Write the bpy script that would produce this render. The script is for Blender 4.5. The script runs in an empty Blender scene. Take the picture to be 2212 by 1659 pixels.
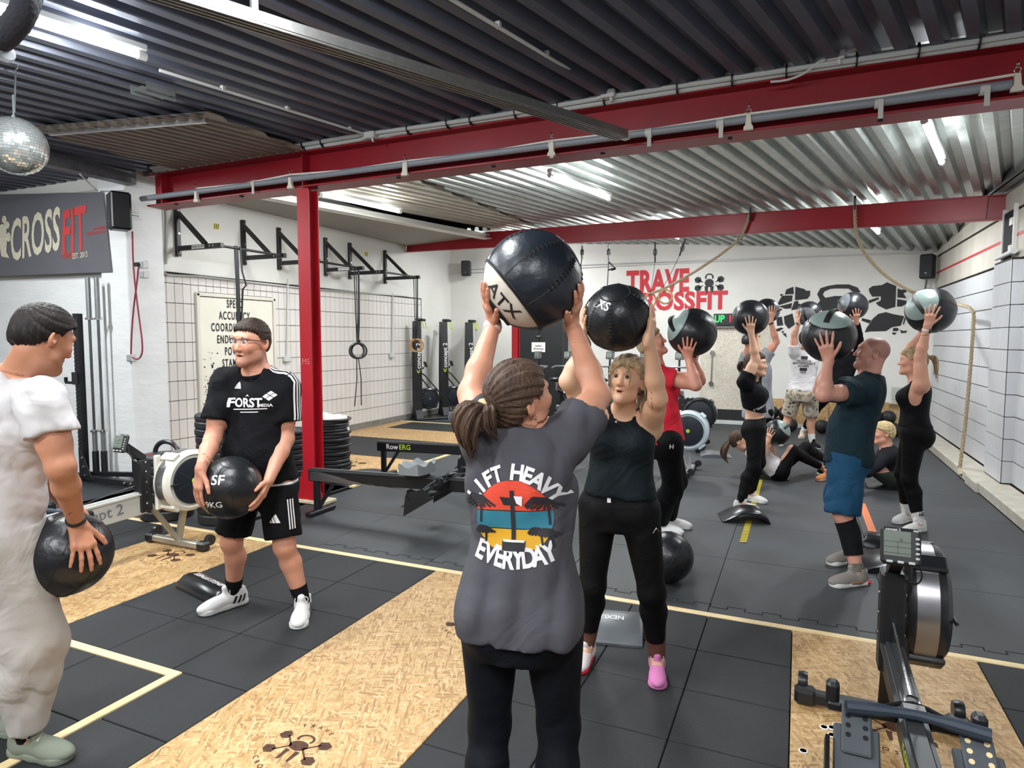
import bpy, bmesh, math, random
import numpy as np
from mathutils import Vector, Matrix
from mathutils.bvhtree import BVHTree

random.seed(7)
rng = np.random.RandomState(7)
scene = bpy.context.scene
COL = scene.collection
PI = math.pi

# ------------------------------------------------------------------ camera, world, exposure
EYE = 1.65
YAW, PITCH, FPX = math.radians(23.9), math.radians(4.03), 1397.0
cam_d = bpy.data.cameras.new('camera')
cam_d.sensor_width = 36.0
cam_d.lens = 36.0 * FPX / 2212.0
cam_d.clip_start = 0.05
cam = bpy.data.objects.new('camera', cam_d)
COL.objects.link(cam)
cam.location = (0, 0, EYE)
cam.rotation_euler = (PI / 2 - PITCH, 0, YAW)
scene.camera = cam

world = bpy.data.worlds.new('world')
scene.world = world
world.use_nodes = True
world.node_tree.nodes['Background'].inputs[0].default_value = (0.93, 0.96, 1.0, 1)
world.node_tree.nodes['Background'].inputs[1].default_value = 0.4
scene.view_settings.view_transform = 'Standard'
scene.view_settings.look = 'None'
scene.view_settings.gamma = 1.0
scene.view_settings.use_curve_mapping = False
scene.view_settings.exposure = 0.08
LAMP_W = 120.0            # watts of one 1.5 m tube fitting

# ------------------------------------------------------------------ picture rays, used to survey real places
_fw = np.array([-math.sin(YAW) * math.cos(PITCH), math.cos(YAW) * math.cos(PITCH), -math.sin(PITCH)])
_rt = np.array([math.cos(YAW), math.sin(YAW), 0.0])
_dn = np.cross(_fw, _rt)
_eye = np.array([0, 0, EYE])
FWH = np.array([-math.sin(YAW), math.cos(YAW), 0.0])


def ray(x, y):
    return (x - 1106.0) / FPX * _rt + (y - 829.5) / FPX * _dn + _fw


def at_d(x, y, d):
    return _eye + ray(x, y) * d


def at_z(x, y, z=0.0):
    r = ray(x, y)
    return _eye + r * (z - EYE) / r[2]


def at_y(x, y, Y):
    r = ray(x, y)
    return _eye + r * (Y / r[1])


def at_x(x, y, X):
    r = ray(x, y)
    return _eye + r * (X / r[0])


def facing(deg):
    a = math.radians(deg)
    return math.sin(a) * _rt + math.cos(a) * FWH


def nrm(v):
    v = np.asarray(v, float)
    return v / (np.linalg.norm(v) + 1e-12)


# ------------------------------------------------------------------ materials
def lin(h):
    h = h.lstrip('#')
    o = []
    for i in (0, 2, 4):
        c = int(h[i:i + 2], 16) / 255
        o.append(c / 12.92 if c <= 0.04045 else ((c + 0.055) / 1.055) ** 2.4)
    return (*o, 1.0)


MATS = {}


def mat(name, hexc, rough=0.55, metal=0.0, var=0.0, vscale=6.0, bump=0.0, bscale=60.0, emit=0.0, coat=0.0, spec=None,
        stretch=None, attr=False, alpha=1.0, rvar=0.0, fold=0.0):
    if name in MATS:
        return MATS[name]
    m = bpy.data.materials.new(name)
    MATS[name] = m
    m.use_nodes = True
    nt = m.node_tree
    b = nt.nodes['Principled BSDF']
    c = lin(hexc)
    b.inputs['Base Color'].default_value = c
    b.inputs['Roughness'].default_value = rough
    b.inputs['Metallic'].default_value = metal
    if spec is not None:
        b.inputs['Specular IOR Level'].default_value = spec
    if coat:
        b.inputs['Coat Weight'].default_value = coat
        b.inputs['Coat Roughness'].default_value = 0.15
    if emit:
        b.inputs['Emission Color'].default_value = c
        b.inputs['Emission Strength'].default_value = emit
    if alpha < 1:
        b.inputs['Alpha'].default_value = alpha
    N = nt.nodes.new
    src = None
    if attr:
        a = N('ShaderNodeVertexColor')
        a.layer_name = 'Col'
        src = a.outputs[0]
        nt.links.new(src, b.inputs['Base Color'])
    if var or bump or rvar or fold:
        tc = N('ShaderNodeTexCoord')
        mp = N('ShaderNodeMapping')
        if stretch:
            mp.inputs['Scale'].default_value = stretch
        nt.links.new(tc.outputs['Object'], mp.inputs[0])
    if var:
        nz = N('ShaderNodeTexNoise')
        nz.inputs['Scale'].default_value = vscale
        nz.inputs['Detail'].default_value = 5
        nt.links.new(mp.outputs[0], nz.inputs['Vector'])
        mx = N('ShaderNodeMix')
        mx.data_type = 'RGBA'
        mx.blend_type = 'MULTIPLY'
        mx.inputs[0].default_value = 1.0
        mr = N('ShaderNodeMapRange')
        mr.inputs['From Min'].default_value = 0.3
        mr.inputs['From Max'].default_value = 0.7
        mr.inputs['To Min'].default_value = 1 - var
        mr.inputs['To Max'].default_value = 1 + var * 0.6
        nt.links.new(nz.outputs[0], mr.inputs[0])
        mx.inputs[6].default_value = c
        if src:
            nt.links.new(src, mx.inputs[6])
        nt.links.new(mr.outputs[0], mx.inputs[7])
        nt.links.new(mx.outputs[2], b.inputs['Base Color'])
        if rvar:
            m2 = N('ShaderNodeMapRange')
            m2.inputs['To Min'].default_value = max(0.03, rough - rvar)
            m2.inputs['To Max'].default_value = min(1, rough + rvar)
            nt.links.new(nz.outputs[0], m2.inputs[0])
            nt.links.new(m2.outputs[0], b.inputs['Roughness'])
    if bump:
        nb = N('ShaderNodeTexNoise')
        nb.inputs['Scale'].default_value = bscale
        nb.inputs['Detail'].default_value = 4
        nt.links.new(mp.outputs[0], nb.inputs['Vector'])
        bp = N('ShaderNodeBump')
        bp.inputs['Strength'].default_value = bump
        bp.inputs['Distance'].default_value = 0.01
        nt.links.new(nb.outputs[0], bp.inputs['Height'])
        nt.links.new(bp.outputs[0], b.inputs['Normal'])
    if fold:                                # creases in cloth: warped ridges
        nf = N('ShaderNodeTexNoise')
        nf.inputs['Scale'].default_value = 5
        nf.inputs['Detail'].default_value = 2
        nf.inputs['Distortion'].default_value = 1.6
        nt.links.new(mp.outputs[0], nf.inputs['Vector'])
        b2 = N('ShaderNodeBump')
        b2.inputs['Strength'].default_value = fold
        b2.inputs['Distance'].default_value = 0.05
        nt.links.new(nf.outputs[0], b2.inputs['Height'])
        if bump:
            nt.links.new(b2.outputs[0], bp.inputs['Normal'])
        else:
            nt.links.new(b2.outputs[0], b.inputs['Normal'])
    return m


def osb_mat(name='oriented_strand_board', base=('#b8935f', '#d2b184', '#987248', '#c4a16f'), spread=0.0):
    m = bpy.data.materials.new(name)
    m.use_nodes = True
    nt = m.node_tree
    b = nt.nodes['Principled BSDF']
    b.inputs['Roughness'].default_value = 0.55
    N, L = nt.nodes.new, nt.links.new
    tc = N('ShaderNodeTexCoord')
    prev = None
    for i, (ang, sc) in enumerate(((0.35, 1.0), (1.75, 1.15), (2.75, 0.9), (1.1, 1.3))):
        mp0 = N('ShaderNodeMapping')
        mp0.inputs['Rotation'].default_value = (0, 0, ang)
        mp = N('ShaderNodeMapping')
        mp.inputs['Scale'].default_value = (14 * sc, 85 * sc, 40)
        mp.inputs['Location'].default_value = (i * 3.7, i * 1.3, 0)
        L(tc.outputs['Object'], mp0.inputs[0])
        L(mp0.outputs[0], mp.inputs[0])
        nz = N('ShaderNodeTexNoise')
        nz.inputs['Scale'].default_value = 0.5
        vo = N('ShaderNodeTexVoronoi')
        vo.inputs['Scale'].default_value = 1.0
        L(mp.outputs[0], vo.inputs['Vector'])
        rp = N('ShaderNodeValToRGB')
        rp.color_ramp.elements[0].position = 0.0
        rp.color_ramp.elements[0].color = lin(base[2])
        rp.color_ramp.elements[1].position = 1.0
        rp.color_ramp.elements[1].color = lin(base[1])
        e = rp.color_ramp.elements.new(0.35)
        e.color = lin(base[0])
        e = rp.color_ramp.elements.new(0.7)
        e.color = lin(base[3])
        sp = N('ShaderNodeSeparateColor')
        L(vo.outputs['Color'], sp.inputs[0])
        L(sp.outputs[0], rp.inputs[0])
        if prev is None:
            prev = rp.outputs[0]
        else:
            mk = N('ShaderNodeMath')
            mk.operation = 'GREATER_THAN'
            mk.inputs[1].default_value = 0.62
            L(sp.outputs[1], mk.inputs[0])
            mx = N('ShaderNodeMix')
            mx.data_type = 'RGBA'
            L(mk.outputs[0], mx.inputs[0])
            L(prev, mx.inputs[6])
            L(rp.outputs[0], mx.inputs[7])
            prev = mx.outputs[2]
    big = N('ShaderNodeTexNoise')
    big.inputs['Scale'].default_value = 1.3
    L(tc.outputs['Object'], big.inputs['Vector'])
    mr = N('ShaderNodeMapRange')
    mr.inputs['From Min'].default_value = 0.3
    mr.inputs['From Max'].default_value = 0.7
    mr.inputs['To Min'].default_value = 0.86
    mr.inputs['To Max'].default_value = 1.05
    L(big.outputs[0], mr.inputs[0])
    mx = N('ShaderNodeMix')
    mx.data_type = 'RGBA'
    mx.blend_type = 'MULTIPLY'
    mx.inputs[0].default_value = 1
    L(prev, mx.inputs[6])
    L(mr.outputs[0], mx.inputs[7])
    L(mx.outputs[2], b.inputs['Base Color'])
    return m


def rubber_mat(name, hexc, speck, amount=0.55, rough=0.7, wear=0.25):
    m = bpy.data.materials.new(name)
    m.use_nodes = True
    nt = m.node_tree
    b = nt.nodes['Principled BSDF']
    N, L = nt.nodes.new, nt.links.new
    tc = N('ShaderNodeTexCoord')
    n1 = N('ShaderNodeTexNoise')
    n1.inputs['Scale'].default_value = 150
    n1.inputs['Detail'].default_value = 2
    L(tc.outputs['Object'], n1.inputs['Vector'])
    rp = N('ShaderNodeValToRGB')
    rp.color_ramp.elements[0].position = amount
    rp.color_ramp.elements[0].color = lin(hexc)
    rp.color_ramp.elements[1].position = amount + 0.12
    rp.color_ramp.elements[1].color = lin(speck)
    L(n1.outputs[0], rp.inputs[0])
    n2 = N('ShaderNodeTexNoise')
    n2.inputs['Scale'].default_value = 1.7
    n2.inputs['Detail'].default_value = 6
    L(tc.outputs['Object'], n2.inputs['Vector'])
    mr = N('ShaderNodeMapRange')
    mr.inputs['From Min'].default_value = 0.35
    mr.inputs['From Max'].default_value = 0.7
    mr.inputs['To Min'].default_value = 1 - wear
    mr.inputs['To Max'].default_value = 1 + wear
    L(n2.outputs[0], mr.inputs[0])
    mx = N('ShaderNodeMix')
    mx.data_type = 'RGBA'
    mx.blend_type = 'MULTIPLY'
    mx.inputs[0].default_value = 1
    L(rp.outputs[0], mx.inputs[6])
    L(mr.outputs[0], mx.inputs[7])
    L(mx.outputs[2], b.inputs['Base Color'])
    m2 = N('ShaderNodeMapRange')
    m2.inputs['To Min'].default_value = rough - 0.12
    m2.inputs['To Max'].default_value = rough + 0.12
    L(n2.outputs[0], m2.inputs[0])
    L(m2.outputs[0], b.inputs['Roughness'])
    bp = N('ShaderNodeBump')
    bp.inputs['Strength'].default_value = 0.25
    bp.inputs['Distance'].default_value = 0.004
    L(n1.outputs[0], bp.inputs['Height'])
    L(bp.outputs[0], b.inputs['Normal'])
    return m


# ------------------------------------------------------------------ mesh building
class MB:
    def __init__(s):
        s.v, s.f, s.mi = [], [], []
        s.cur = 0

    def add(s, vs, fs):
        o = len(s.v)
        s.v += [tuple(float(c) for c in p) for p in vs]
        s.f += [tuple(i + o for i in q) for q in fs]
        s.mi += [s.cur] * len(fs)
        return s

    def box(s, c, size, R=None, bev=0.0):
        c = np.asarray(c, float)
        h = np.asarray(size, float) / 2
        R = np.eye(3) if R is None else np.asarray(R)
        if bev <= 0:
            P = [(x, y, z) for x in (-1, 1) for y in (-1, 1) for z in (-1, 1)]
            V = [c + R @ (np.array(p) * h) for p in P]
            return s.add(V, [(0, 1, 3, 2), (4, 6, 7, 5), (0, 4, 5, 1), (2, 3, 7, 6), (0, 2, 6, 4), (1, 5, 7, 3)])
        b = min(bev, *(h * 0.98))
        V, idx = [], {}
        for x in (-1, 1):
            for y in (-1, 1):
                for z in (-1, 1):
                    for a in range(3):
                        q = np.array([x, y, z]) * (h - b)
                        q[a] = (x, y, z)[a] * h[a]
                        idx[(x, y, z, a)] = len(V)
                        V.append(c + R @ q)
        F = []
        cyc = [(-1, -1), (1, -1), (1, 1), (-1, 1)]
        for a in range(3):
            o = [i for i in range(3) if i != a]
            for sg in (-1, 1):
                q = []
                for (i, j) in cyc:
                    k = [0, 0, 0]
                    k[a] = sg
                    k[o[0]] = i
                    k[o[1]] = j
                    q.append(idx[(*k, a)])
                F.append(tuple(q))
            for (i, j) in cyc:
                k1 = [0, 0, 0]
                k1[o[0]] = i
                k1[o[1]] = j
                k2 = list(k1)
                k1[a] = -1
                k2[a] = 1
                F.append((idx[(*k1, o[0])], idx[(*k2, o[0])], idx[(*k2, o[1])], idx[(*k1, o[1])]))
        for x in (-1, 1):
            for y in (-1, 1):
                for z in (-1, 1):
                    F.append(tuple(idx[(x, y, z, a)] for a in range(3)))
        return s.add(V, F)

    def cyl(s, a, b, r, r2=None, n=14, caps=True):
        a, b = np.asarray(a, float), np.asarray(b, float)
        r2 = r if r2 is None else r2
        w = nrm(b - a)
        u = nrm(np.cross(w, (0, 0, 1) if abs(w[2]) < 0.9 else (1, 0, 0)))
        t = np.cross(w, u)
        V, F = [], []
        for i in range(n):
            d = math.cos(2 * PI * i / n) * u + math.sin(2 * PI * i / n) * t
            V += [a + d * r, b + d * r2]
        for i in range(n):
            j = (i + 1) % n
            F.append((2 * i, 2 * j, 2 * j + 1, 2 * i + 1))
        if caps:
            F += [tuple(range(0, 2 * n, 2)), tuple(range(1, 2 * n, 2))]
        return s.add(V, F)

    def tube(s, pts, r, n=8, closed=False, flat=None):
        P = [np.asarray(p, float) for p in pts]
        m = len(P)
        V, F = [], []
        up = None
        for i in range(m):
            if closed:
                d = P[(i + 1) % m] - P[i - 1]
            else:
                d = P[min(i + 1, m - 1)] - P[max(i - 1, 0)]
            d = nrm(d)
            if up is None:
                up = np.array((0, 0, 1.0)) if abs(d[2]) < 0.9 else np.array((1.0, 0, 0))
            up = nrm(up - d * (up @ d))
            sd = np.cross(d, up)
            ri = r[i] if hasattr(r, '__len__') else r
            for k in range(n):
                a = 2 * PI * (k + 0.5) / n
                V.append(P[i] + sd * math.cos(a) * ri * (flat[0] if flat else 1) + up * math.sin(a) * ri * (flat[1] if flat else 1))
        for i in range(m if closed else m - 1):
            for k in range(n):
                k2 = (k + 1) % n
                j = (i + 1) % m
                F.append((i * n + k, i * n + k2, j * n + k2, j * n + k))
        if not closed:
            F += [tuple(range(n)), tuple(range((m - 1) * n, m * n))]
        return s.add(V, F)

    def lathe(s, prof, c, axis=(0, 0, 1), n=28, closed=False):
        c = np.asarray(c, float)
        w = nrm(axis)
        u = nrm(np.cross(w, (0, 0, 1) if abs(w[2]) < 0.9 else (1, 0, 0)))
        t = np.cross(w, u)
        V, F = [], []
        m = len(prof)
        for i in range(n):
            d = math.cos(2 * PI * i / n) * u + math.sin(2 * PI * i / n) * t
            for (r, z) in prof:
                V.append(c + d * r + w * z)
        for i in range(n):
            j = (i + 1) % n
            for k in range(m if closed else m - 1):
                k2 = (k + 1) % m
                F.append((i * m + k, j * m + k, j * m + k2, i * m + k2))
        if not closed:
            if prof[0][0] > 1e-6:
                F.append(tuple(i * m for i in range(n)))
            if prof[-1][0] > 1e-6:
                F.append(tuple(i * m + m - 1 for i in range(n)))
        return s.add(V, F)

    def sphere(s, c, r, n=20, m=12, axis=(0, 0, 1)):
        r3 = r if hasattr(r, '__len__') else (r, r, r)
        c = np.asarray(c, float)
        V, F = [], []
        for j in range(m + 1):
            a = PI * j / m
            for i in range(n):
                b = 2 * PI * i / n
                V.append(c + np.array((math.sin(a) * math.cos(b) * r3[0], math.sin(a) * math.sin(b) * r3[1], math.cos(a) * r3[2])))
        for j in range(m):
            for i in range(n):
                i2 = (i + 1) % n
                F.append((j * n + i, j * n + i2, (j + 1) * n + i2, (j + 1) * n + i))
        return s.add(V, F)

    def prism(s, poly, o, ux, uy, depth):
        """flat outline poly (x, y) in the plane (ux, uy) at o, extruded by depth along ux x uy"""
        o, ux, uy = (np.asarray(q, float) for q in (o, ux, uy))
        w = np.cross(ux, uy) * depth
        n = len(poly)
        V = [o + ux * x + uy * y for x, y in poly] + [o + ux * x + uy * y + w for x, y in poly]
        F = [tuple(range(n)), tuple(range(2 * n - 1, n - 1, -1))]
        F += [(i, (i + 1) % n, (i + 1) % n + n, i + n) for i in range(n)]
        return s.add(V, F)

    def mesh(s, name, smooth=True, ang=35, clean=True):
        me = bpy.data.meshes.new(name)
        me.from_pydata(s.v, [], s.f)
        bm = bmesh.new()
        bm.from_mesh(me)
        for i, f in enumerate(bm.faces):
            f.material_index = s.mi[i]
        if clean:
            bmesh.ops.remove_doubles(bm, verts=bm.verts, dist=1e-5)
        bmesh.ops.recalc_face_normals(bm, faces=bm.faces)
        bm.to_mesh(me)
        bm.free()
        if smooth:
            me.shade_smooth()
            me.set_sharp_from_angle(angle=math.radians(ang))
        return me


def link(name, me, m, parent=None, loc=None):
    o = bpy.data.objects.new(name, me)
    COL.objects.link(o)
    for q in (m if isinstance(m, (list, tuple)) else [m]):
        if q is not None and len(me.materials) < (len(m) if isinstance(m, (list, tuple)) else 1):
            me.materials.append(q)
    if parent is not None:
        o.parent = parent
        o.matrix_parent_inverse = Matrix.Translation(root_loc(parent)).inverted()
    return o


def root_loc(o):
    p = Vector((0, 0, 0))
    while o is not None and o.type == 'EMPTY':
        return Vector(o.location)
    return p if o is None or o.parent is None else p


def obj(name, mb, m, parent=None, label=None, cat=None, group=None, kind=None, smooth=True, ang=35, clean=True):
    me = mb.mesh(name, smooth, ang, clean)
    o = link(name, me, m, parent)
    return tag(o, label, cat, group, kind)


def tag(o, label=None, cat=None, group=None, kind=None):
    for k, q in (('label', label), ('category', cat), ('group', group), ('kind', kind)):
        if q:
            o[k] = q
    return o


def thing(name, label, cat, loc, group=None, kind=None):
    o = bpy.data.objects.new(name, None)
    COL.objects.link(o)
    o.empty_display_size = 0.1
    o.location = tuple(float(c) for c in loc)
    return tag(o, label, cat, group, kind)


def kids(o):
    return [c for c in bpy.data.objects if c.parent == o]


def dup(root, delta, label=None, rot=0.0, children=None):
    """copy of a thing with its parts and sub-parts, moved by delta and turned by rot about its base"""
    def rec(o, par):
        c = o.copy()
        COL.objects.link(c)
        c.parent = par
        if par is not None:
            c.matrix_parent_inverse = o.matrix_parent_inverse.copy()
        for k in tree.get(o.name, ()):
            rec(k, c)
        return c
    tree = {}
    for q in bpy.data.objects:
        if q.parent is not None:
            tree.setdefault(q.parent.name, []).append(q)
    r = rec(root, None)
    r.location = Vector(root.location) + Vector(tuple(float(c) for c in delta))
    r.rotation_euler.z += rot
    if label:
        r['label'] = label
    return r


# ------------------------------------------------------------------ lettering
def text_geo(txt, size, bold=0.0, sx=1.0, align='CENTER', spacing=1.0):
    cu = bpy.data.curves.new('t', 'FONT')
    cu.body = txt
    cu.size = size
    cu.offset = bold * size
    cu.align_x = align
    cu.align_y = 'CENTER'
    cu.space_character = spacing
    cu.resolution_u = 3
    o = bpy.data.objects.new('t', cu)
    COL.objects.link(o)
    dg = bpy.context.evaluated_depsgraph_get()
    me = bpy.data.meshes.new_from_object(o.evaluated_get(dg))
    V = [(v.co.x * sx, v.co.y) for v in me.vertices]
    F = [tuple(p.vertices) for p in me.polygons]
    bpy.data.objects.remove(o)
    bpy.data.curves.remove(cu)
    bpy.data.meshes.remove(me)
    return V, F


def flat_text(mb, txt, size, o, ux, uy, bold=0.0, sx=1.0, align='CENTER', spacing=1.0, lift=0.002):
    o, ux, uy = (np.asarray(q, float) for q in (o, ux, uy))
    w = np.cross(ux, uy)
    V, F = text_geo(txt, size, bold, sx, align, spacing)
    mb.add([o + ux * x + uy * y + w * lift for x, y in V], F)


def flat_poly(mb, polys, o, ux, uy, lift=0.002):
    """flat print; polys are outlines, holes are bridged by the caller"""
    o, ux, uy = (np.asarray(q, float) for q in (o, ux, uy))
    w = np.cross(ux, uy)
    for p in polys:
        mb.add([o + ux * x + uy * y + w * lift for x, y in p], [tuple(range(len(p)))])


def disc2(cx, cy, rx, ry=None, n=24, a0=0, a1=2 * PI):
    ry = rx if ry is None else ry
    return [(cx + rx * math.cos(a0 + (a1 - a0) * i / n), cy + ry * math.sin(a0 + (a1 - a0) * i / n)) for i in range(n + (0 if abs(a1 - a0 - 2 * PI) < 1e-6 else 1))]


def ring2(cx, cy, r0, r1, n=24, a0=0.0, a1=2 * PI, ys=1.0):
    out = []
    for i in range(n):
        b, c = a0 + (a1 - a0) * i / n, a0 + (a1 - a0) * (i + 1) / n
        out.append([(cx + r0 * math.cos(b), cy + ys * r0 * math.sin(b)), (cx + r1 * math.cos(b), cy + ys * r1 * math.sin(b)),
                    (cx + r1 * math.cos(c), cy + ys * r1 * math.sin(c)), (cx + r0 * math.cos(c), cy + ys * r0 * math.sin(c))])
    return out


def stroke2(pts, w):
    """a painted stroke as quads along pts"""
    out = []
    for (a, b) in zip(pts[:-1], pts[1:]):
        d = nrm((b[0] - a[0], b[1] - a[1]))
        n = (-d[1] * w / 2, d[0] * w / 2)
        out.append([(a[0] + n[0], a[1] + n[1]), (a[0] - n[0], a[1] - n[1]), (b[0] - n[0], b[1] - n[1]), (b[0] + n[0], b[1] + n[1])])
    return out


def project_geo(V, F, bvh, o, ux, uy, lift=0.002, reach=0.5, maxlen=0.03):
    """drop flat geometry (V 2-d) along -(ux x uy) on to a surface; long edges are split first"""
    o, ux, uy = (np.asarray(q, float) for q in (o, ux, uy))
    w = np.cross(ux, uy)
    bm = bmesh.new()
    vs = [bm.verts.new((x, y, 0)) for x, y in V]
    for f in F:
        try:
            bm.faces.new([vs[i] for i in f])
        except ValueError:
            pass
    bmesh.ops.triangulate(bm, faces=bm.faces)
    for _ in range(4):
        es = [e for e in bm.edges if e.calc_length() > maxlen]
        if not es:
            break
        bmesh.ops.subdivide_edges(bm, edges=es, cuts=1)
        bmesh.ops.triangulate(bm, faces=bm.faces)
    bm.verts.index_update()
    P, ok = [], []
    for v in bm.verts:
        s = o + ux * v.co.x + uy * v.co.y + w * reach
        h = bvh.ray_cast(Vector(s), Vector(-w), reach * 2)
        ok.append(h[0] is not None)
        P.append(tuple(np.array(h[0]) + w * lift) if h[0] is not None else tuple(s - w * reach))
    FF = [tuple(v.index for v in f.verts) for f in bm.faces if all(ok[v.index] for v in f.verts)]
    bm.free()
    return P, FF


def poly_geo(P):
    V, F = [], []
    for q in P:
        F.append(tuple(range(len(V), len(V) + len(q))))
        V += q
    return (V, F)


def bvh_of(me):
    return BVHTree.FromPolygons([v.co[:] for v in me.vertices], [tuple(p.vertices) for p in me.polygons])


def arc(c, r, a0, a1, n, ux, uy):
    c, ux, uy = (np.asarray(q, float) for q in (c, ux, uy))
    return [c + ux * r * math.cos(a0 + (a1 - a0) * i / n) + uy * r * math.sin(a0 + (a1 - a0) * i / n) for i in range(n + 1)]


def bez(p0, p1, p2, p3, n=12):
    p0, p1, p2, p3 = (np.asarray(q, float) for q in (p0, p1, p2, p3))
    return [(1 - t) ** 3 * p0 + 3 * (1 - t) ** 2 * t * p1 + 3 * (1 - t) * t * t * p2 + t ** 3 * p3 for t in [i / n for i in range(n + 1)]]


X3, Y3, Z3 = np.eye(3)
# ------------------------------------------------------------------ the room
XL, XR, YB = -7.3, 2.08, 13.0
M_WHITE = mat('white_wall_paint', '#dddcd6', 0.65, var=0.07, vscale=1.6, bump=0.12, bscale=9)
M_BRICKW = mat('white_painted_brick', '#dfe0df', 0.6, var=0.05, vscale=2.2, bump=0.55, bscale=7, stretch=(1, 1, 3))
M_TILE = mat('white_glazed_tile', '#dcd7d2', 0.3, var=0.04, vscale=1.0)
M_GROUT = mat('dark_tile_grout', '#26231f', 0.9)
M_TILER = mat('pale_ribbed_tile', '#c3c4c7', 0.34, var=0.06, vscale=1.5)
M_RED = mat('red_beam_paint', '#8f1020', 0.4, var=0.12, vscale=3)
M_REDC = mat('red_column_paint', '#b01524', 0.42, var=0.08, vscale=4)
M_GALV = mat('galvanised_sheet', '#b4bab6', 0.36, 0.65, var=0.16, vscale=9, rvar=0.1)
M_BEIGES = mat('cream_coated_sheet', '#b9b4a6', 0.45, 0.35, var=0.1, vscale=5)
M_DARKS = mat('slate_coated_sheet', '#585c6a', 0.4, 0.3, var=0.14, vscale=3)
M_BROWNS = mat('brown_coated_sheet', '#857b70', 0.55, 0.2, var=0.12, vscale=5)
M_STEEL = mat('grey_steel', '#8b8f90', 0.4, 0.7, var=0.12, vscale=8)
M_CHROME = mat('chrome', '#d2d2d0', 0.16, 1.0)
M_BLACK = mat('black_powder_coat', '#16171a', 0.42, var=0.15, vscale=8)
M_BLKPL = mat('black_plastic', '#1a1b1e', 0.36)
M_CONCR = mat('pale_concrete', '#bdb8ad', 0.75, var=0.14, vscale=2.5, bump=0.25, bscale=22, stretch=(1, 1, 0.35))
M_CURB = mat('painted_concrete_curb', '#b9b3a6', 0.6, var=0.15, vscale=7, bump=0.1, bscale=20)
M_DARKGAP = mat('dark_joint', '#15161a', 0.9)
M_CABLEW = mat('white_cable', '#e4e0d6', 0.5)
M_PVC = mat('grey_pvc_conduit', '#868b93', 0.4, var=0.06, vscale=6)
M_LGREY = mat('light_grey_plastic', '#c9cac8', 0.45)
M_RUB = rubber_mat('grey_rubber_floor', '#34373a', '#4a4e51', 0.62, 0.55, 0.22)
M_RUBB = rubber_mat('black_rubber_tile', '#1f2123', '#353839', 0.6, 0.72, 0.2)
M_RUBS = rubber_mat('speckled_rubber', '#2a2c2f', '#b9bdc0', 0.7, 0.65, 0.15)
M_OSB = osb_mat()
M_OSBW = osb_mat('white_washed_strand_board', ('#cfc8b8', '#ddd8cb', '#bdb29b', '#d6d0c1'))
M_PINE = mat('pale_pine', '#ecd3a0', 0.5, var=0.12, vscale=5, stretch=(1, 6, 1))
M_BURN = mat('burnt_brand_mark', '#4a2a18', 0.8, var=0.5, vscale=40)
M_PRINTR = mat('red_wall_paint', '#c02a35', 0.6)
M_PRINTK = mat('black_wall_paint', '#17181a', 0.6)
M_PAPER = mat('white_print', '#ecebe8', 0.6)
M_YELLOW = mat('hazard_yellow', '#e8d21c', 0.5)
M_TUBE = mat('lit_fluorescent_tube', '#f4fbff', 0.4, emit=14.0)


def zceil(x, y):
    yb = 11.2 + (x - XL) * (9.0 - 11.2) / 9.38
    zb = 3.70 - (x - XL) * 0.4 / 9.38
    t = max(0.0, (y - 5.0) / (yb - 5.0))
    return 3.5 * (1 - t) + zb * t


RIB = np.array([math.sin(math.radians(14.7)), math.cos(math.radians(14.7)), 0])
RPP = np.array([RIB[1], -RIB[0], 0])


def yb2(x):
    return 11.2 + (x - XL) * (9.0 - 11.2) / 9.38


def at_beam2(px, py):
    r = ray(px, py)
    lo, hi = 4.0, 16.0
    for _ in range(50):
        m = (lo + hi) / 2
        p = _eye + r * m
        if p[1] < yb2(p[0]):
            lo = m
        else:
            hi = m
    return _eye + r * lo


def rib_sheet(name, planes, m, drop=0.0, pitch=0.19, depth=0.075, bounds=(-11.5, 5.5, -5.0, 16.0), parent=None):
    """trapezoid profile sheet running along RIB, cut by planes (point, normal): the side the normal points to is removed"""
    us = []
    n0, n1 = int(bounds[0] / pitch) - 1, int(bounds[1] / pitch) + 6
    for i in range(n0, n1):
        b = i * pitch
        us += [(b, 0), (b + pitch * 0.38, 0), (b + pitch * 0.5, depth), (b + pitch * 0.88, depth)]
    ss = np.arange(bounds[2], bounds[3] + 0.01, 0.7)
    V, F = [], []
    for (u, h) in us:
        for s in ss:
            p = RPP * u + RIB * s
            V.append((p[0], p[1], zceil(p[0], p[1]) + h - drop))
    k = len(ss)
    for i in range(len(us) - 1):
        for j in range(k - 1):
            F.append((i * k + j, i * k + j + 1, (i + 1) * k + j + 1, (i + 1) * k + j))
    bm = bmesh.new()
    vs = [bm.verts.new(q) for q in V]
    for f in F:
        bm.faces.new([vs[i] for i in f])
    for (co, no) in planes:
        bmesh.ops.bisect_plane(bm, geom=list(bm.verts) + list(bm.edges) + list(bm.faces), plane_co=co, plane_no=no, clear_outer=True)
    for f in bm.faces:
        f.normal_update()
    me = bpy.data.meshes.new(name)
    bm.to_mesh(me)
    bm.free()
    o = link(name, me, m, parent)
    return o


# ---- floor: a slab with mats, tiles, boards and strips laid on it
fl = obj('floor', MB().box((-3.2, 4.6, -0.06), (13.6, 17.2, 0.06)), M_DARKGAP, kind='structure')


def slab(name, x0, x1, y0, y1, m, z=0.0, parent=None, kind=None, th=0.02, bev=0.003):
    return obj(name, MB().box(((x0 + x1) / 2, (y0 + y1) / 2, z - th / 2), (abs(x1 - x0), abs(y1 - y0), th), bev=bev), m, parent or fl, kind=kind, smooth=False)


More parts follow.
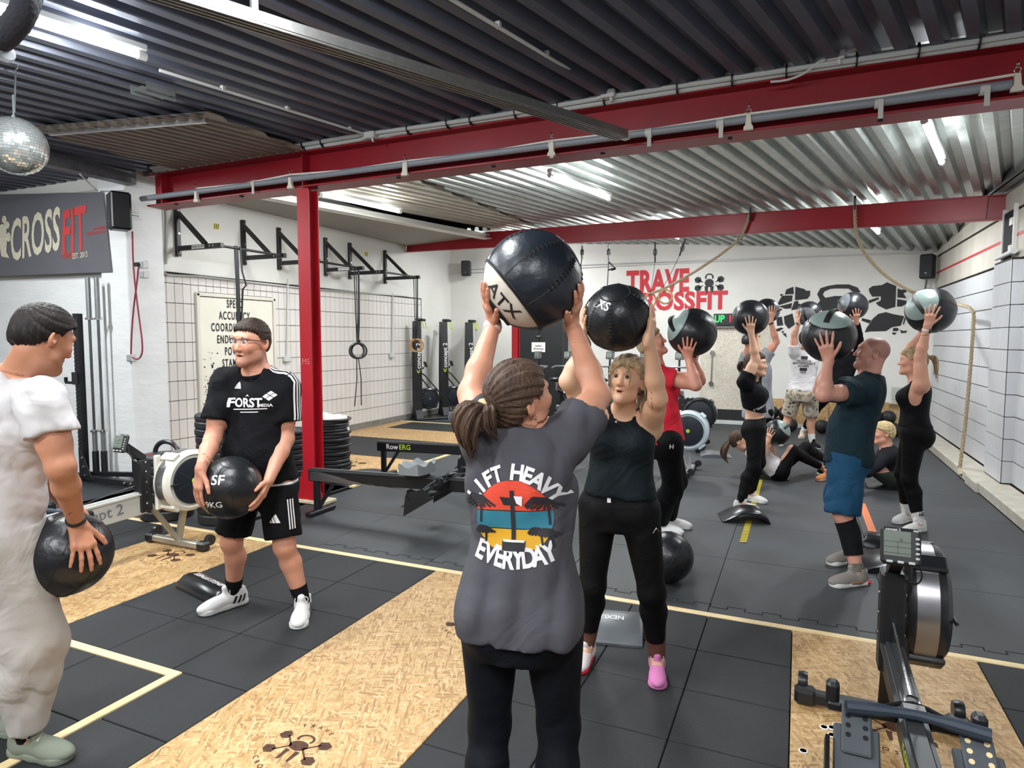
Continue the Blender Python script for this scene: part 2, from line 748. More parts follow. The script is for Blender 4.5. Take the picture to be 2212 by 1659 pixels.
def cells(name, xs, ys, m, gap=0.0025, z=0.0):
    for i in range(len(xs) - 1):
        for j in range(len(ys) - 1):
            slab(name, xs[i] + gap, xs[i + 1] - gap, min(ys[j], ys[j + 1]) + gap, max(ys[j], ys[j + 1]) - gap, m, z)


STEPY = [3.90, 3.44, 3.02, 2.60, 2.17, 1.75, 1.33, 0.9, 0.48, 0.05]
# main hall mats beyond the pine strip
ys_main = [3.955, 5.0, 6.0, 7.0, 8.0, 9.0, 10.0, 11.0, 12.0, YB]
cells('rubber_mat', [-4.46, -3.46, -2.46, -1.46, -0.46, 0.54, 1.8], ys_main, M_RUB, 0.0012)
cells('rubber_mat', [-6.6, -5.53, -4.56], [3.955, 5.0, 5.78], M_RUB, 0.0012)
# puzzle teeth along the front edge of the hall mats
mb = MB()
for i in range(26):
    x = -3.4 + i * 0.2
    mb.box((x, 4.045, 0.0003), (0.09, 0.008, 0.0012)).box((x + 0.045, 4.065, 0.0003), (0.008, 0.045, 0.0012)).box((x + 0.1, 4.085, 0.0003), (0.1, 0.008, 0.0012)).box((x + 0.145, 4.065, 0.0003), (0.008, 0.045, 0.0012))
obj('puzzle_edge', mb, M_DARKGAP, fl, kind='stuff', smooth=False)
# lifting lanes in front: board, rubber, board, rubber, board, rubber
slab('pine_strip', -5.6, 2.05, 3.902, 3.953, M_PINE, 0.002)
for (x0, x1, cuts) in ((-4.83, -3.832, [3.9, 1.6, 0.0]), (-2.318, -1.362, [3.9, 2.31, 0.0]), (0.012, 0.878, [3.9, 1.45, 0.0])):
    for a, b in zip(cuts[:-1], cuts[1:]):
        slab('strand_board', x0, x1, b + 0.001, a, M_OSB, 0.001)
cells('rubber_tile', [-3.83, -3.31, -2.82, -2.32], STEPY[:5], M_RUBB)
cells('rubber_tile', [-2.74, -2.32], STEPY[4:], M_RUBB)
cells('rubber_tile', [-5.6, -5.2, -4.832], STEPY, M_RUBB)
slab('pine_strip', -3.83, -2.745, 2.118, 2.168, M_PINE, 0.003)
slab('pine_strip', -2.795, -2.745, 0.0, 2.118, M_PINE, 0.003)
cells('rubber_tile', [-3.83, -3.31, -2.797], [2.116, 1.7, 1.28, 0.86, 0.4], M_RUBB)
slab('pine_strip', -3.9, -3.33, 0.9, 0.95, M_PINE, 0.004)
cells('rubber_tile', [-1.36, -0.90, -0.45, 0.01], STEPY, M_RUBB)
cells('rubber_tile', [0.88, 1.35, 1.8], STEPY, M_RUBB)
slab('pine_strip', -5.66, -5.6, 0.4, 3.9, M_PINE, 0.002)
slab('rubber_mat', -10, -5.67, -1.0, 5.1, M_RUBS, 0.0)
slab('rubber_mat', -5.6, 2.08, -3.9, 0.0, M_RUBB, 0.0)
# platforms along the tiled wall
slab('pine_strip', -4.56, -4.5, 5.78, 10.9, M_PINE, 0.004)
slab('pine_strip', -7.3, -4.5, 10.86, 10.93, M_PINE, 0.004)
for (y0, y1) in ((5.2, 6.395), (7.42, 8.87), (9.95, 10.85)):
    cells('rubber_tile', [-6.96, -6.35, -5.75, -5.15, -4.565], [y0, (y0 + y1) / 2, y1], M_RUBB)
for (y0, y1) in ((6.4, 7.415), (8.88, 9.945)):
    slab('strand_board', -6.96, -4.565, y0, y1, M_OSB, 0.001)
slab('strand_board', -7.29, -6.965, 5.2, 10.85, M_OSB, 0.001)
slab('rubber_mat', -7.3, -4.46, 10.94, YB, M_RUB, 0.0)


def brand(cx, cy, s, ang=0.0):
    """round burnt club mark on a board: name over crossed dumbbells and a kettlebell"""
    ux = np.array([math.cos(ang), math.sin(ang), 0])
    uy = np.array([-math.sin(ang), math.cos(ang), 0])
    o = np.array([cx, cy, 0.0015])
    mb = MB()
    for i, ch in enumerate('TRAVE'):
        a = math.radians(118 - i * 14)
        d = np.array([math.cos(a), math.sin(a)])
        t = np.array([math.sin(a), -math.cos(a)])
        flat_text(mb, ch, 0.2 * s, o + (ux * d[0] + uy * d[1]) * s, ux * t[0] + uy * t[1], ux * d[0] + uy * d[1], 0.01, lift=0.0006)
    for i, ch in enumerate('CROSSFIT'):
        a = math.radians(225 + i * 13)
        d = np.array([math.cos(a), math.sin(a)])
        t = np.array([-math.sin(a), math.cos(a)])
        flat_text(mb, ch, 0.2 * s, o + (ux * d[0] + uy * d[1]) * s, ux * t[0] + uy * t[1], -(ux * d[0] + uy * d[1]), 0.01, lift=0.0006)
    P = [disc2(0, 0.12 * s, 0.3 * s, 0.2 * s, 14)] + ring2(0, 0.42 * s, 0.2 * s, 0.28 * s, 14, -0.6, PI + 0.6, 0.7)
    for sx in (-1, 1):
        for sy in (-1, 1):
            c = (sx * 0.66 * s, (0.05 + sy * 0.33) * s)
            P.append([(c[0] + 0.22 * s * math.cos(k * PI / 3 + 0.4) * random.uniform(0.8, 1.15), c[1] + 0.18 * s * math.sin(k * PI / 3 + 0.4)) for k in range(6)])
            P += stroke2([(c[0] - sx * 0.1 * s, c[1]), (sx * 0.2 * s, 0.05 * s)], 0.05 * s)
        P.append([(sx * 0.1 * s, -0.1 * s), (sx * 0.24 * s, -0.1 * s), (sx * 0.2 * s, -0.55 * s), (sx * 0.12 * s, -0.5 * s)])
    flat_poly(mb, P, o, ux, uy, 0.0006)
    obj('burnt_mark', mb, M_BURN, fl, smooth=False, clean=False)


brand(-1.81, 1.93, 0.15)
brand(-4.33, 3.35, 0.19)
brand(-1.7, 3.22, 0.15)
brand(0.42, 3.05, 0.17)
brand(-5.45, 6.85, 0.3, -0.1)

# ---- walls
w = obj('wall_back', MB().box((-3.0, YB + 0.1, 1.9), (14.0, 0.2, 4.2)), M_WHITE, kind='structure', smooth=False)
wb = w
wl = obj('wall_left', MB().box((XL - 0.1, 9.2, 2.1), (0.18, 8.2, 4.2)), M_GROUT, kind='structure', smooth=False)
wr = obj('wall_right', MB().box((XR + 0.12, 4.5, 1.8), (0.2, 17.2, 4.0)), M_GROUT, kind='structure', smooth=False)
wf = obj('wall_front', MB().box((-9.0, 5.25, 1.9), (4.0, 0.3, 3.8)).box((-9.25, 5.08, 1.2), (3.9, 0.06, 2.43)), M_BRICKW, kind='structure', smooth=False)
obj('pier', MB().box((-7.15, 5.19, 1.9), (0.46, 0.46, 3.8), bev=0.01), M_BRICKW, wf, smooth=False)
obj('wall_band', MB().box((-9.0, 5.06, 3.47), (3.7, 0.06, 0.2), bev=0.005), M_WHITE, wf, smooth=False)
# painted plaster above the tiles, and the plain stretch at the back
obj('plaster', MB().box((XL - 0.0, 9.1, 3.35), (0.02, 8.0, 1.72)), M_WHITE, wl, smooth=False)
obj('plaster', MB().box((XL + 0.0, 12.4, 1.25), (0.024, 1.3, 2.5)), M_WHITE, wl, smooth=False)
# left wall tiles: the 300 nearest single, the rest joined
TZ = [0.1 + 0.25 * k for k in range(10)]
TZ[-1] = 2.47
tile_me = MB().box((0, 0, 0), (0.012, 0.1135, 0.2425), bev=0.002).mesh('tile', False)
far = MB()
nt_ = 0
y = 5.37
while y < 11.72:
    for k in range(10):
        z0 = 0.1 + 0.25 * k
        z1 = min(z0 + 0.25, 2.47)
        if 6.15 < y + 0.06 < 7.55 and z0 < 2.2:
            if z1 < 2.3:
                continue
            z0 = 2.265
        h = z1 - z0
        if nt_ < 296 and abs(h - 0.25) < 1e-6:
            o = bpy.data.objects.new('tile', tile_me)
            COL.objects.link(o)
            if not tile_me.materials:
                tile_me.materials.append(M_TILE)
            o.parent = wl
            o.location = (XL + 0.0 + random.uniform(-0.0008, 0.0008), y + 0.06, (z0 + z1) / 2)
            o.rotation_euler = (0, 0, random.uniform(-0.004, 0.004))
            nt_ += 1
        else:
            far.box((XL + 0.0, y + 0.06, (z0 + z1) / 2), (0.012, 0.113, h - 0.008))
    y += 0.12
obj('tile_field', far, M_TILE, wl, kind='stuff', smooth=False)
obj('baseboard_left', MB().box((XL + 0.02, 9.0, 0.05), (0.03, 7.8, 0.1)), mat('grey_cement_skirting', '#7c7a74', 0.8, var=0.2, vscale=8), kind='structure', smooth=False)
# painted-over door with the list of words
d1 = obj('door_1', MB().box((XL + 0.012, 6.85, 1.1), (0.03, 1.3, 2.2), bev=0.004), mat('cream_door_paint', '#e2ded0', 0.55, var=0.06, vscale=2), kind='structure', smooth=False)
mb = MB()
for a, b in (((XL + 0.02, 6.17, 1.12), (0.05, 0.05, 2.26)), ((XL + 0.02, 7.53, 1.12), (0.05, 0.05, 2.26)), ((XL + 0.02, 6.85, 2.235), (0.05, 1.4, 0.05))):
    mb.box(a, b, bev=0.006)
obj('door_frame', mb, mat('cream_frame_paint', '#d9d4c6', 0.5), d1, smooth=False)
mb = MB()
for i, wd in enumerate(('SPEED', 'ACCURACY', 'COORDINATION', 'ENDURANCE', 'POWER', 'STAMINA')):
    p = at_x(507, 658 + 25.3 * i, XL + 0.03)
    flat_text(mb, wd, 0.155, p, Y3, Z3, 0.022, 0.56, spacing=1.25)
obj('lettering', mb, M_PRINTK, d1, smooth=False, clean=False)
mb = MB()
for i in range(120):
    z = abs(random.gauss(0, 0.28)) + 0.75
    if z > 1.75:
        continue
    mb.box((XL + 0.029, 6.33 + random.gauss(0, 0.05) + (z - 0.7) * 0.05, z), (0.002, random.uniform(0.005, 0.03), random.uniform(0.005, 0.03)))
obj('mould_stain', mb, mat('black_mould', '#3b3934', 0.9), d1, kind='stuff', smooth=False)
# right wall: tile field below, concrete panels with joints above
mb = MB()
y = 0.6
while y < 12.98:
    for k in range(11):
        z0 = 0.12 + 0.235 * k
        if k == 10:
            continue
        mb.box((XR + 0.012, y + 0.055, z0 + 0.1175), (0.014, 0.1015, 0.2255), bev=0.003)
    y += 0.105
obj('tile_field', mb, M_TILER, wr, kind='stuff', smooth=False)
zs = [2.475, 2.745, 3.02, 3.30, 3.6]
for a, b in zip(zs[:-1], zs[1:]):
    for (y0, y1) in ((-3.5, 8.22), (8.24, YB)):
        obj('concrete_panel', MB().box((XR + 0.01, (y0 + y1) / 2, (a + b) / 2), (0.03, y1 - y0 - 0.01, b - a - 0.03), bev=0.004), M_CONCR, wr, smooth=False)
obj('red_seam', MB().box((XR + 0.012, 4.7, 2.745), (0.034, 16.4, 0.026)), M_PRINTR, wr, smooth=False)
# pilaster under the rear beam, tiled
pil = obj('pilaster', MB().box((XR - 0.02, 8.62, 1.24), (0.13, 0.66, 2.5)), M_GROUT, wr, smooth=False)
mb = MB()
for k in range(10):
    z = 0.12 + 0.235 * k + 0.1175
    for j in range(6):
        mb.box((XR - 0.087, 8.345 + 0.11 * j, z), (0.012, 0.104, 0.228), bev=0.003)
    mb.box((XR - 0.03, 8.288, z), (0.1, 0.012, 0.228), bev=0.003)
obj('pilaster_tiles', mb, M_TILER, wr, kind='stuff', smooth=False)
ch = obj('column_recess', MB().box((XR + 0.0, 8.72, 2.78), (0.05, 0.42, 0.5)), M_DARKGAP, wr, smooth=False)
obj('column_flange', MB().box((XR - 0.02, 8.52, 2.8), (0.04, 0.03, 0.56), bev=0.003).box((XR - 0.02, 8.94, 2.8), (0.04, 0.03, 0.56), bev=0.003).box((XR - 0.03, 8.6, 2.9), (0.03, 0.1, 0.08)).box((XR - 0.03, 8.6, 2.62), (0.03, 0.1, 0.06)), mat('white_gloss_steel', '#d8d6d2', 0.35), wr, smooth=False)
obj('conduit_stub', MB().cyl((XR - 0.06, 8.35, 2.56), (XR - 0.08, 8.95, 2.54), 0.03, 0.018), M_LGREY, wr)
obj('baseboard_right', MB().box((1.94, 4.2, 0.055), (0.28, 8.5, 0.11), bev=0.008).box((1.94, 10.72, 0.055), (0.28, 4.54, 0.11), bev=0.008).box((1.87, 8.5, 0.055), (0.2, 0.5, 0.112), bev=0.008), M_CURB, kind='structure', smooth=False)
tag(obj('yellow_tag', MB().box(at_x(2160, 1066, 1.93), (.012, .05, .11), bev=.004), M_YELLOW, smooth=False), 'small yellow tag on the ledge at the foot of the right wall', 'tag')
# steel angle along the top of the right wall
obj('trim_1', MB().box((XR - 0.06, 7.2, 3.30), (0.16, 11.6, 0.02)).box((XR - 0.12, 7.2, 3.35), (0.02, 11.6, 0.12)).box((XR + 0.0, 7.2, 3.27), (0.03, 11.6, 0.03)), M_STEEL, kind='structure', smooth=False)
# back wall fittings
obj('trim_2', MB().box((-2.9, YB - 0.02, 3.12), (9.9, 0.03, 0.02)).tube([(-7.2, YB - 0.03, 3.2), (-3, YB - 0.03, 3.16), (2.0, YB - 0.03, 3.1)], 0.012), M_LGREY, kind='structure', smooth=False)
obj('trim_3', MB().box((-1.15, YB - 0.012, 0.19), (1.5, 0.024, 0.2)), M_PRINTK, kind='structure', smooth=False)
obj('baseboard_back', MB().box((-2.0, YB - 0.03, 0.04), (4.5, 0.05, 0.07), bev=0.004), M_LGREY, kind='structure', smooth=False)
mb = MB()
obj('wall_panel', MB().box((-1.12, YB - 0.012, 1.1), (1.24, 0.02, 1.62)), M_OSBW, wb, smooth=False)
for i in range(4):
    obj('strand_board', MB().box((-0.3 + i * 0.55, YB - 0.015, 0.27), (0.54, 0.025, 0.52)), M_OSB, wb, smooth=False)
# lettering on the back wall
mb = MB()
pA = at_y(1420, 610, YB - 0.005)
flat_text(mb, 'TRAVE', 0.60, pA, X3, Z3, 0.04, 0.66, spacing=1.06, lift=0.004)
pB = at_y(1459, 652.5, YB - 0.005)
flat_text(mb, 'CROSSFIT', 0.47, pB, X3, Z3, 0.04, 0.90, spacing=1.06, lift=0.004)
obj('wall_lettering', mb, M_PRINTR, wb, smooth=False, clean=False)
mb = MB()
for s, (cx, cy) in ((0.155, (1532, 612)),):
    o = at_y(cx, cy, YB - 0.004)
    P = [disc2(0, 0.05 * s, 0.55 * s, 0.5 * s, 18)] + ring2(0, 0.75 * s, 0.34 * s, 0.52 * s, 16, -0.5, PI + 0.5, 0.9)
    for sx in (-1, 1):
        P.append([(sx * 0.12 * s, -0.35 * s), (sx * 0.55 * s, -0.35 * s), (sx * 0.5 * s, -1.0 * s), (sx * 0.3 * s, -1.5 * s), (sx * 0.16 * s, -1.2 * s)])
        for sy in (-1, 1):
            c = (sx * 1.35 * s, (-0.05 + sy * 0.5) * s)
            P.append([(c[0] + 0.45 * s * math.cos(k * PI / 3 + 0.3 * sx * sy), c[1] + 0.42 * s * math.sin(k * PI / 3 + 0.3 * sx * sy)) for k in range(6)])
            P += stroke2([c, (sx * 0.75 * s, (-0.05 + sy * 0.2) * s)], 0.12 * s)
    flat_poly(mb, P, o, X3, Z3, 0.003)


def zpts(L):
    """outline read off the painted emblem, laid out in metres on the wall about its middle"""
    k = 9.9 / FPX * 0.1447 * 1.13
    return [((x - 1080) * k, (520 - y) * k) for x, y in L]


EM = [
    [(300, 215), (400, 175), (410, 290), (280, 295)], [(180, 430), (240, 310), (395, 310), (385, 400), (200, 460)], [(195, 480), (390, 430), (380, 515), (290, 520)],
    [(430, 175), (560, 215), (590, 245), (645, 245), (645, 320), (610, 370), (560, 375), (430, 390)], [(420, 410), (480, 395), (480, 440), (560, 460), (470, 530), (380, 545)], [(205, 300), (230, 280), (260, 295), (225, 318)],
    [(745, 300), (790, 210), (890, 178), (930, 225), (850, 260), (825, 310), (860, 360), (790, 400)], [(890, 178), (1010, 160), (1010, 222), (930, 225)], [(1010, 160), (1180, 165), (1180, 230), (1010, 222)], [(1180, 165), (1300, 215), (1345, 290), (1250, 290), (1180, 230)],
    [(790, 400), (860, 360), (1000, 335), (1180, 345), (1330, 400), (1400, 520), (1390, 640), (1300, 700), (760, 660), (745, 470)],
    [(1450, 240), (1500, 200), (1620, 190), (1690, 150), (1810, 210), (1810, 520), (1690, 555), (1590, 500), (1550, 455), (1615, 420), (1615, 360), (1500, 360), (1460, 290)], [(1455, 415), (1580, 370), (1595, 400), (1460, 460)],
    [(1830, 245), (1880, 270), (1955, 255), (1945, 300), (1905, 320), (1950, 395), (1830, 380)], [(1830, 405), (1950, 430), (1945, 480), (1890, 515), (1830, 515)],
    [(1375, 680), (1500, 715), (1480, 765), (1370, 720)], [(1520, 690), (1590, 620), (1690, 595), (1780, 625), (1930, 660), (1890, 800), (1780, 820), (1700, 880), (1480, 885), (1420, 900), (1440, 830), (1480, 770)], [(1935, 675), (1950, 700), (1930, 785), (1915, 780)],
    [(1790, 835), (1840, 830), (1870, 850), (1850, 880), (1790, 880)], [(1880, 860), (1930, 880), (1970, 870), (1965, 905), (1900, 912)], [(1780, 900), (1840, 905), (1820, 935), (1790, 930)],
    [(165, 660), (245, 640), (270, 780), (180, 790)], [(275, 640), (400, 595), (440, 770), (350, 840), (290, 760)], [(130, 880), (165, 840), (240, 815), (275, 830), (220, 870), (160, 885)], [(240, 880), (290, 870), (270, 910)], [(260, 915), (310, 905), (330, 980)], [(400, 850), (500, 830), (480, 960), (400, 975)]]
pE = at_y(1816, 665, YB - 0.004)
flat_poly(mb, [zpts(q) for q in EM], pE, X3, Z3, 0.003)
obj('wall_emblem', mb, M_PRINTK, wb, smooth=False, clean=False)
mb = MB()
pK = at_y(1806, 672, YB - 0.004)
flat_poly(mb, stroke2([(-0.06, 0.0), (0.12, 0.08)], 0.02) + stroke2([(-0.02, -0.05), (0.16, 0.03)], 0.02) + stroke2([(0.02, -0.1), (0.2, -0.02)], 0.02), pK, X3, Z3, 0.006)
obj('emblem_highlights', mb, M_PAPER, wb, smooth=False, clean=False)

# ---- ceiling
BIG = 60
k2 = np.array([2.2 / 9.38, 1, 0])       # normal of the rear beam's line
pb2 = np.array([XL, 11.2, 0])
edge_n = RPP
pe = np.array([-6.07, 7.2, 0])
rib_sheet('ceiling', [((0, 5.05, 0), (0, 1, 0)), ((XR + 0.1, 0, 0), (1, 0, 0)), ((-10.8, 0, 0), (-1, 0, 0)), ((0, -3.9, 0), (0, -1, 0))], M_DARKS)['kind'] = 'structure'
rib_sheet('ceiling', [((0, 5.05, 0), (0, -1, 0)), (pb2, k2), ((XR + 0.1, 0, 0), (1, 0, 0)), ((-4.12, 0, 0), (-1, 0, 0))], M_GALV)['kind'] = 'structure'
rib_sheet('ceiling', [((0, 5.05, 0), (0, -1, 0)), (pb2, k2), (pe, -edge_n), ((-4.22, 0, 0), (1, 0, 0))], M_BEIGES)['kind'] = 'structure'
rib_sheet('ceiling', [(pb2, -k2), ((0, YB + 0.1, 0), (0, 1, 0)), ((XR + 0.1, 0, 0), (1, 0, 0)), ((XL - 0.1, 0, 0), (-1, 0, 0))], M_GALV)['kind'] = 'structure'
obj('ceiling_gap', MB().box((-4.17, 7.6, 3.68), (0.5, 5.6, 0.05), bev=0), M_DARKGAP, kind='structure', smooth=False)
obj('ceiling_backing', MB().box((-4.2, 4.5, 4.02), (13.4, 17.5, 0.04)), M_DARKGAP, kind='structure', smooth=False)
# soffit between the tiled wall and the slanting edge of the sheets, with its pale edge profile
e0, e1 = pe - RIB * 2.1, pe + RIB * 3.9
poly = [(XL, 5.2), (e0[0], 5.2), tuple((pe + RIB * 3.6)[:2]), (XL, 11.15)]
obj('trim_4', MB().prism(poly, (0, 0, 3.5), X3, Y3, 0.03), mat('grey_soffit_paint', '#9b9892', 0.7), kind='structure', smooth=False)
mb = MB()
R_rib = np.array([RPP, RIB, Z3]).T
c = (e0 + pe + RIB * 3.45) / 2
L = np.linalg.norm(pe + RIB * 3.45 - e0)
mb.box((c[0], c[1], 3.47), (0.03, L, 0.12), R_rib, 0.004).box((c[0] + RPP[0] * 0.07, c[1] + RPP[1] * 0.07, 3.42), (0.16, L, 0.015), R_rib)
obj('trim_5', mb, mat('pale_edge_profile', '#d5d3cb', 0.35, 0.3), kind='structure', smooth=False)
# ceiling panel hung under the slate sheets, with its alloy front rail
cp = rib_sheet('ceiling_panel', [((0, 4.96, 0), (0, 1, 0)), ((-4.36, 0, 0), (1, 0, 0)), ((-6.1, 0, 0), (-1, 0, 0)), ((-5.2, 3.7, 0), (0.2, -1, 0))], M_BROWNS, 0.07, pitch=0.115, depth=0.03)
cp['kind'] = 'structure'
p0, p1 = at_z(108, 291, 3.42), at_z(446, 263, 3.42)
p0, p1 = p0 + Z3 * .035, p1 + Z3 * .035
obj('panel_rail', MB().tube([p0, p1], 0.05, 4, flat=(0.5, 1.2)), mat('bright_alloy', '#c5c8cc', 0.3, 0.8), cp, smooth=False)
# roof channel along the left, in front of the piers
obj('trim_6', MB().box((-6.85, 2.4, 3.36), (0.14, 5.2, 0.015)).box((-6.78, 2.4, 3.42), (0.014, 5.2, 0.12)).box((-6.92, 2.4, 3.42), (0.014, 5.2, 0.12)), mat('weathered_zinc', '#72757a', 0.5, 0.6, var=0.3, vscale=9), kind='structure', smooth=False)

# ---- red steelwork


def ibeam(mb, a, b, h, wdt, tf=0.018, tw=0.012):
    a, b = np.asarray(a, float), np.asarray(b, float)
    d = nrm(b - a)
    s = nrm(np.cross(d, Z3))
    u = np.cross(s, d)
    R = np.array([d, s, u]).T
    L = np.linalg.norm(b - a)
    c = (a + b) / 2
    mb.box(c + u * (h - tf / 2), (L, wdt, tf), R, 0.003).box(c + u * tf / 2, (L, wdt, tf), R, 0.003).box(c + u * h / 2, (L, tw, h - 2 * tf), R)


bm1 = thing('roof_beam', 'red steel roof beam with conduits crossing the room above the front column', 'beam', (-2.2, 5.1, 3.1))
mb = MB()
ibeam(mb, (-6.62, 5.12, 3.1), (2.06, 5.12, 3.13), 0.345, 0.24)
obj('girder', mb, M_RED, bm1, smooth=False)
obj('web_stiffener', MB().box((-6.4, 5.06, 3.27), (0.015, 0.1, 0.3)).box((-4.44, 5.06, 3.27), (0.015, 0.1, 0.3)), M_RED, bm1, smooth=False)
mb = MB()
for i in range(9):
    mb.box((-6.2 + i * 0.95, 5.03, 3.098), (0.03, 0.03, 0.012))
obj('bolt_heads', mb, M_DARKGAP, bm1, kind='stuff', smooth=False)
bm2 = thing('roof_beam', 'red steel roof beam spanning the back with climbing ropes looped on it', 'beam', (-2.6, 10.1, 3.1))
mb = MB()
ibeam(mb, (XL + 0.02, 11.2, 3.38), (XR - 0.01, 9.0, 2.98), 0.28, 0.1)
d2 = nrm(np.array([9.38, -2.2, -0.4]))
obj('girder', mb, M_RED, bm2, smooth=False)
s2 = nrm(np.cross(d2, Z3))
o2 = np.array([(XL + XR) / 2, 10.1, 3.32])
obj('face_plate', MB().box(o2 - s2 * -0.036, (9.3, 0.012, 0.25), np.array([d2, s2, np.cross(s2, d2)]).T), M_RED, bm2, smooth=False)


def hcol(name, label, x, y, h, wd, base=True):
    c = thing(name, label, 'column', (x, y, 0))
    mb = MB()
    mb.box((x, y - wd / 2 + 0.006, h / 2), (wd, 0.012, h), bev=0.002).box((x, y + wd / 2 - 0.006, h / 2), (wd, 0.012, h), bev=0.002).box((x, y, h / 2), (0.01, wd - 0.02, h))
    obj('shaft', mb, M_REDC, c, smooth=False)
    if base:
        for s in (-1, 1):
            obj('gusset', MB().prism([(0, 0), (s * 0.11, 0), (0, 0.32)] if s > 0 else [(0, 0), (0, 0.32), (-0.11, 0)], (x + s * wd / 2, y - wd / 2 + 0.012, 0.03), X3, Z3, 0.012), M_REDC, c, smooth=False)
        obj('foot_collar', MB().box((x, y, 0.02), (wd + 0.26, wd + 0.06, 0.035), bev=0.006), mat('cream_filler', '#cfc4a5', 0.8, var=0.2, vscale=20), c, smooth=False)
        mb = MB()
        flat_text(mb, 'M5', 0.08, (x, y - wd / 2 - 0.001, 1.42), X3, Z3)
        obj('scratched_mark', mb, mat('scratch_pink', '#c8757a', 0.7), c, smooth=False, clean=False)
    return c


hcol('steel_column', 'red steel column with triangular foot gussets in front of the plate stacks', -4.44, 5.08, 3.1, 0.145)
pc = at_beam2(1114, 750)
hcol('steel_column', 'red steel column far back beside the black cabinet', pc[0], pc[1], 3.2, 0.11, False)

# services clipped to the front beam
mb = MB()
for k, (dy, dz) in enumerate(((0, 0), (-0.035, 0.018), (0.01, 0.04))):
    mb.tube([(-6.5 + i * 0.5, 4.985 + dy + 0.004 * math.sin(i * 1.7 + k), 3.47 + dz + 0.006 * math.sin(i * 1.1 + 2 * k)) for i in range(18)], 0.019, 8)
obj('conduit_bundle', mb, mat('pale_grey_conduit', '#b9bcbc', 0.45), bm1)
mb = MB()
for i in range(22):
    mb.lathe([(0.05, -0.006), (0.05, 0.006)], (-6.4 + i * 0.39 + random.uniform(-0.1, 0.1), 4.975, 3.49), X3, 10)
obj('cable_ties', mb, M_BLACK, bm1, kind='stuff')
obj('service_pipe', MB().cyl((-6.7, 5.0, 3.19), (1.15, 5.0, 3.21), 0.03, n=14), M_PVC, bm1)
mb = MB()
for px, py in ((545, 390), (875, 350), (1190, 303), (1400, 280), (1555, 250), (1900, 200), (2130, 165)):
    p = at_y(px, py, 4.97)
    mb.lathe([(0.034, -0.025), (0.036, 0), (0.034, 0.025)], (p[0], 5.0, 3.2), X3, 12)
    mb.box((p[0] + 0.01, 4.965, 3.15), (0.03, 0.004, 0.12))
obj('pipe_clips', mb, mat('grey_white_tape', '#c4c2bd', 0.5), bm1, kind='stuff')
hooks = [(425, 425), (628, 395), (875, 366), (1192, 322), (1617, 264), (2197, 178)]
pts = []
for i, (px, py) in enumerate(hooks):
    p = at_y(px, py - 18, 4.985)
    pts.append(p)
    if i < len(hooks) - 1:
        q = at_y((px + hooks[i + 1][0]) / 2, (py + hooks[i + 1][1]) / 2 - 13, 4.985)
        pts.append(q)
obj('lead', MB().tube(pts, 0.009, 6), M_CABLEW, bm1)
pts2 = [at_y(px, py + 5 * math.sin(px * 0.013), 4.99) for px, py in zip(range(1190, 2190, 100), [320 - 0.152 * i for i in range(0, 1000, 100)])]
obj('lead', MB().tube(pts2, 0.005, 5), mat('orange_lead', '#b5502f', 0.5), bm1)
HK = ['leftmost, near the pier end of the red beam', 'just left of the front red column', 'right of the front red column', 'near the hanging alloy rail end', 'above the wall lettering right of the rail', 'far right under the red beam']
for i, (px, py) in enumerate(hooks):
    p = at_y(px, py, 4.98)
    h = thing('lamp_hook', 'white hook on the beam cable, ' + HK[i], 'hook', p, 'hooks hanging along the front beam')
    u = np.array(p)
    obj('clip_body', MB().prism([(-0.014, 0.05), (0.014, 0.05), (0.02, -0.02), (0.032, -0.035), (0.032, -0.055), (-0.032, -0.055), (-0.032, -0.035), (-0.02, -0.02)], u + Y3 * 0.012, X3, Z3, 0.03), mat('ivory_plastic', '#d8d2c2', 0.5), h, smooth=False)
    obj('chain', MB().tube(arc(u + Z3 * 0.075, 0.018, 0, 2 * PI, 10, X3, Z3), 0.004, 5).tube(arc(u + Z3 * 0.11, 0.018, 0, 2 * PI, 10, Y3, Z3), 0.004, 5), M_CHROME, h)
for i, (px, py, lb) in enumerate(((800, 292, 'grey junction box on the conduits above the red column'), (1314, 203, 'grey junction box where the middle ceiling conduit meets the beam'), (1805, 120, 'grey junction box with looping cables at right above the red beam'))):
    p = at_y(px, py, 4.93)
    j = thing('junction_box', lb, 'junction box', p, None)
    obj('box', MB().box(p, (0.11, 0.06, 0.06), bev=0.008), M_LGREY, j)
    obj('gland', MB().cyl(p + np.array([-0.05, 0, -0.01]), p + np.array([-0.09, 0, -0.02]), 0.012).cyl(p + np.array([0.02, 0, -0.03]), p + np.array([0.03, 0, -0.06]), 0.012), M_LGREY, j)
    if i == 2:
        obj('cable', MB().tube(bez(p + X3 * 0.05, p + np.array([0.12, 0, 0.06]), p + np.array([0.16, 0, 0.0]), p + np.array([0.2, 0.03, -0.02])), 0.008, 6).tube(bez(p - X3 * 0.05, p + np.array([-0.12, 0, 0.0]), p + np.array([-0.15, 0, -0.14]), p + np.array([-0.4, 0.02, -0.1])), 0.008, 6), M_LGREY, j)
cdt = mat('white_conduit', '#cfd0ce', 0.4)
for lb, a, b in (('white conduit running from the near left ceiling lamp to the beam', (345, 152), (790, 290)), ('white conduit under the dark ceiling meeting the beam at the middle box', (968, -6), (1302, 193))):
    p0, p1 = at_z(*a, 3.46), at_y(*b, 4.93)
    t = thing('ceiling_conduit', lb, 'conduit', p0)
    obj('pipe', MB().cyl(p0, p1, 0.012, n=8), cdt, t)
    mb = MB()
    for k in (0.25, 0.55, 0.9):
        q = p0 + (p1 - p0) * k
        mb.box(q + Z3 * 0.012, (0.03, 0.03, 0.035))
    obj('saddle_clips', mb, cdt, t)
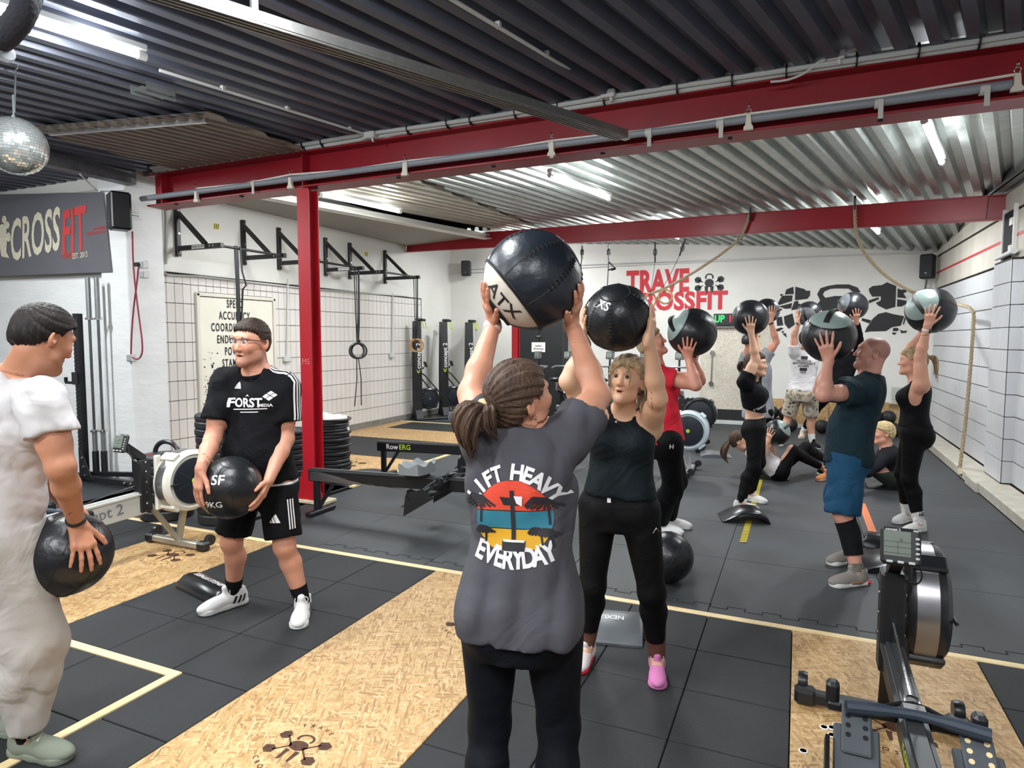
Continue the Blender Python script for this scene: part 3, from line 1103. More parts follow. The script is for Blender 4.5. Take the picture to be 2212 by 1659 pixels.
# alloy rail hanging under the slate sheets
p0, p1 = np.array([-2.95, 1.35, 3.15]), np.array([-1.235, 4.8, 3.13])
t = thing('hanging_rail', 'long flat alloy rail slanting below the dark ceiling towards the red beam', 'rail', (p0 + p1) / 2)
d = nrm(p1 - p0)
s_ = nrm(np.cross(d, Z3))
Rr = np.array([d, s_, np.cross(s_, d)]).T
Lr = np.linalg.norm(p1 - p0)
M_RAILA = mat('brushed_alloy', '#a3a39f', 0.32, 0.85, var=0.12, vscale=30, stretch=(1, 1, 1))
mb = MB().box((p0 + p1) / 2, (Lr, 0.1, 0.012), Rr)
for k in (-0.045, -0.015, 0.015, 0.045):
    mb.box((p0 + p1) / 2 + s_ * k - Z3 * 0.008, (Lr, 0.008, 0.016), Rr)
mb.box((p0 + p1) / 2 + s_ * 0.05 + Z3 * 0.02, (Lr, 0.006, 0.05), Rr)
obj('profile', mb, M_RAILA, t, smooth=False)
obj('end_bracket', MB().box(p1 + Z3 * 0.02 + d * 0.03, (0.05, 0.05, 0.06), Rr), M_LGREY, t, smooth=False)
q = p0 + d * 1.2
obj('hanger', MB().box(q + Z3 * 0.18, (0.03, 0.03, 0.36), Rr), M_STEEL, t, smooth=False)

# ---- lamps


def tube_lamp(label, a, b, watt=None, z=None):
    a, b = np.asarray(a, float), np.asarray(b, float)
    c = (a + b) / 2
    t = thing('strip_light', label, 'lamp', c, 'fluorescent ceiling lights')
    d = nrm(b - a)
    s = nrm(np.cross(d, Z3))
    u = np.cross(s, d)
    R = np.array([d, s, u]).T
    L = np.linalg.norm(b - a)
    obj('tube', MB().cyl(a + d * 0.05, b - d * 0.05, 0.022, n=12), M_TUBE, t)
    obj('end_cap', MB().cyl(a, a + d * 0.05, 0.026, n=12), M_LGREY, t)
    obj('end_cap', MB().cyl(b - d * 0.05, b, 0.026, n=12), M_LGREY, t)
    obj('batten', MB().box(c + u * 0.05, (L, 0.06, 0.04), R, 0.005), M_LGREY, t, smooth=False)
    for k in (-.3, .3):
        pl = bpy.data.lights.new('tube_side_glow', 'POINT')
        pl.energy = LAMP_W * 0.28 * (watt or 1.0) * L / 1.5
        pl.shadow_soft_size = 0.06
        pl.color = (0.95, 0.985, 1.0)
        po = bpy.data.objects.new('tube_side_glow', pl)
        COL.objects.link(po)
        po.location = tuple(c + d * L * k - u * 0.03)
    la = bpy.data.lights.new('tube_glow', 'AREA')
    la.shape = 'RECTANGLE'
    la.size = L * 0.9
    la.size_y = 0.06
    la.energy = LAMP_W * 0.6 * (watt or 1.0) * L / 1.5
    la.color = (0.95, 0.985, 1.0)
    lo = bpy.data.objects.new('tube_glow', la)
    COL.objects.link(lo)
    lo.matrix_world = Matrix(((d[0], s[0], u[0], c[0]), (d[1], s[1], u[1], c[1]), (d[2], s[2], u[2], c[2] - 0.03), (0, 0, 0, 1)))
    return t


tube_lamp('lit tube lamp at the upper left behind the black hose', (-4.2, 1.45, 3.42), (-3.82, 2.92, 3.42))
tube_lamp('lit tube lamp under the silver ceiling above the navy wall ball', (-2.49, 6.6, 3.39), (-2.19, 7.94, 3.37))
tube_lamp('lit tube lamp next to the pale soffit at left behind the red column', (-5.42, 6.4, 3.41), (-5.13, 7.75, 3.41))
tube_lamp('lit tube lamp at the right above the person in blue shorts', (0.83, 5.95, 3.32), (1.17, 7.25, 3.28), .75)
tube_lamp('lit tube lamp behind the rear beam over the wall lettering', (-2.2, 10.3, 3.36), (-1.93, 11.4, 3.36), 1.1)
tube_lamp('lit tube lamp behind the rear beam at right of the climbing rope', (0.72, 9.65, 3.2), (1.0, 10.75, 3.16), .9)
tube_lamp('lit tube lamp behind the rear beam at left, hidden by it', (-5.2, 11.2, 3.5), (-4.95, 12.2, 3.5), 1.3)
tube_lamp('lit tube lamp just above the picture, before the red beam', (-2.15, 1.3, 3.42), (-1.86, 2.42, 3.42))
tube_lamp('lit tube lamp beyond the left edge over the rack', (-7.7, 2.0, 3.42), (-7.35, 3.4, 3.42), 1.4)  # unseen fitting, added for more light on the banner wall
tube_lamp('lit tube lamp behind the camera at left', (-4.5, -1.7, 3.42), (-4.12, -0.25, 3.42), 1.3)  # this and the next two: unseen fittings added as frontal fill
tube_lamp('lit tube lamp behind the camera in the middle', (-1.9, -1.9, 3.42), (-1.52, -0.45, 3.42), 1.3)  # added out of view, fills the fronts of the figures
tube_lamp('lit tube lamp behind the camera at right', (0.4, -1.6, 3.42), (0.75, -0.15, 3.42), 1.3)  # added fill from behind the camera, never in view
# ------------------------------------------------------------------ equipment
def xf(mb, o, ex, ey, ez=None):
    """turn local coordinates of a mesh buffer into the frame (o, ex, ey, ez)"""
    ex, ey = np.asarray(ex, float), np.asarray(ey, float)
    ez = np.cross(ex, ey) if ez is None else np.asarray(ez, float)
    R = np.array([ex, ey, ez]).T
    o = np.asarray(o, float)
    mb.v = [tuple(o + R @ np.array(p)) for p in mb.v]
    return mb


M_LEATHER = mat('black_ball_leather', '#191b1f', 0.34, bump=0.35, bscale=26, var=0.12, vscale=12)
M_NAVY = mat('dark_navy_ball_leather', '#1a2029', 0.36, bump=0.35, bscale=24, var=0.1, vscale=10)
M_CAPG = mat('grey_green_ball_leather', '#8b9c97', 0.34, bump=0.3, bscale=24, var=0.1, vscale=10)
M_CAPD = mat('dark_grey_ball_leather', '#5d6265', 0.36, bump=0.3, bscale=24, var=0.1, vscale=10)
M_CAPW = mat('cream_ball_leather', '#d2cabd', 0.42, bump=0.25, bscale=24, var=0.08, vscale=10)
M_SEAM = mat('stitched_seam', '#0b0c0e', 0.6)


def ball(label, c, R, pole=(0, 0, 1), kind='plain', side=None, group='wall balls in the room', mm=None, prints=(), gather=False, seams=8):
    """stitched wall ball; pole is the way its end panel looks"""
    c = np.asarray(c, float)
    w = nrm(pole)
    u = nrm(side if side is not None else np.cross(w, (0.3, 0.9, 0.2)))
    u = nrm(u - w * (u @ w))
    t = np.cross(w, u)
    B = thing('medicine_ball', label, 'medicine ball', c - Z3 * R, group)
    n, m = 48, 30
    lob = lambda th, ph: R * (1 - 0.012 * (math.sin(th) ** 2) * (0.5 + 0.5 * math.cos(8 * ph)) ** 6 + 0.006 * math.sin(3 * ph + 2 * th) * math.sin(th))
    V, F, mi = [], [], []
    for j in range(m + 1):
        th = PI * j / m
        for i in range(n):
            ph = 2 * PI * i / n
            r = lob(th, ph)
            V.append(c + (w * math.cos(th) + (u * math.cos(ph) + t * math.sin(ph)) * math.sin(th)) * r)
    mb = MB()
    for j in range(m):
        for i in range(n):
            th, ph = PI * (j + 0.5) / m, 2 * PI * (i + 0.5) / n
            k = 0
            if kind == 'cap' and th < 0.88 and not (0.8 < (ph % PI) < 0.85):
                k = 1
            if kind == 'wedge' and th < 1.15 and abs(math.sin(th) * math.sin(ph)) < 0.55:
                k = 1
            if kind == 'band' and 0.44 < th < 1.05 and (ph < 1.3 or ph > 2 * PI - 1.2):
                k = 1
            mi.append(k)
            i2 = (i + 1) % n
            F.append((j * n + i, j * n + i2, (j + 1) * n + i2, (j + 1) * n + i))
    mb.add(V, F)
    mb.mi = mi
    ms = mm or [M_LEATHER, {'cap': M_CAPG, 'wedge': M_CAPG, 'band': M_CAPW}.get(kind, M_LEATHER)]
    sh = obj('shell', mb, ms, B, ang=60)
    sm = MB()
    P = lambda th, ph, k=1.0: c + (w * math.cos(th) + (u * math.cos(ph) + t * math.sin(ph)) * math.sin(th)) * lob(th, ph) * k
    t0 = {'cap': 0.89, 'band': 1.1}.get(kind, 0.45)
    if seams:
        for s in range(seams):
            ph = 2 * PI * (s + 0.5) / seams
            sm.tube([P(th, ph, 1.001) for th in np.linspace(t0, PI - 0.45, 16)], 0.0018, 4)
        sm.tube([P(t0, a, 1.001) for a in np.linspace(0, 2 * PI, 37)[:-1]], 0.0022, 4, closed=True)
        sm.tube([P(PI - 0.45, a, 1.002) for a in np.linspace(0, 2 * PI, 25)[:-1]], 0.0025, 4, closed=True)
        for s in range(seams if gather else 0):                  # gathered stitches either side of the seam
            ph = 2 * PI * (s + 0.5) / seams
            for th in np.linspace(PI - 1.5, PI - .6, 10):
                sm.tube([P(th, ph - 0.05 / math.sin(th), 1.001), P(th + 0.012, ph, 1.008), P(th, ph + 0.05 / math.sin(th), 1.001)], 0.0032, 4)
    if sm.v:
        obj('seams', sm, M_SEAM, B, kind='stuff')
    if kind in ('cap', 'wedge'):
        st = MB().tube([P(0.42, a, 1.012 + 0.03 * math.sin((a + 0.5))) for a in np.linspace(-0.6, 0.6 + PI * 0.0, 5)] if False else [P(abs(q), 1.57 if q > 0 else 1.57 + PI, 1.01 + 0.05 * (1 - (q / 0.62) ** 2)) for q in np.linspace(-0.62, 0.62, 9)], 0.02, 6, flat=(1.0, 0.35))
        obj('grip_strap', st, M_SEAM, B)
    if kind == 'band':
        for th in (0.40, 1.07):
            obj('piping', MB().tube([P(th, a, 1.003) for a in np.linspace(0, 2 * PI, 40)[:-1]], 0.006, 5, closed=True), M_SEAM, B)
    for (txt, size, d, up, m_) in prints:
        bv = bvh_of(sh.data)
        d = nrm(sphere_at(*d, (c, R)) - c)
        ux = nrm(np.cross(up, d))
        uy = np.cross(d, ux)
        tv, tf = text_geo(txt, size, 0.012)
        pv, pf = project_geo(tv, tf, bv, c + d * R, ux, uy, 0.0015, R, 0.02)
        q = MB().add(pv, pf)
        obj('print', q, m_, B, clean=False)
    return B


# ---- rowing machines ---------------------------------------------------------------------------------------------------
M_MON = mat('monitor_case', '#1b1c1f', 0.45)
M_LCD = mat('grey_lcd', '#6d756c', 0.25)
M_LCDK = mat('lcd_digits', '#2c302c', 0.5)
M_BTN = mat('grey_button', '#b9bcbc', 0.5)
M_GRILLE = mat('blue_black_grille', '#141b26', 0.4)
M_SILV = mat('silver_band', '#a4a2a6', 0.28, 0.85, var=0.06, vscale=5)
M_LIME = mat('lime_green', '#b5d334', 0.45)
M_WHITEP = mat('off_white_plastic', '#d6d4c9', 0.42)
M_RAILW = mat('silver_white_rail', '#cfcfca', 0.3, 0.3)
M_LEGS = mat('pewter_leg', '#a7a396', 0.38, 0.5)
M_GRIPB = mat('navy_rubber_grip', '#26313f', 0.6)
M_FOOTP = mat('slate_foot_plastic', '#4c5156', 0.5)
M_SEATG = mat('grey_seat_foam', '#7d8184', 0.5)
M_PALEB = mat('pale_blue_plastic', '#c0cfd6', 0.35)


def monitor(par, o, ex, tilt, w=0.13, h=0.135, txt=True):
    """performance monitor looking along ex, tilted back; parts case, screen, buttons"""
    ex = nrm(ex)
    ey = np.cross(Z3, ex)
    n = nrm(ex * math.cos(tilt) + Z3 * math.sin(tilt))
    up = np.cross(n, ey)
    R = np.array([ey, up, n]).T
    ca = obj('monitor', MB().box(o, (w, h, 0.03), R, 0.012), M_MON, par, smooth=False)
    obj('screen', MB().box(o + n * 0.0155 - ey * 0.012 * w / 0.13 + up * 0.01, (w * 0.66, h * 0.66, 0.002), R), M_LCD, ca, smooth=False)
    mb = MB()
    for i in range(5):
        mb.box(o + n * 0.017 + ey * w * 0.40 + up * (h * (0.24 - 0.13 * i)), (w * 0.1, h * 0.06, 0.004), R, 0.002)
    for i in range(3):
        mb.box(o + n * 0.017 + ey * (w * (-0.28 + 0.27 * i)) - up * h * 0.41, (w * 0.16, h * 0.07, 0.004), R, 0.002)
    obj('buttons', mb, M_BTN, ca, kind='stuff', smooth=False)
    if txt:
        mb = MB()
        p = o + n * 0.0165
        flat_text(mb, '0', h * 0.13, p - ey * 0.0 + up * h * 0.17, ey, up)
        for q in (0.12, -0.02, -0.18):
            flat_poly(mb, stroke2([(-w * 0.42, 0), (w * 0.24, 0)], 0.0012), p + up * h * q - ey * 0.0, ey, up)
        flat_poly(mb, stroke2([(0, -h * 0.22), (0, h * 0.12)], 0.0012), p - ey * w * 0.08, ey, up)
        obj('readout', mb, M_LCDK, ca, smooth=False, clean=False)
        for tx, a_, b_ in (('concept 2', .09, -.2), ('PM5', .07, .36)):
            mb = MB()
            flat_text(mb, tx, h * a_, o + n * 0.0152 + ey * w * b_ + up * h * 0.44, ey, up, 0.01)
            obj('maker_lettering', mb, M_PAPER, ca, smooth=False, clean=False)
    return ca


def flywheel(par, o, ax, R, th, mcase, band=True, hub=M_LIME, lean=None):
    """fan housing turning about ax, with grille on the +ax face"""
    ax = nrm(ax)
    pr = [(0.05, -th / 2), (R * 0.86, -th / 2), (R * 0.97, -th / 2 + 0.018), (R, -th / 2 + 0.045), (R, th / 2 - 0.045), (R * 0.97, th / 2 - 0.018), (R * 0.86, th / 2), (R * 0.80, th / 2 - 0.012), (0.05, th / 2 - 0.012)]
    h = obj('fan_housing', MB().lathe(pr, o, ax, 44), mcase, par)
    if band:
        obj('metal_band', MB().lathe([(R + 0.002, -0.038), (R + 0.002, 0.038)], o, ax, 44), M_SILV, h)
    g = MB().lathe([(0.0, th / 2 - 0.008), (R * 0.74, th / 2 - 0.008), (R * 0.74, th / 2 + 0.004), (R * 0.7, th / 2 + 0.006)], o, ax, 40)
    for k in range(8):
        r = R * (0.16 + 0.07 * k)
        g.lathe([(r, th / 2 - 0.004), (r + 0.003, th / 2 + 0.006), (r + 0.008, th / 2 - 0.004)], o, ax, 32)
    ux = nrm(np.cross(ax, Z3))
    for k in range(7):
        a = 2 * PI * k / 7 + 0.3
        d = ux * math.cos(a) + np.cross(ax, ux) * math.sin(a)
        g.tube([o + ax * (th / 2 + 0.004) + d * R * 0.1, o + ax * (th / 2 + 0.004) + d * R * 0.72], 0.0035, 5)
    obj('grille', g, M_GRILLE, h)
    obj('hub_cap', MB().lathe([(0.0, th / 2 + 0.014), (R * 0.09, th / 2 + 0.012), (R * 0.1, th / 2 - 0.005)], o, ax, 18), hub, h)
    mb = MB()
    for a in (0.9, 2.25, 4.0, 5.3):
        d = ux * math.cos(a) + np.cross(ax, ux) * math.sin(a)
        t = np.cross(ax, d)
        mb.box(o + d * (R + 0.004), (0.03, 0.075, th * 0.85), np.array([d, t, ax]).T, 0.008)
    obj('clasps', mb, mcase, h, kind='stuff', smooth=False)
    obj('damper_lever', MB().box(o + ax * (th / 2 + 0.012) + ux * R * 0.75, (0.07, 0.016, 0.016), np.array([ux, np.cross(ax, ux), ax]).T, 0.006), M_BLKPL, h, smooth=False)
    return h


def rower(label, o, ex, scheme, rail_text=None, rail_z=(0.42, 0.36), handle=0.82, seat_x=1.5, mon_txt=True, rear=True, rh=0.115):
    o = np.asarray(o, float)
    ex = nrm(ex)
    ey = np.cross(Z3, ex)
    L = lambda x, y, z: o + ex * x + ey * y + Z3 * z
    R = np.array([ex, ey, Z3]).T
    mc, mrail, mleg, mfr = scheme
    t = thing('rowing_machine', label, 'rowing machine', o, 'rowing machines in the hall')
    flywheel(t, L(0.0, 0.13, 0.55), ey, 0.24, 0.17, mc)
    # front legs and foot bar with wheel caps
    obj('front_leg', MB().tube([L(0.0, 0.02, 0.05), L(-0.02, 0.1, 0.42)], 0.028, 4, flat=(1.2, 0.7)), mleg, t, smooth=False)
    obj('front_leg', MB().tube([L(0.0, 0.02, 0.05), L(0.24, 0.0, 0.42)], 0.028, 4, flat=(1.2, 0.7)), mleg, t, smooth=False)
    obj('front_foot', MB().box(L(0, 0, 0.04), (0.055, 0.56, 0.05), R, 0.008), mleg, t, smooth=False)
    for s in (-1, 1):
        cp = obj('foot_cap', MB().box(L(0, s * 0.29, 0.04), (0.075, 0.09, 0.075), R, 0.015), M_BLKPL, t, smooth=False)
        obj('caster', MB().lathe([(0.0, -0.02), (0.04, -0.02), (0.045, 0), (0.04, 0.02), (0.0, 0.02)], L(-0.055, s * 0.30, 0.075), ey, 16), M_BLKPL, cp)
    # frame head
    hd = obj('frame_head', MB().box(L(0.27, 0.0, 0.55), (0.10, 0.085, 0.40), R, 0.01), mfr, t, smooth=False)
    obj('side_plate', MB().box(L(0.19, 0.06, 0.56), (0.05, 0.03, 0.42), R, 0.008).box(L(0.15, 0.05, 0.66), (0.1, 0.02, 0.06), R, 0.006).box(L(0.15, 0.05, 0.5), (0.1, 0.02, 0.06), R, 0.006), mc, t, smooth=False)
    mb = MB()
    for z in (0.42, 0.5, 0.58, 0.66, 0.73):
        mb.cyl(L(0.275, 0.044, z), L(0.275, 0.048, z), 0.008, n=8)
        mb.cyl(L(0.275, -0.044, z), L(0.275, -0.048, z), 0.008, n=8)
    obj('bolts', mb, M_CHROME, hd, kind='stuff')
    obj('monitor_arm', MB().tube([L(0.27, 0, 0.70), L(0.27, 0, 0.76), L(0.40, 0, 0.865)], 0.04, 4, flat=(0.9, 0.75)), mfr, t, smooth=False)
    monitor(t, L(0.425, 0.0, 0.89), ex, 0.30, txt=mon_txt)
    obj('sensor_wire', MB().tube(bez(L(0.40, 0.04, 0.87), L(0.45, 0.09, 0.8), L(0.36, 0.08, 0.72), L(0.3, 0.05, 0.72)), 0.003, 5), M_BLKPL, t)
    # rail
    z0, z1 = rail_z
    a, b = L(0.26, 0, z0), L(2.32, 0, z1)
    d = nrm(b - a)
    u = np.cross(d, ey)
    Rr = np.array([d, ey, u]).T
    if u[2] < 0:
        u = -u
    Rr = np.array([d, ey, u]).T
    Ln = np.linalg.norm(b - a)
    rl = obj('rail', MB().box((a + b) / 2, (Ln, 0.06, rh), Rr, 0.006), mrail, t, smooth=False)
    obj('rail_track', MB().box((a + b) / 2 + u * (rh / 2 + .002), (Ln - 0.02, 0.045, 0.008), Rr).box((a + b) / 2 + u * (rh / 2 - .01) + ey * 0.034, (Ln - 0.02, 0.012, 0.012), Rr).box((a + b) / 2 + u * (rh / 2 - .01) - ey * 0.034, (Ln - 0.02, 0.012, 0.012), Rr), mat('dark_track', '#4a4c4e', 0.45, 0.5) if scheme[1] is not M_RAILW else M_RAILW, rl, smooth=False)
    if rail_text:
        for s in (1, -1):
            mb = MB()
            for (tx, sz, xx, m_) in rail_text:
                mb2 = MB()
                flat_text(mb2, tx, sz, a + d * xx + ey * s * 0.0305, -d * s, u, 0.012, 1.05, 'CENTER')
                obj('rail_lettering', mb2, m_, rl, smooth=False, clean=False)
    if rear:
        obj('rear_leg', MB().box(L(2.24, 0, 0.19), (0.055, 0.05, 0.34), R, 0.006), M_BLACK, t, smooth=False)
        obj('rear_brace', MB().tube([L(2.22, 0, 0.05), L(2.02, 0, 0.33)], 0.022, 4, flat=(1.2, 0.8)), M_BLACK, t, smooth=False)
        obj('rear_foot', MB().box(L(2.2, 0, 0.025), (0.07, 0.36, 0.04), R, 0.008), M_BLACK, t, smooth=False)
    # seat
    if seat_x:
        mb = MB()
        cs = a + d * (seat_x - 0.26) + u * 0.13
        V, F = [], []
        nx, ny = 8, 10
        for side in (0, 1):
            for i in range(nx + 1):
                for j in range(ny + 1):
                    x, y = -0.13 + 0.26 * i / nx, -0.15 + 0.3 * j / ny
                    rr = 1 - 0.25 * (abs(y) / 0.15) ** 3
                    z = (0.018 * math.cos(2 * PI * y / 0.16) - 0.02 * math.cos(PI * x / 0.13) + 0.02) if side == 0 else -0.045
                    V.append(cs + d * x * rr + ey * y + u * z)
        k = (nx + 1) * (ny + 1)
        for i in range(nx):
            for j in range(ny):
                q = i * (ny + 1) + j
                F.append((q, q + 1, q + ny + 2, q + ny + 1))
                F.append((k + q, k + q + ny + 1, k + q + ny + 2, k + q + 1))
        rim = [j for j in range(ny + 1)] + [i * (ny + 1) + ny for i in range(1, nx + 1)] + [nx * (ny + 1) + j for j in range(ny - 1, -1, -1)] + [i * (ny + 1) for i in range(nx - 1, 0, -1)]
        for i in range(len(rim)):
            j = rim[(i + 1) % len(rim)]
            F.append((rim[i], j, j + k, rim[i] + k))
        mb.add(V, F)
        st = obj('seat', mb, M_SEATG if scheme[1] is not M_RAILW else M_BLKPL, t, ang=50)
        obj('seat_carriage', MB().box(cs - u * 0.065, (0.2, 0.1, 0.04), Rr, 0.006), M_BLKPL, st, smooth=False)
    # foot stretchers
    for s in (-1, 1):
        pa, pb = L(0.88, s * 0.16, 0.41), L(1.14, s * 0.17, 0.23)
        dd = nrm(pb - pa)
        nn = np.cross(dd, ey)
        if nn[2] < 0:
            nn = -nn
        Rf = np.array([dd, ey, nn]).T
        fp = obj('foot_plate', MB().box((pa + pb) / 2, (0.34, 0.13, 0.018), Rf, 0.006), M_FOOTP, t, smooth=False)
        mb = MB()
        for k in range(6):
            mb.box((pa + pb) / 2 + dd * (0.02 + 0.02 * k) + nn * 0.012, (0.008, 0.11, 0.008), Rf, 0.002)
        obj('tread_ribs', mb, M_BLKPL, fp, kind='stuff', smooth=False)
        fx = obj('heel_slider', MB().box(pa - dd * 0.0 + nn * 0.02, (0.17, 0.085, 0.012), Rf, 0.005), M_FOOTP, t, smooth=False)
        mb = MB()
        for k in range(4):
            for q in (-1, 1):
                mb.cyl(pa + dd * (-0.06 + 0.03 * k) + ey * q * 0.024 + nn * 0.026, pa + dd * (-0.06 + 0.03 * k) + ey * q * 0.024 + nn * 0.0275, 0.008, n=10)
        obj('adjuster_holes', mb, M_PINE if s > 0 else M_DARKGAP, fx, kind='stuff')
        obj('foot_strap', MB().tube([(pa + pb) / 2 + dd * 0.05 + ey * q + nn * h for q, h in ((-0.07, 0.0), (-0.065, 0.045), (-0.02, 0.075), (0.03, 0.075), (0.065, 0.045), (0.07, 0.0))], 0.02, 6, flat=(1.0, 0.2)), M_BLKPL, t)
        obj('side_guard', MB().prism([(0, 0), (0.34, 0.02), (0.22, 0.16), (0.04, 0.12)], pa + ey * s * 0.075 - nn * 0.1, dd, nn, 0.012), M_BLKPL, t, smooth=False)
    obj('stretcher_beam', MB().box(L(1.0, 0, 0.30), (0.09, 0.36, 0.03), R, 0.006), M_BLKPL, t, smooth=False)
    # handle with its chain
    if handle:
        hx, hz = handle, 0.49
        pts = [L(hx + 0.03 * abs(y / 0.25) ** 1.5, y, hz - 0.01 * abs(y / 0.25)) for y in np.linspace(-0.19, 0.19, 13)]
        rr = [0.021 if abs(y) > 0.07 else 0.016 for y in np.linspace(-0.19, 0.19, 13)]
        hd2 = obj('handle', MB().tube(pts, rr, 10), M_GRIPB, t)
        obj('handle_yoke', MB().tube([L(hx - 0.005, -0.09, hz), L(hx - 0.04, -0.04, hz + 0.006), L(hx - 0.05, 0, hz + 0.01), L(hx - 0.04, 0.04, hz + 0.006), L(hx - 0.005, 0.09, hz)], 0.008, 6).box(L(hx - 0.02, 0, hz), (0.05, 0.075, 0.03), R, 0.008), M_BLKPL, hd2)
        obj('shackle', MB().tube([L(hx - 0.05, -0.02, hz + 0.01), L(hx - 0.085, -0.018, hz + 0.012), L(hx - 0.095, 0, hz + 0.012), L(hx - 0.085, 0.018, hz + 0.012), L(hx - 0.05, 0.02, hz + 0.01)], 0.004, 6), M_CHROME, hd2)
        ca, cb = L(0.32, 0, 0.56), L(hx - 0.095, 0, hz + 0.012)
        mb = MB()
        n = 60
        for k in range(n):
            p = ca + (cb - ca) * (k + 0.5) / n
            mb.box(p, (0.0062, 0.009 if k % 2 else 0.006, 0.006), R)
        obj('chain', mb, M_CHROME, t, kind='stuff', smooth=False)
        # handle hooks on the stretcher
        hk = MB().box(L(0.80, -0.14, 0.44), (0.04, 0.2, 0.03), R, 0.006).box(L(0.79, -0.225, 0.475), (0.05, 0.04, 0.085), R, 0.012).box(L(0.80, 0.12, 0.44), (0.04, 0.15, 0.03), R, 0.006).box(L(0.79, 0.18, 0.465), (0.05, 0.04, 0.07), R, 0.012)
        obj('handle_rest', hk, M_BLKPL, t, kind='stuff', smooth=False)
    return t


SILVER = (M_WHITEP, M_RAILW, M_LEGS, M_BLACK)
BLACKS = (mat('black_fan_case', '#1f2124', 0.3), M_BLACK, M_BLACK, M_BLACK)
PALES = (M_PALEB, M_RAILW, mat('pale_grey_leg', '#b9bcbb', 0.4, 0.4), M_BLACK)
M_TXTG = mat('grey_rail_print', '#6f7274', 0.5)
rower('black rowing machine in the right foreground with its handle hooked up', (0.36, 3.12, 0), -Y3, BLACKS, [('RowERG', 0.07, 0.75, M_LIME)], handle=0.86, seat_x=1.46)
rower('silver rowing machine with white fan housing beside the person in glasses', (-4.48, 3.53, 0), -Y3, SILVER, [('concept 2', 0.11, 0.42, M_TXTG)], handle=0.86, seat_x=1.75, rh=0.165)
rower('black rowing machine with grey seat behind the red column, rail streaked silver', (-1.9, 4.78, 0), -X3, BLACKS, None, seat_x=1.12)
rower('black rowing machine further back with lettered rail end', (-2.28, 6.4, 0), -X3, BLACKS, [('Row', 0.085, 1.84, M_PAPER), ('ERG', 0.085, 1.66, M_LIME)], seat_x=0)
rower('rowing machine with pale blue fan housing behind the red shirt', (-1.18, 8.05, 0), -X3, PALES, None, handle=0, mon_txt=False)
rower('black rowing machine with black fan near the white board panel', (-1.3, 9.9, 0), -X3, BLACKS, None, handle=0, mon_txt=False)
# silver flash printed along the near black rail
for o in bpy.data.objects:
    if o.get('label', '').startswith('black rowing machine with grey seat'):
        rl = [c for c in o.children if c.name.startswith('rail') and 'track' not in c.name][0]
        mb = MB()
        for k in range(6):
            y0 = 0.048 - 0.018 * k
            mb.add([(-4.2 + 0.0 * k, 4.78 - 0.0315, 0.366 + y0), (-4.2, 4.78 - 0.0315, 0.366 + y0 - 0.011), (-3.5 + 0.09 * k, 4.78 - 0.0315, 0.375 - 0.05), (-3.5 + 0.09 * k, 4.78 - 0.0315, 0.375 - 0.046)], [(0, 1, 2, 3)])
        obj('silver_flash', mb, M_SILV, rl, smooth=False, clean=False)
# overflow of the tested area: green label
# ---- ski machines against the left wall


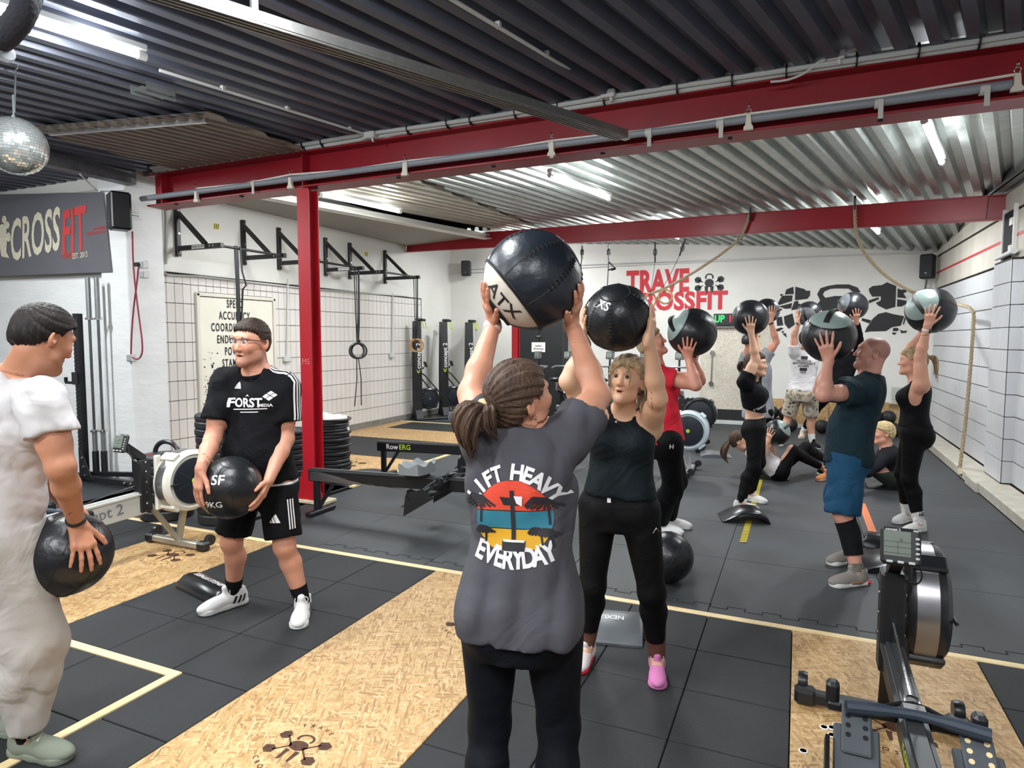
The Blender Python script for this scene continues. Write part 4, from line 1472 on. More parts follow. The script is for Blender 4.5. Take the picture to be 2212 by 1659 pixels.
def ski(label, o, ex):
    o = np.asarray(o, float)
    ex = nrm(ex)
    ey = np.cross(Z3, ex)
    R = np.array([ex, ey, Z3]).T
    L = lambda x, y, z: o + ex * x + ey * y + Z3 * z
    t = thing('ski_machine', label, 'exercise machine', o, 'tall black ski machines in the back left corner')
    obj('floor_stand', MB().box(L(0.4, 0, 0.02), (0.95, 0.42, 0.035), R, 0.008), M_BLACK, t, smooth=False)
    tw = MB()
    for (z0, z1, w0, w1) in ((0.04, 0.2, 0.34, 0.2), (0.2, 1.0, 0.2, 0.2), (1.0, 2.0, 0.2, 0.11)):
        P = [L(-0.05, -w0 / 2, z0), L(-0.05, w0 / 2, z0), L(0.09, w0 / 2, z0), L(0.09, -w0 / 2, z0), L(-0.05, -w1 / 2, z1), L(-0.05, w1 / 2, z1), L(0.09, w1 / 2, z1), L(0.09, -w1 / 2, z1)]
        tw.add(P, [(0, 1, 2, 3), (4, 5, 6, 7), (0, 1, 5, 4), (1, 2, 6, 5), (2, 3, 7, 6), (3, 0, 4, 7)])
    obj('tower', tw, M_BLACK, t, smooth=False)
    obj('tower', MB().tube([L(0.05, 0.10, 1.0), L(0.17, 0.26, 2.02)], [0.05, 0.04], 4), M_BLACK, t, smooth=False)
    fl_ = flywheel(t, L(0.26, 0.0, 0.42), -ey, 0.22, 0.16, BLACKS[0], False, M_CHROME)
    obj('floor_brace', MB().tube([L(0.05, -0.2, 0.95), L(0.12, -0.2, 0.9), L(0.85, -0.27, 0.04)], 0.014, 7), M_BLACK, t)
    obj('floor_brace', MB().tube([L(0.05, 0.2, 0.95), L(0.12, 0.2, 0.9), L(0.85, 0.27, 0.04)], 0.014, 7), M_BLACK, t)
    obj('brace_bar', MB().tube([L(0.05, -0.2, 0.95), L(0.03, 0, 0.96), L(0.05, 0.2, 0.95)], 0.014, 7), M_BLACK, t)
    monitor(t, L(0.2, 0.0, 1.12), ex, 0.3, 0.12, 0.12, txt=False)
    obj('monitor_arm', MB().tube([L(0.08, 0, 1.0), L(0.17, 0, 1.06)], 0.02, 4), M_BLACK, t, smooth=False)
    for s, q in ((-0.05, 0.0), (0.26, 0.17)):
        obj('pulley_head', MB().box(L(q + 0.06, s, 2.03), (0.16, 0.06, 0.05), R, 0.015), M_BLKPL, t, smooth=False)
        obj('pull_handle', MB().tube([L(q + 0.13, s, 2.0), L(q + 0.15, s - 0.02, 1.86), L(q + 0.15, s - 0.05, 1.86)], 0.011, 6), M_LIME, t)
        obj('cord', MB().cyl(L(q + 0.1, s, 2.0), L(0.12, s * 0.4, 0.9), 0.004, n=6), M_PAPER, t)
    mb = MB()
    flat_text(mb, 'concept 2', 0.15, L(0.02, -0.1 - 0.001, 1.25), Z3, -ex, 0.01, 1.0)
    mb.v = [tuple(np.array(p) + ey * (-0.001)) for p in mb.v]
    flat = MB()
    flat_text(flat, 'concept 2', 0.13, L(0.02, -0.104, 1.3), Z3, -ex, 0.012, 1.0)
    obj('tower_lettering', flat, M_PAPER, t, smooth=False, clean=False)
    flat = MB()
    flat_text(flat, '<', 0.15, L(0.02, -0.104, 0.98), Z3, -ex, 0.012, 1.0)
    obj('tower_lettering', flat, M_LIME, t, smooth=False, clean=False)
    return t


for i, ((px, py), lb) in enumerate((((900, 906), 'nearest of three tall black ski machines, wooden rings hanging before it'), ((957, 899), 'middle one of three tall black ski machines'), ((1012, 893), 'furthest of three tall black ski machines, by the grey t-shirt'))):
    p = at_z(px, py)
    ski(lb, p, facing(62))

# ---- row of bikes along the back wall


def bike(label, o, ex):
    o = np.asarray(o, float)
    ex = nrm(ex)
    ey = np.cross(Z3, ex)
    R = np.array([ex, ey, Z3]).T
    L = lambda x, y, z: o + ex * x + ey * y + Z3 * z
    t = thing('exercise_bike', label, 'exercise bike', o, 'exercise bikes by the back wall')
    obj('base_frame', MB().box(L(0, 0, 0.06), (1.1, 0.06, 0.06), R, 0.01).box(L(-0.5, 0, 0.04), (0.06, 0.5, 0.05), R, 0.01).box(L(0.5, 0, 0.04), (0.06, 0.5, 0.05), R, 0.01), M_BLACK, t, smooth=False)
    obj('frame', MB().tube([L(0.2, 0, 0.08), L(0.05, 0, 0.65), L(-0.22, 0, 0.72)], 0.035, 8).tube([L(0.3, 0, 0.1), L(0.36, 0, 0.8)], 0.03, 8), M_BLACK, t)
    flywheel(t, L(0.38, 0.0, 0.42), ey, 0.27, 0.14, BLACKS[0], False, M_CHROME)
    obj('saddle', MB().sphere(L(-0.25, 0, 0.9), (0.14, 0.1, 0.045), 14, 8), M_BLKPL, t)
    obj('saddle_post', MB().cyl(L(-0.22, 0, 0.7), L(-0.25, 0, 0.88), 0.02), M_CHROME, t)
    obj('handlebar', MB().tube([L(0.1, -0.22, 1.1), L(0.3, -0.22, 1.12), L(0.33, -0.18, 1.12), L(0.33, 0.18, 1.12), L(0.3, 0.22, 1.12), L(0.1, 0.22, 1.1)], 0.017, 8), M_STEEL, t)
    obj('handle_stem', MB().cyl(L(0.36, 0, 0.78), L(0.33, 0, 1.12), 0.025), M_BLACK, t)
    obj('crank', MB().lathe([(0, -0.03), (0.1, -0.03), (0.1, 0.03), (0, 0.03)], L(0.03, 0.05, 0.32), ey, 16).tube([L(0.03, 0.1, 0.32), L(0.15, 0.12, 0.24)], 0.014, 6).box(L(0.17, 0.16, 0.24), (0.08, 0.09, 0.02), R, 0.005), M_BLKPL, t)
    obj('monitor_arm', MB().tube([L(0.34, 0, 1.1), L(0.36, 0, 1.27)], 0.02, 6), M_BLACK, t)
    monitor(t, L(0.37, 0.0, 1.33), -ex, 0.25, 0.16, 0.15, txt=False)
    return t


bx = [(1162, 11.6), (1226, 11.75), (1318, 11.9), (1392, 12.0), (1468, 12.1)]
BL = ['leftmost exercise bike under the paper sign of the black cabinet', 'second exercise bike from the black cabinet', 'middle exercise bike, behind the person in the black tank top', 'fourth exercise bike from the cabinet, behind the red shirt', 'rightmost exercise bike, left of the white board panel']
for (px, Y), lb in zip(bx, BL):
    p = at_y(px, 780, Y)
    bike(lb, (p[0], p[1] - 0.37, 0), Y3)

# ---- plates, bars and racks
M_PLATE = mat('black_bumper_rubber', '#1d1e21', 0.5, var=0.1, vscale=10)


def plate_mesh(Rp, th):
    pr = [(0.03, -th / 2), (Rp * 0.3, -th / 2), (Rp * 0.36, -th / 2 + 0.008), (Rp * 0.78, -th / 2 + 0.008), (Rp * 0.84, -th / 2), (Rp * 0.96, -th / 2), (Rp, -th / 2 + 0.012), (Rp, th / 2 - 0.012), (Rp * 0.96, th / 2), (Rp * 0.84, th / 2), (Rp * 0.78, th / 2 - 0.008), (Rp * 0.36, th / 2 - 0.008), (Rp * 0.3, th / 2), (0.03, th / 2)]
    return MB().lathe(pr, (0, 0, 0), Z3, 36, True).mesh('plate', True, 30)


def hub_mesh(th):
    return MB().lathe([(0.025, -th / 2 - 0.001), (0.06, -th / 2 - 0.001), (0.06, th / 2 + 0.001), (0.025, th / 2 + 0.001)], (0, 0, 0), Z3, 20, True).mesh('hub', True, 30)


PM, HM = {}, {}
ORD = 'first second third fourth fifth sixth seventh eighth ninth tenth eleventh twelfth thirteenth fourteenth fifteenth sixteenth seventeenth eighteenth'.split()


def plate_stack(x, y, ths, where, jit=0.012, Rp=0.225):
    z = 0.0
    n = len(ths)
    for i, th in enumerate(ths):
        key = (th, Rp)
        if key not in PM:
            PM[key] = plate_mesh(Rp, th)
            PM[key].materials.append(M_PLATE)
            HM[key] = hub_mesh(th)
            HM[key].materials.append(M_STEEL)
        cx, cy = x + random.uniform(-jit, jit), y + random.uniform(-jit, jit)
        pos = 'topmost' if i == n - 1 else ('lowest' if i == 0 else ORD[i])
        e = thing('bumper_plate', '%s black bumper plate %s' % (pos, where), 'weight plate', (cx, cy, z), 'bumper plates stacked ' + where)
        for nm, me in (('disc', PM[key]), ('steel_hub', HM[key])):
            o = bpy.data.objects.new(nm, me)
            COL.objects.link(o)
            o.parent = e
            o.location = (0, 0, th / 2)
        z += th + 0.0008
    return z


zA = plate_stack(-4.75, 4.25, [0.09, 0.09, 0.085, 0.08, 0.08, 0.07, 0.075, 0.07, 0.07, 0.07, 0.065, 0.065, 0.06], 'up in the tall stack behind the glasses wearer')
zB = plate_stack(-5.32, 4.12, [0.09, 0.09, 0.085, 0.08, 0.08, 0.075, 0.05], 'up in the low stack behind the silver rower')
zC = plate_stack(-5.18, 5.55, [0.07, 0.065, 0.065, 0.06, 0.06, 0.06, 0.055, 0.055, 0.05, 0.05, 0.04], 'up in the stack left of the red column')
zD = plate_stack(-5.02, 6.05, [0.05] * 3 + [0.045] * 4 + [0.04] * 4 + [0.035] * 4 + [0.025] * 3, 'up in the towel covered stack right of the column', 0.02)
# odd plate leaning flat at the foot of that stack
tag(obj('bumper_plate', MB().lathe([(0.03, 0), (0.2, 0), (0.225, 0.01), (0.225, 0.03), (0.2, 0.04), (0.03, 0.04)], (-4.74, 6.36, 0.0), Z3, 30, True), M_PLATE), 'thin black plate lying flat at the foot of the cloth covered stack', 'weight plate')
# red ringed plate and grip on the low stack
t = thing('grip_plate', 'dark plate with red lettering and a tall grip on the low stack', 'weight plate', (-5.34, 4.1, zB))
obj('disc', MB().lathe([(0.02, 0), (0.19, 0), (0.2, 0.008), (0.2, 0.022), (0.19, 0.03), (0.02, 0.03)], (-5.34, 4.1, zB), Z3, 30, True), mat('charcoal_urethane', '#3d3f43', 0.45), t)
mb = MB()
flat_text(mb, 'TRAVE', 0.09, (-5.34, 4.0, zB + 0.031), X3, Y3, 0.01)
obj('red_lettering', mb, M_PRINTR, t, smooth=False, clean=False)
obj('grip', MB().tube(arc((-5.34, 4.14, zB + 0.02), 0.16, 0.1, PI - 0.1, 12, X3, Z3 * 0.75), 0.022, 8), M_BLKPL, t)
# white cloth draped over the tall thin stack
mb = MB()
V, F = [], []
n = 26
for i in range(n):
    for j in range(n):
        u, v = -1 + 2 * i / (n - 1), -1 + 2 * j / (n - 1)
        x, y = u * 0.24, v * 0.34
        dx, dy = x * 0.9 + y * 0.5, -x * 0.5 + y * 0.9
        r = math.hypot(dx, dy)
        over = max(0, r - 0.205)
        k = (0.205 + over * 0.2) / r if r > 0.205 else 1
        z = zD + 0.012 + (0.05 * math.exp(-((dx + 0.06) ** 2 + dy ** 2) / 0.01)) - over * 1.15 + 0.012 * math.sin(9 * u + 4 * v) * math.cos(7 * v)
        V.append((-5.02 + dx * k - 0.02, 6.05 + dy * k, z))
for i in range(n - 1):
    for j in range(n - 1):
        q = i * n + j
        F.append((q, q + 1, q + n + 1, q + n))
mb.add(V, F)
ob = obj('towel', mb, mat('white_towel', '#dfdcd4', 0.85, bump=0.3, bscale=120), None, 'white towel draped over the plate stack right of the red column', 'towel', ang=80)
ob.modifiers.new('thick', 'SOLIDIFY').thickness = 0.006
# rack upright with bar holders
t = thing('squat_rack', 'black perforated rack upright with bar holders by the white brick wall', 'rack', (-7.55, 4.75, 0))
R_ = np.eye(3)
obj('upright', MB().box((-7.56, 4.72, 0.98), (0.075, 0.075, 1.9), bev=0.004), M_BLACK, t, smooth=False)
mb, mw = MB(), MB()
for i in range(34):
    z = 0.42 + i * 0.045
    mb.box((-7.56 + 0.012, 4.68, z), (0.02, 0.004, 0.02))
    mw.box((-7.592, 4.681, z), (0.012, 0.004, 0.022))
obj('peg_holes', mb, M_DARKGAP, t, kind='stuff', smooth=False)
obj('hole_marks', mw, M_PAPER, t, kind='stuff', smooth=False)
obj('bar_hook', MB().box((-7.56, 4.66, 1.2), (0.09, 0.02, 0.14), bev=0.004).box((-7.66, 4.66, 1.15), (0.12, 0.03, 0.03), bev=0.004).box((-7.72, 4.66, 1.18), (0.02, 0.03, 0.06)), M_BLACK, t, smooth=False)
obj('base_bar', MB().box((-7.05, 4.70, 0.06), (1.2, 0.06, 0.07), bev=0.005), M_BLACK, t, smooth=False)
obj('base_bar', MB().box((-8.3, 4.55, 0.05), (1.6, 0.06, 0.06), bev=0.005), M_BLACK, t, smooth=False)
obj('base_bar', MB().tube([(-7.52, 4.74, 0.1), (-6.95, 4.95, 0.1)], 0.035, 4), M_BLACK, t, smooth=False)
obj('gusset', MB().prism([(0, 0), (0.2, 0), (0.0, 0.34)], (-7.53, 4.67, 0.05), X3, Z3, 0.012), M_BLACK, t, smooth=False)
mb = MB()
for q in ((-7.5, 0.3), (-7.48, 0.2), (-7.47, 0.1), (-6.8, 0.07), (-6.7, 0.07)):
    mb.cyl((q[0], 4.665, q[1]), (q[0], 4.65, q[1]), 0.014, n=8)
obj('bolts', mb, M_CHROME, t, kind='stuff')
for x, y in ((-7.46, 4.79), (-7.37, 4.83), (-7.03, 4.96)):
    obj('bar_tube', MB().cyl((x, y, 0.08), (x, y, 0.36), 0.034, n=14), M_BLACK, t)
for (x, y), lb in (((-7.36, 4.79), 'left of two steel barbells standing upright in the rack holders'), ((-7.27, 4.83), 'right of two steel barbells standing upright in the rack holders')):
    b = thing('barbell', lb, 'barbell', (x, y, 0.1))
    obj('shaft', MB().cyl((x, y, 0.5), (x, y, 1.9), 0.0145, n=12), mat('dark_knurled_steel', '#6f7073', 0.32, 0.9, var=0.3, vscale=3), b)
    obj('sleeve', MB().cyl((x, y, 0.12), (x, y, 0.58), 0.026, n=16), M_STEEL, b)
    obj('sleeve', MB().cyl((x, y, 1.87), (x, y, 2.34), 0.026, n=16), M_STEEL, b)
    for z in (0.58, 1.86):
        obj('collar', MB().lathe([(0.015, 0), (0.042, 0), (0.042, 0.022), (0.03, 0.03), (0.015, 0.03)], (x, y, z), Z3, 18), M_CHROME, b)
t = [o for o in bpy.data.objects if o.name == 'squat_rack'][0]
t.location.x += 0.1
# wall mounted pull up rig
t = thing('pull_up_rig', 'black wall mounted pull-up rig of triangular brackets above the tiles', 'pull-up rig', (-7.0, 8.1, 2.7))
YS = [5.9, 6.97, 7.66, 8.72, 9.36, 10.42]
for i, y in enumerate(YS):
    obj('wall_plate', MB().box((XL + 0.035, y, 3.01), (0.05, 0.06, 0.63), bev=0.005), M_BLACK, t, smooth=False)
    obj('arm', MB().box((XL + 0.42, y, 2.79), (0.76, 0.055, 0.06), bev=0.005), M_BLACK, t, smooth=False)
    obj('strut', MB().tube([(XL + 0.05, y, 3.24), (XL + 0.52, y, 2.82)], 0.034, 4), M_BLACK, t, smooth=False)
for a, b in ((0, 1), (2, 3), (4, 5)):
    obj('pull_up_bar', MB().cyl((XL + 0.74, YS[a], 2.79), (XL + 0.74, YS[b], 2.79), 0.017, n=12), M_BLACK, t)
mb = MB()
for y in (5.9, 8.72):
    pl = obj('maker_plate', MB().box((XL + 0.42, y - 0.029, 2.79), (0.22, 0.004, 0.045)), M_PAPER, t, smooth=False)
    q = MB()
    flat_text(q, 'TRAVE CROSSFIT', 0.03, (XL + 0.42, y - 0.032, 2.79), X3, Z3, 0.01)
    obj('plate_lettering', q, M_PRINTK, pl, smooth=False, clean=False)
mb = MB()
for y in YS:
    for x in (0.62, 0.68):
        mb.cyl((XL + x, y - 0.03, 2.79), (XL + x, y - 0.034, 2.79), 0.011, n=8)
    for z in (2.75, 2.98, 3.27):
        mb.cyl((XL + 0.06, y, z), (XL + 0.066, y, z), 0.012, n=8)
obj('bolts', mb, M_CHROME, t, kind='stuff')
# bands, straps and rings hanging from the rig
M_BAND = mat("black_elastic_band", "#141416", 0.6)


def band(label, pts, r, flat, cat='resistance band'):
    t = tag(obj('resistance_band', MB().tube(pts, r, 6, flat=flat), M_BAND), label, cat)
    return t


XB = XL + 0.74
band('wide black resistance band hanging in front of the lettered door', [(XB, 6.17, 2.82), (XB + 0.01, 6.17, 2.3), (XB, 6.18, 1.8), (XB + 0.01, 6.17, 1.2), (XB, 6.17, 0.95)], 0.035, (1.0, 0.25))
band('narrow black resistance band looped beside the wide one', [(XB + 0.02, 6.22, 2.82), (XB + 0.03, 6.23, 2.5), (XB + 0.05, 6.27, 2.33), (XB + 0.02, 6.24, 2.28), (XB + 0.01, 6.2, 1.7), (XB + 0.02, 6.21, 1.3)], 0.014, (1, 0.5))
RT = ['black gym rings on long straps hanging right of the red column', 'wooden gym rings on straps hanging before the ski machines']
for lb, y, zb, m_, rr in ((RT[0], 8.6, 1.35, M_BLKPL, 0.12), (RT[1], 10.36, 1.42, mat('ring_wood', '#b98f63', 0.45, var=0.15, vscale=12), 0.115)):
    t = thing('gym_rings', lb, 'gym rings', (XB, y, zb))
    for k, dy in enumerate((-0.05, 0.06)):
        obj('strap', MB().tube([(XB, y + dy, 2.8), (XB + 0.01 * k, y + dy * 0.6, 2.1), (XB + 0.01, y + dy * 0.3, zb + 0.2)], 0.014, 5, flat=(1, 0.3)).tube([(XB + 0.03, y + dy * 0.7, 2.8), (XB + 0.03, y + dy * 0.5, 1.9), (XB + 0.012, y + dy * 0.3, zb + 0.2)], 0.012, 5, flat=(1, 0.3)), M_BAND, t)
        obj('buckle', MB().box((XB + 0.02, y + dy * 0.5, 1.85 - 0.25 * k), (0.03, 0.03, 0.06), bev=0.005), M_BLACK, t, smooth=False)
        obj('ring', MB().tube(arc((XB + 0.02 * k, y + dy * 0.3, zb + 0.1), rr, 0, 2 * PI, 24, nrm((0.55, 0.8 - 0.5 * k, 0)), Z3)[:-1], 0.016, 8, closed=True), m_, t)
        if 'black' in lb:
            obj('strap_tail', MB().tube([(XB, y + dy * 0.4, zb), (XB + 0.02, y + dy, 1.0), (XB - 0.01, y + dy * 1.6, 0.55)], 0.013, 5, flat=(1, 0.3)), M_BAND, t)
# hazard stickers on the plaster
for i, (px, py) in enumerate(((467, 489), (652, 526), (649, 562), (791, 549))):
    p = at_x(px, py, XL + 0.012)
    mb, mk = MB(), MB()
    s = tag(obj('hazard_sticker', MB().box(p, (0.004, 0.085, 0.075)), M_YELLOW, smooth=False), 'yellow black sticker on the plaster, ' + ('first from the pier', 'upper one by the red column', 'lower one by the red column', 'between the last two brackets')[i], 'sticker', 'hazard stickers on the left wall')
    for q in (-0.028, 0.0, 0.028):
        mk.add([(p[0] + 0.003, p[1] + q - 0.012, p[2] - 0.036), (p[0] + 0.003, p[1] + q + 0.0, p[2] - 0.036), (p[0] + 0.003, p[1] + q + 0.016, p[2] + 0.036), (p[0] + 0.003, p[1] + q + 0.004, p[2] + 0.036)], [(0, 1, 2, 3)])
    obj('stripes', mk, M_PRINTK, s, smooth=False, clean=False)
# ------------------------------------------------------------------ things hung, leaning and lying about
M_ROPE = mat('hemp_rope', '#a8977a', 0.85, var=0.18, vscale=60, bump=0.3, bscale=150)


def resample(pts, step):
    P = np.array(pts, float)
    for _ in range(2):                       # round the corners
        Q = [P[0]]
        for a, b in zip(P[:-1], P[1:]):
            Q += [a * .75 + b * .25, a * .25 + b * .75]
        Q.append(P[-1])
        P = np.array(Q)
    L = np.concatenate([[0], np.cumsum(np.linalg.norm(np.diff(P, axis=0), axis=1))])
    s = np.arange(0, L[-1], step)
    return np.array([np.interp(s, L, P[:, i]) for i in range(3)]).T, s


def rope(pts, r):
    P, s = resample(pts, r * 1.1)
    mb = MB()
    up = np.array((0.3, 0.9, 0.2))
    U, Vv = [], []
    for i in range(len(P)):
        d = nrm(P[min(i + 1, len(P) - 1)] - P[max(i - 1, 0)])
        up = nrm(up - d * (up @ d))
        U.append(up)
        Vv.append(np.cross(d, up))
    for k in range(3):
        a = s / (r * 6.5) * 2 * PI + k * 2 * PI / 3
        mb.tube([P[i] + (U[i] * math.cos(a[i]) + Vv[i] * math.sin(a[i])) * r * .52 for i in range(len(P))], r * .56, 6)
    return mb


r0_ = at_beam2(1622, 462)
q1 = at_beam2(1600, 518)
t = thing('climbing_rope', 'climbing rope swung from the rear beam to the left across the lettering', 'rope', r0_)
P1 = [r0_ - Y3 * .1, at_beam2(1612, 492) - Y3 * .1, q1 - Y3 * .1] + [at_y(px, py, Y) for px, py, Y in ((1560, 548, 9.75), (1500, 588, 9.8), (1440, 622, 9.85), (1400, 636, 9.9))]
obj('strands', rope(P1, .021), M_ROPE, t)
obj('beam_sling', MB().tube([r0_ - Y3 * .12 + Z3 * .1, r0_ - Y3 * .12, r0_ - Y3 * .08 - Z3 * .1], .035, 6, flat=(1, .4)), M_BLACK, t)
obj('thimble_ring', MB().tube(arc(q1 - Y3 * .11, .045, 0, 2 * PI, 14, nrm(X3 + Z3), nrm(Z3 - X3)), .008, 6), M_STEEL, t)
r1_ = at_beam2(1845, 445)
t = thing('climbing_rope', 'climbing rope looped from the rear beam to a hook on the right wall', 'rope', r1_)
P2 = [r1_ - Y3 * .1, at_beam2(1845, 480) - Y3 * .1, at_beam2(1849, 520) - Y3 * .12] + [at_y(px, py, Y) for px, py, Y in ((1885, 573, 9.4), (1935, 612, 9.35), (1990, 640, 9.2))] + [at_x(px, py, x) for px, py, x in ((2050, 655, 1.86), (2086, 660, 1.88), (2104, 672, 1.9), (2103, 700, 1.9), (2096, 800, 1.88), (2084, 930, 1.84), (2072, 1020, 1.78))]
obj('strands', rope(P2, .021), M_ROPE, t)
obj('beam_sling', MB().tube([r1_ - Y3 * .12 + Z3 * .1, r1_ - Y3 * .12, r1_ - Y3 * .08 - Z3 * .08], .035, 6, flat=(1, .4)), M_BLACK, t)
e = P2[-1]
obj('end_cap', MB().cyl(e + Z3 * .04, e - Z3 * .02 + X3 * .02 - Y3 * .03, .034, .038, 14), mat('pale_rope_cap', '#c9bb9c', 0.7), t)
obj('rope_hook', MB().tube([at_x(2108, 672, 1.98), at_x(2104, 678, 1.9), at_x(2106, 684, 1.92)], .012, 6), M_STEEL, t)
# straps and wooden rings under the rear beam


def strap_set(label, top, pts, cat, ring=None, handle=None, hardware=True):
    a = at_beam2(*top) + Y3 * .02
    t = thing(*((('gym_ring',) if ring else ('suspension_strap',)) + (label, cat, a)))
    Pq = [a - Y3 * .05] + [at_y(px, py, a[1] - .1) for px, py in pts]
    obj('strap', MB().tube(Pq, .009 if ring else .02, 6, flat=(1, .35)), M_BAND, t)
    obj('strap_end', MB().tube([Pq[0], (Pq[0] + Pq[1]) / 2, Pq[1]], .028, 6, flat=(1, .4)), M_BAND, t)
    if hardware:
        obj('carabiner', MB().tube(arc((Pq[0] + Pq[1]) / 2, .05, 0, 2 * PI, 12, X3 * .5, Z3), .008, 6), M_BLACK, t)
    if ring:
        c = at_y(ring[0], ring[1], a[1] - .1)
        obj('ring', MB().tube(arc(c, .1, 0, 2 * PI, 22, nrm(X3 * ring[2] + Y3 * (1 - ring[2])), Z3)[:-1], .015, 8, closed=True), MATS['ring_wood'], t)
    if handle:
        c = at_y(handle[0], handle[1], a[1] - .1)
        obj('handle', MB().tube([c + X3 * -.02 + Z3 * .1, c + X3 * .09, c - X3 * .03 - Z3 * .02], .014, 6).cyl(c + X3 * .09, c + X3 * .02 - Z3 * .02, .02), M_BLKPL, t)
    return t


strap_set('wooden gym ring hanging slightly left of the last letters', (1481, 518), [(1468, 552), (1452, 585), (1432, 622)], 'gym rings', ring=(1437, 641, .95))
strap_set('wooden gym ring hanging beside the rope end, edge on', (1416, 524), [(1415, 566), (1410, 600), (1405, 632)], 'gym rings', ring=(1405, 648, .45))
strap_set('black suspension strap with handle left of the red lettering', (1316, 530), [(1315, 560), (1313, 600), (1311, 640)], 'suspension trainer', handle=(1318, 580))
strap_set('short black strap and carabiner hanging by the big navy ball', (1259, 532), [(1257, 558), (1254, 580)], 'suspension trainer')
# speakers


def speaker(label, c, ex, w, h, dp, bracket):
    ex = nrm(ex)
    ey = np.cross(Z3, ex)
    R = np.array([ex, ey, Z3]).T
    t = thing('speaker', label, 'speaker', c)
    obj('cabinet', MB().box(c, (dp, w, h), R, .02), M_BLACK, t, smooth=False)
    g = obj('grille', MB().box(c + ex * dp * .5, (.012, w * .86, h * .9), R, .005), mat('speaker_mesh', '#26282c', 0.7, bump=0.5, bscale=240), t, smooth=False)
    obj('maker_badge', MB().box(c + ex * (dp * .5 + .007) - Z3 * h * .28, (.002, .03, .012), R), M_STEEL, g, smooth=False)
    obj('bracket', MB().tube(bracket, .018, 6), M_STEEL, t)
    return t


c = at_y(258, 457, 4.78)
speaker('black wall speaker overlapping the corner of the grey banner', c, nrm(-Y3 - .45 * X3), .2, .40, .2, [c + Y3 * .1, c + Y3 * .22])
c = at_y(1007, 580, 12.8)
speaker('small black speaker high in the back left corner', c, nrm(-Y3 + .3 * X3), .2, .33, .18, [c + Y3 * .08, c + Y3 * .2])
c = at_y(2004, 576, 12.7)
speaker('black speaker high on the back wall near the right corner', c, nrm(-Y3 - .4 * X3), .2, .40, .2, [c - Z3 * .18, c - Z3 * .3 + Y3 * .1, c - Z3 * .62 + Y3 * .24])
# banner
M_BAN = mat('grey_banner_fabric', '#5b5b60', 0.6, var=0.04, vscale=3)
t = thing('banner', 'grey vinyl banner with cream and red lettering on the white brick wall', 'banner', (-8.3, 5.02, 2.9))
mb = MB()
nx, ny = 40, 16
V, F = [], []
pTR, pBR, pTL, pBL = at_y(228, 416, 4.97), at_y(246, 588, 4.97), at_y(-140, 424, 4.97), at_y(-140, 602, 4.97)
for i in range(nx + 1):
    for j in range(ny + 1):
        u, v = i / nx, j / ny
        p = (pTL * (1 - u) + pTR * u) * (1 - v) + (pBL * (1 - u) + pBR * u) * v
        w = .014 * math.sin((u - v * .35) * 26) * max(0, u - .55) * 2 * (1 - v) * min(1, (1 - u) * 14) + .005 * math.sin(u * 9 + v * 2)
        V.append(p - Y3 * (w + .03))
for i in range(nx):
    for j in range(ny):
        q = i * (ny + 1) + j
        F.append((q, q + 1, q + ny + 2, q + ny + 1))
mb.add(V, F)
ban = obj('cloth', mb, M_BAN, t, ang=80)
bv = bvh_of(ban.data)
M_CREAM = mat('cream_banner_print', '#d0c9b2', 0.65, var=0.25, vscale=60)
M_BRED = mat('red_banner_print', '#c23a3a', 0.65, var=0.2, vscale=60)


def ban_txt(txt, size, px_, py_, m, bold, sx, nm, shear=0.0, ang=0.0):
    o = at_y(px_, py_, 4.9)
    g = text_geo(txt, size, bold, sx)
    g = ([(x + y * shear, y + x * ang) for x, y in g[0]], g[1])
    pv, pf = project_geo(g[0], g[1], bv, o, X3, Z3, .004, .3, .06)
    if pf:
        obj(nm, MB().add(pv, pf), m, ban, clean=False)


ban_txt('CROSS', .70, 68, 511, M_CREAM, .02, .47, 'banner_lettering', .08, .09)
ban_txt('FIT', .70, 153, 502, M_BRED, .022, .48, 'banner_lettering', .08, .09)
ban_txt('EST. 2015', .09, 166, 551, M_CREAM, .008, .75, 'banner_lettering', 0, .05)
ban_txt('LUBECK', .09, 141, 551, M_BRED, .012, .7, 'banner_lettering', 0, .05)
ban_txt('POWERED BY', .045, 212, 491, M_BRED, .01, 1, 'banner_lettering', 0, .05)
ban_txt('WWW.CROSSFIT-LUBECK.DE', .05, 213, 500, M_BRED, .01, .8, 'banner_lettering', 0, .05)
o = at_y(-2, 509, 4.9)
P = [disc2(0, .07, .09, .08, 12), disc2(.05, .2, .05, .05, 8), [(-.1, .02), (.1, .02), (.06, -.2), (.12, -.28), (-.05, -.25)], disc2(.12, -.02, .05, .06, 8), disc2(.1, .13, .06, .05, 6)]
pv, pf = project_geo(*poly_geo(P), bv, o, X3, Z3, .004, .3, .06)
if pf:
    obj('banner_figure', MB().add(pv, pf), M_CREAM, ban, clean=False)
mb = MB()
for p in ((-.02, 0),):
    mb.lathe([(0.01, -.004), (.018, -.004), (.018, .004), (.01, .004)], pBR + np.array((-.05, -.02, .06)), Y3, 14)
    mb.lathe([(0.01, -.004), (.018, -.004), (.018, .004), (.01, .004)], pTR + np.array((-.05, -.02, -.05)), Y3, 14)
obj('eyelets', mb, M_CHROME, t, kind='stuff')
obj('backing_board', MB().box((-9.0, 5.045, 2.9), (3.62, .012, 1.0)), mat('beige_backing', '#bdb9ad', 0.7), t, smooth=False)
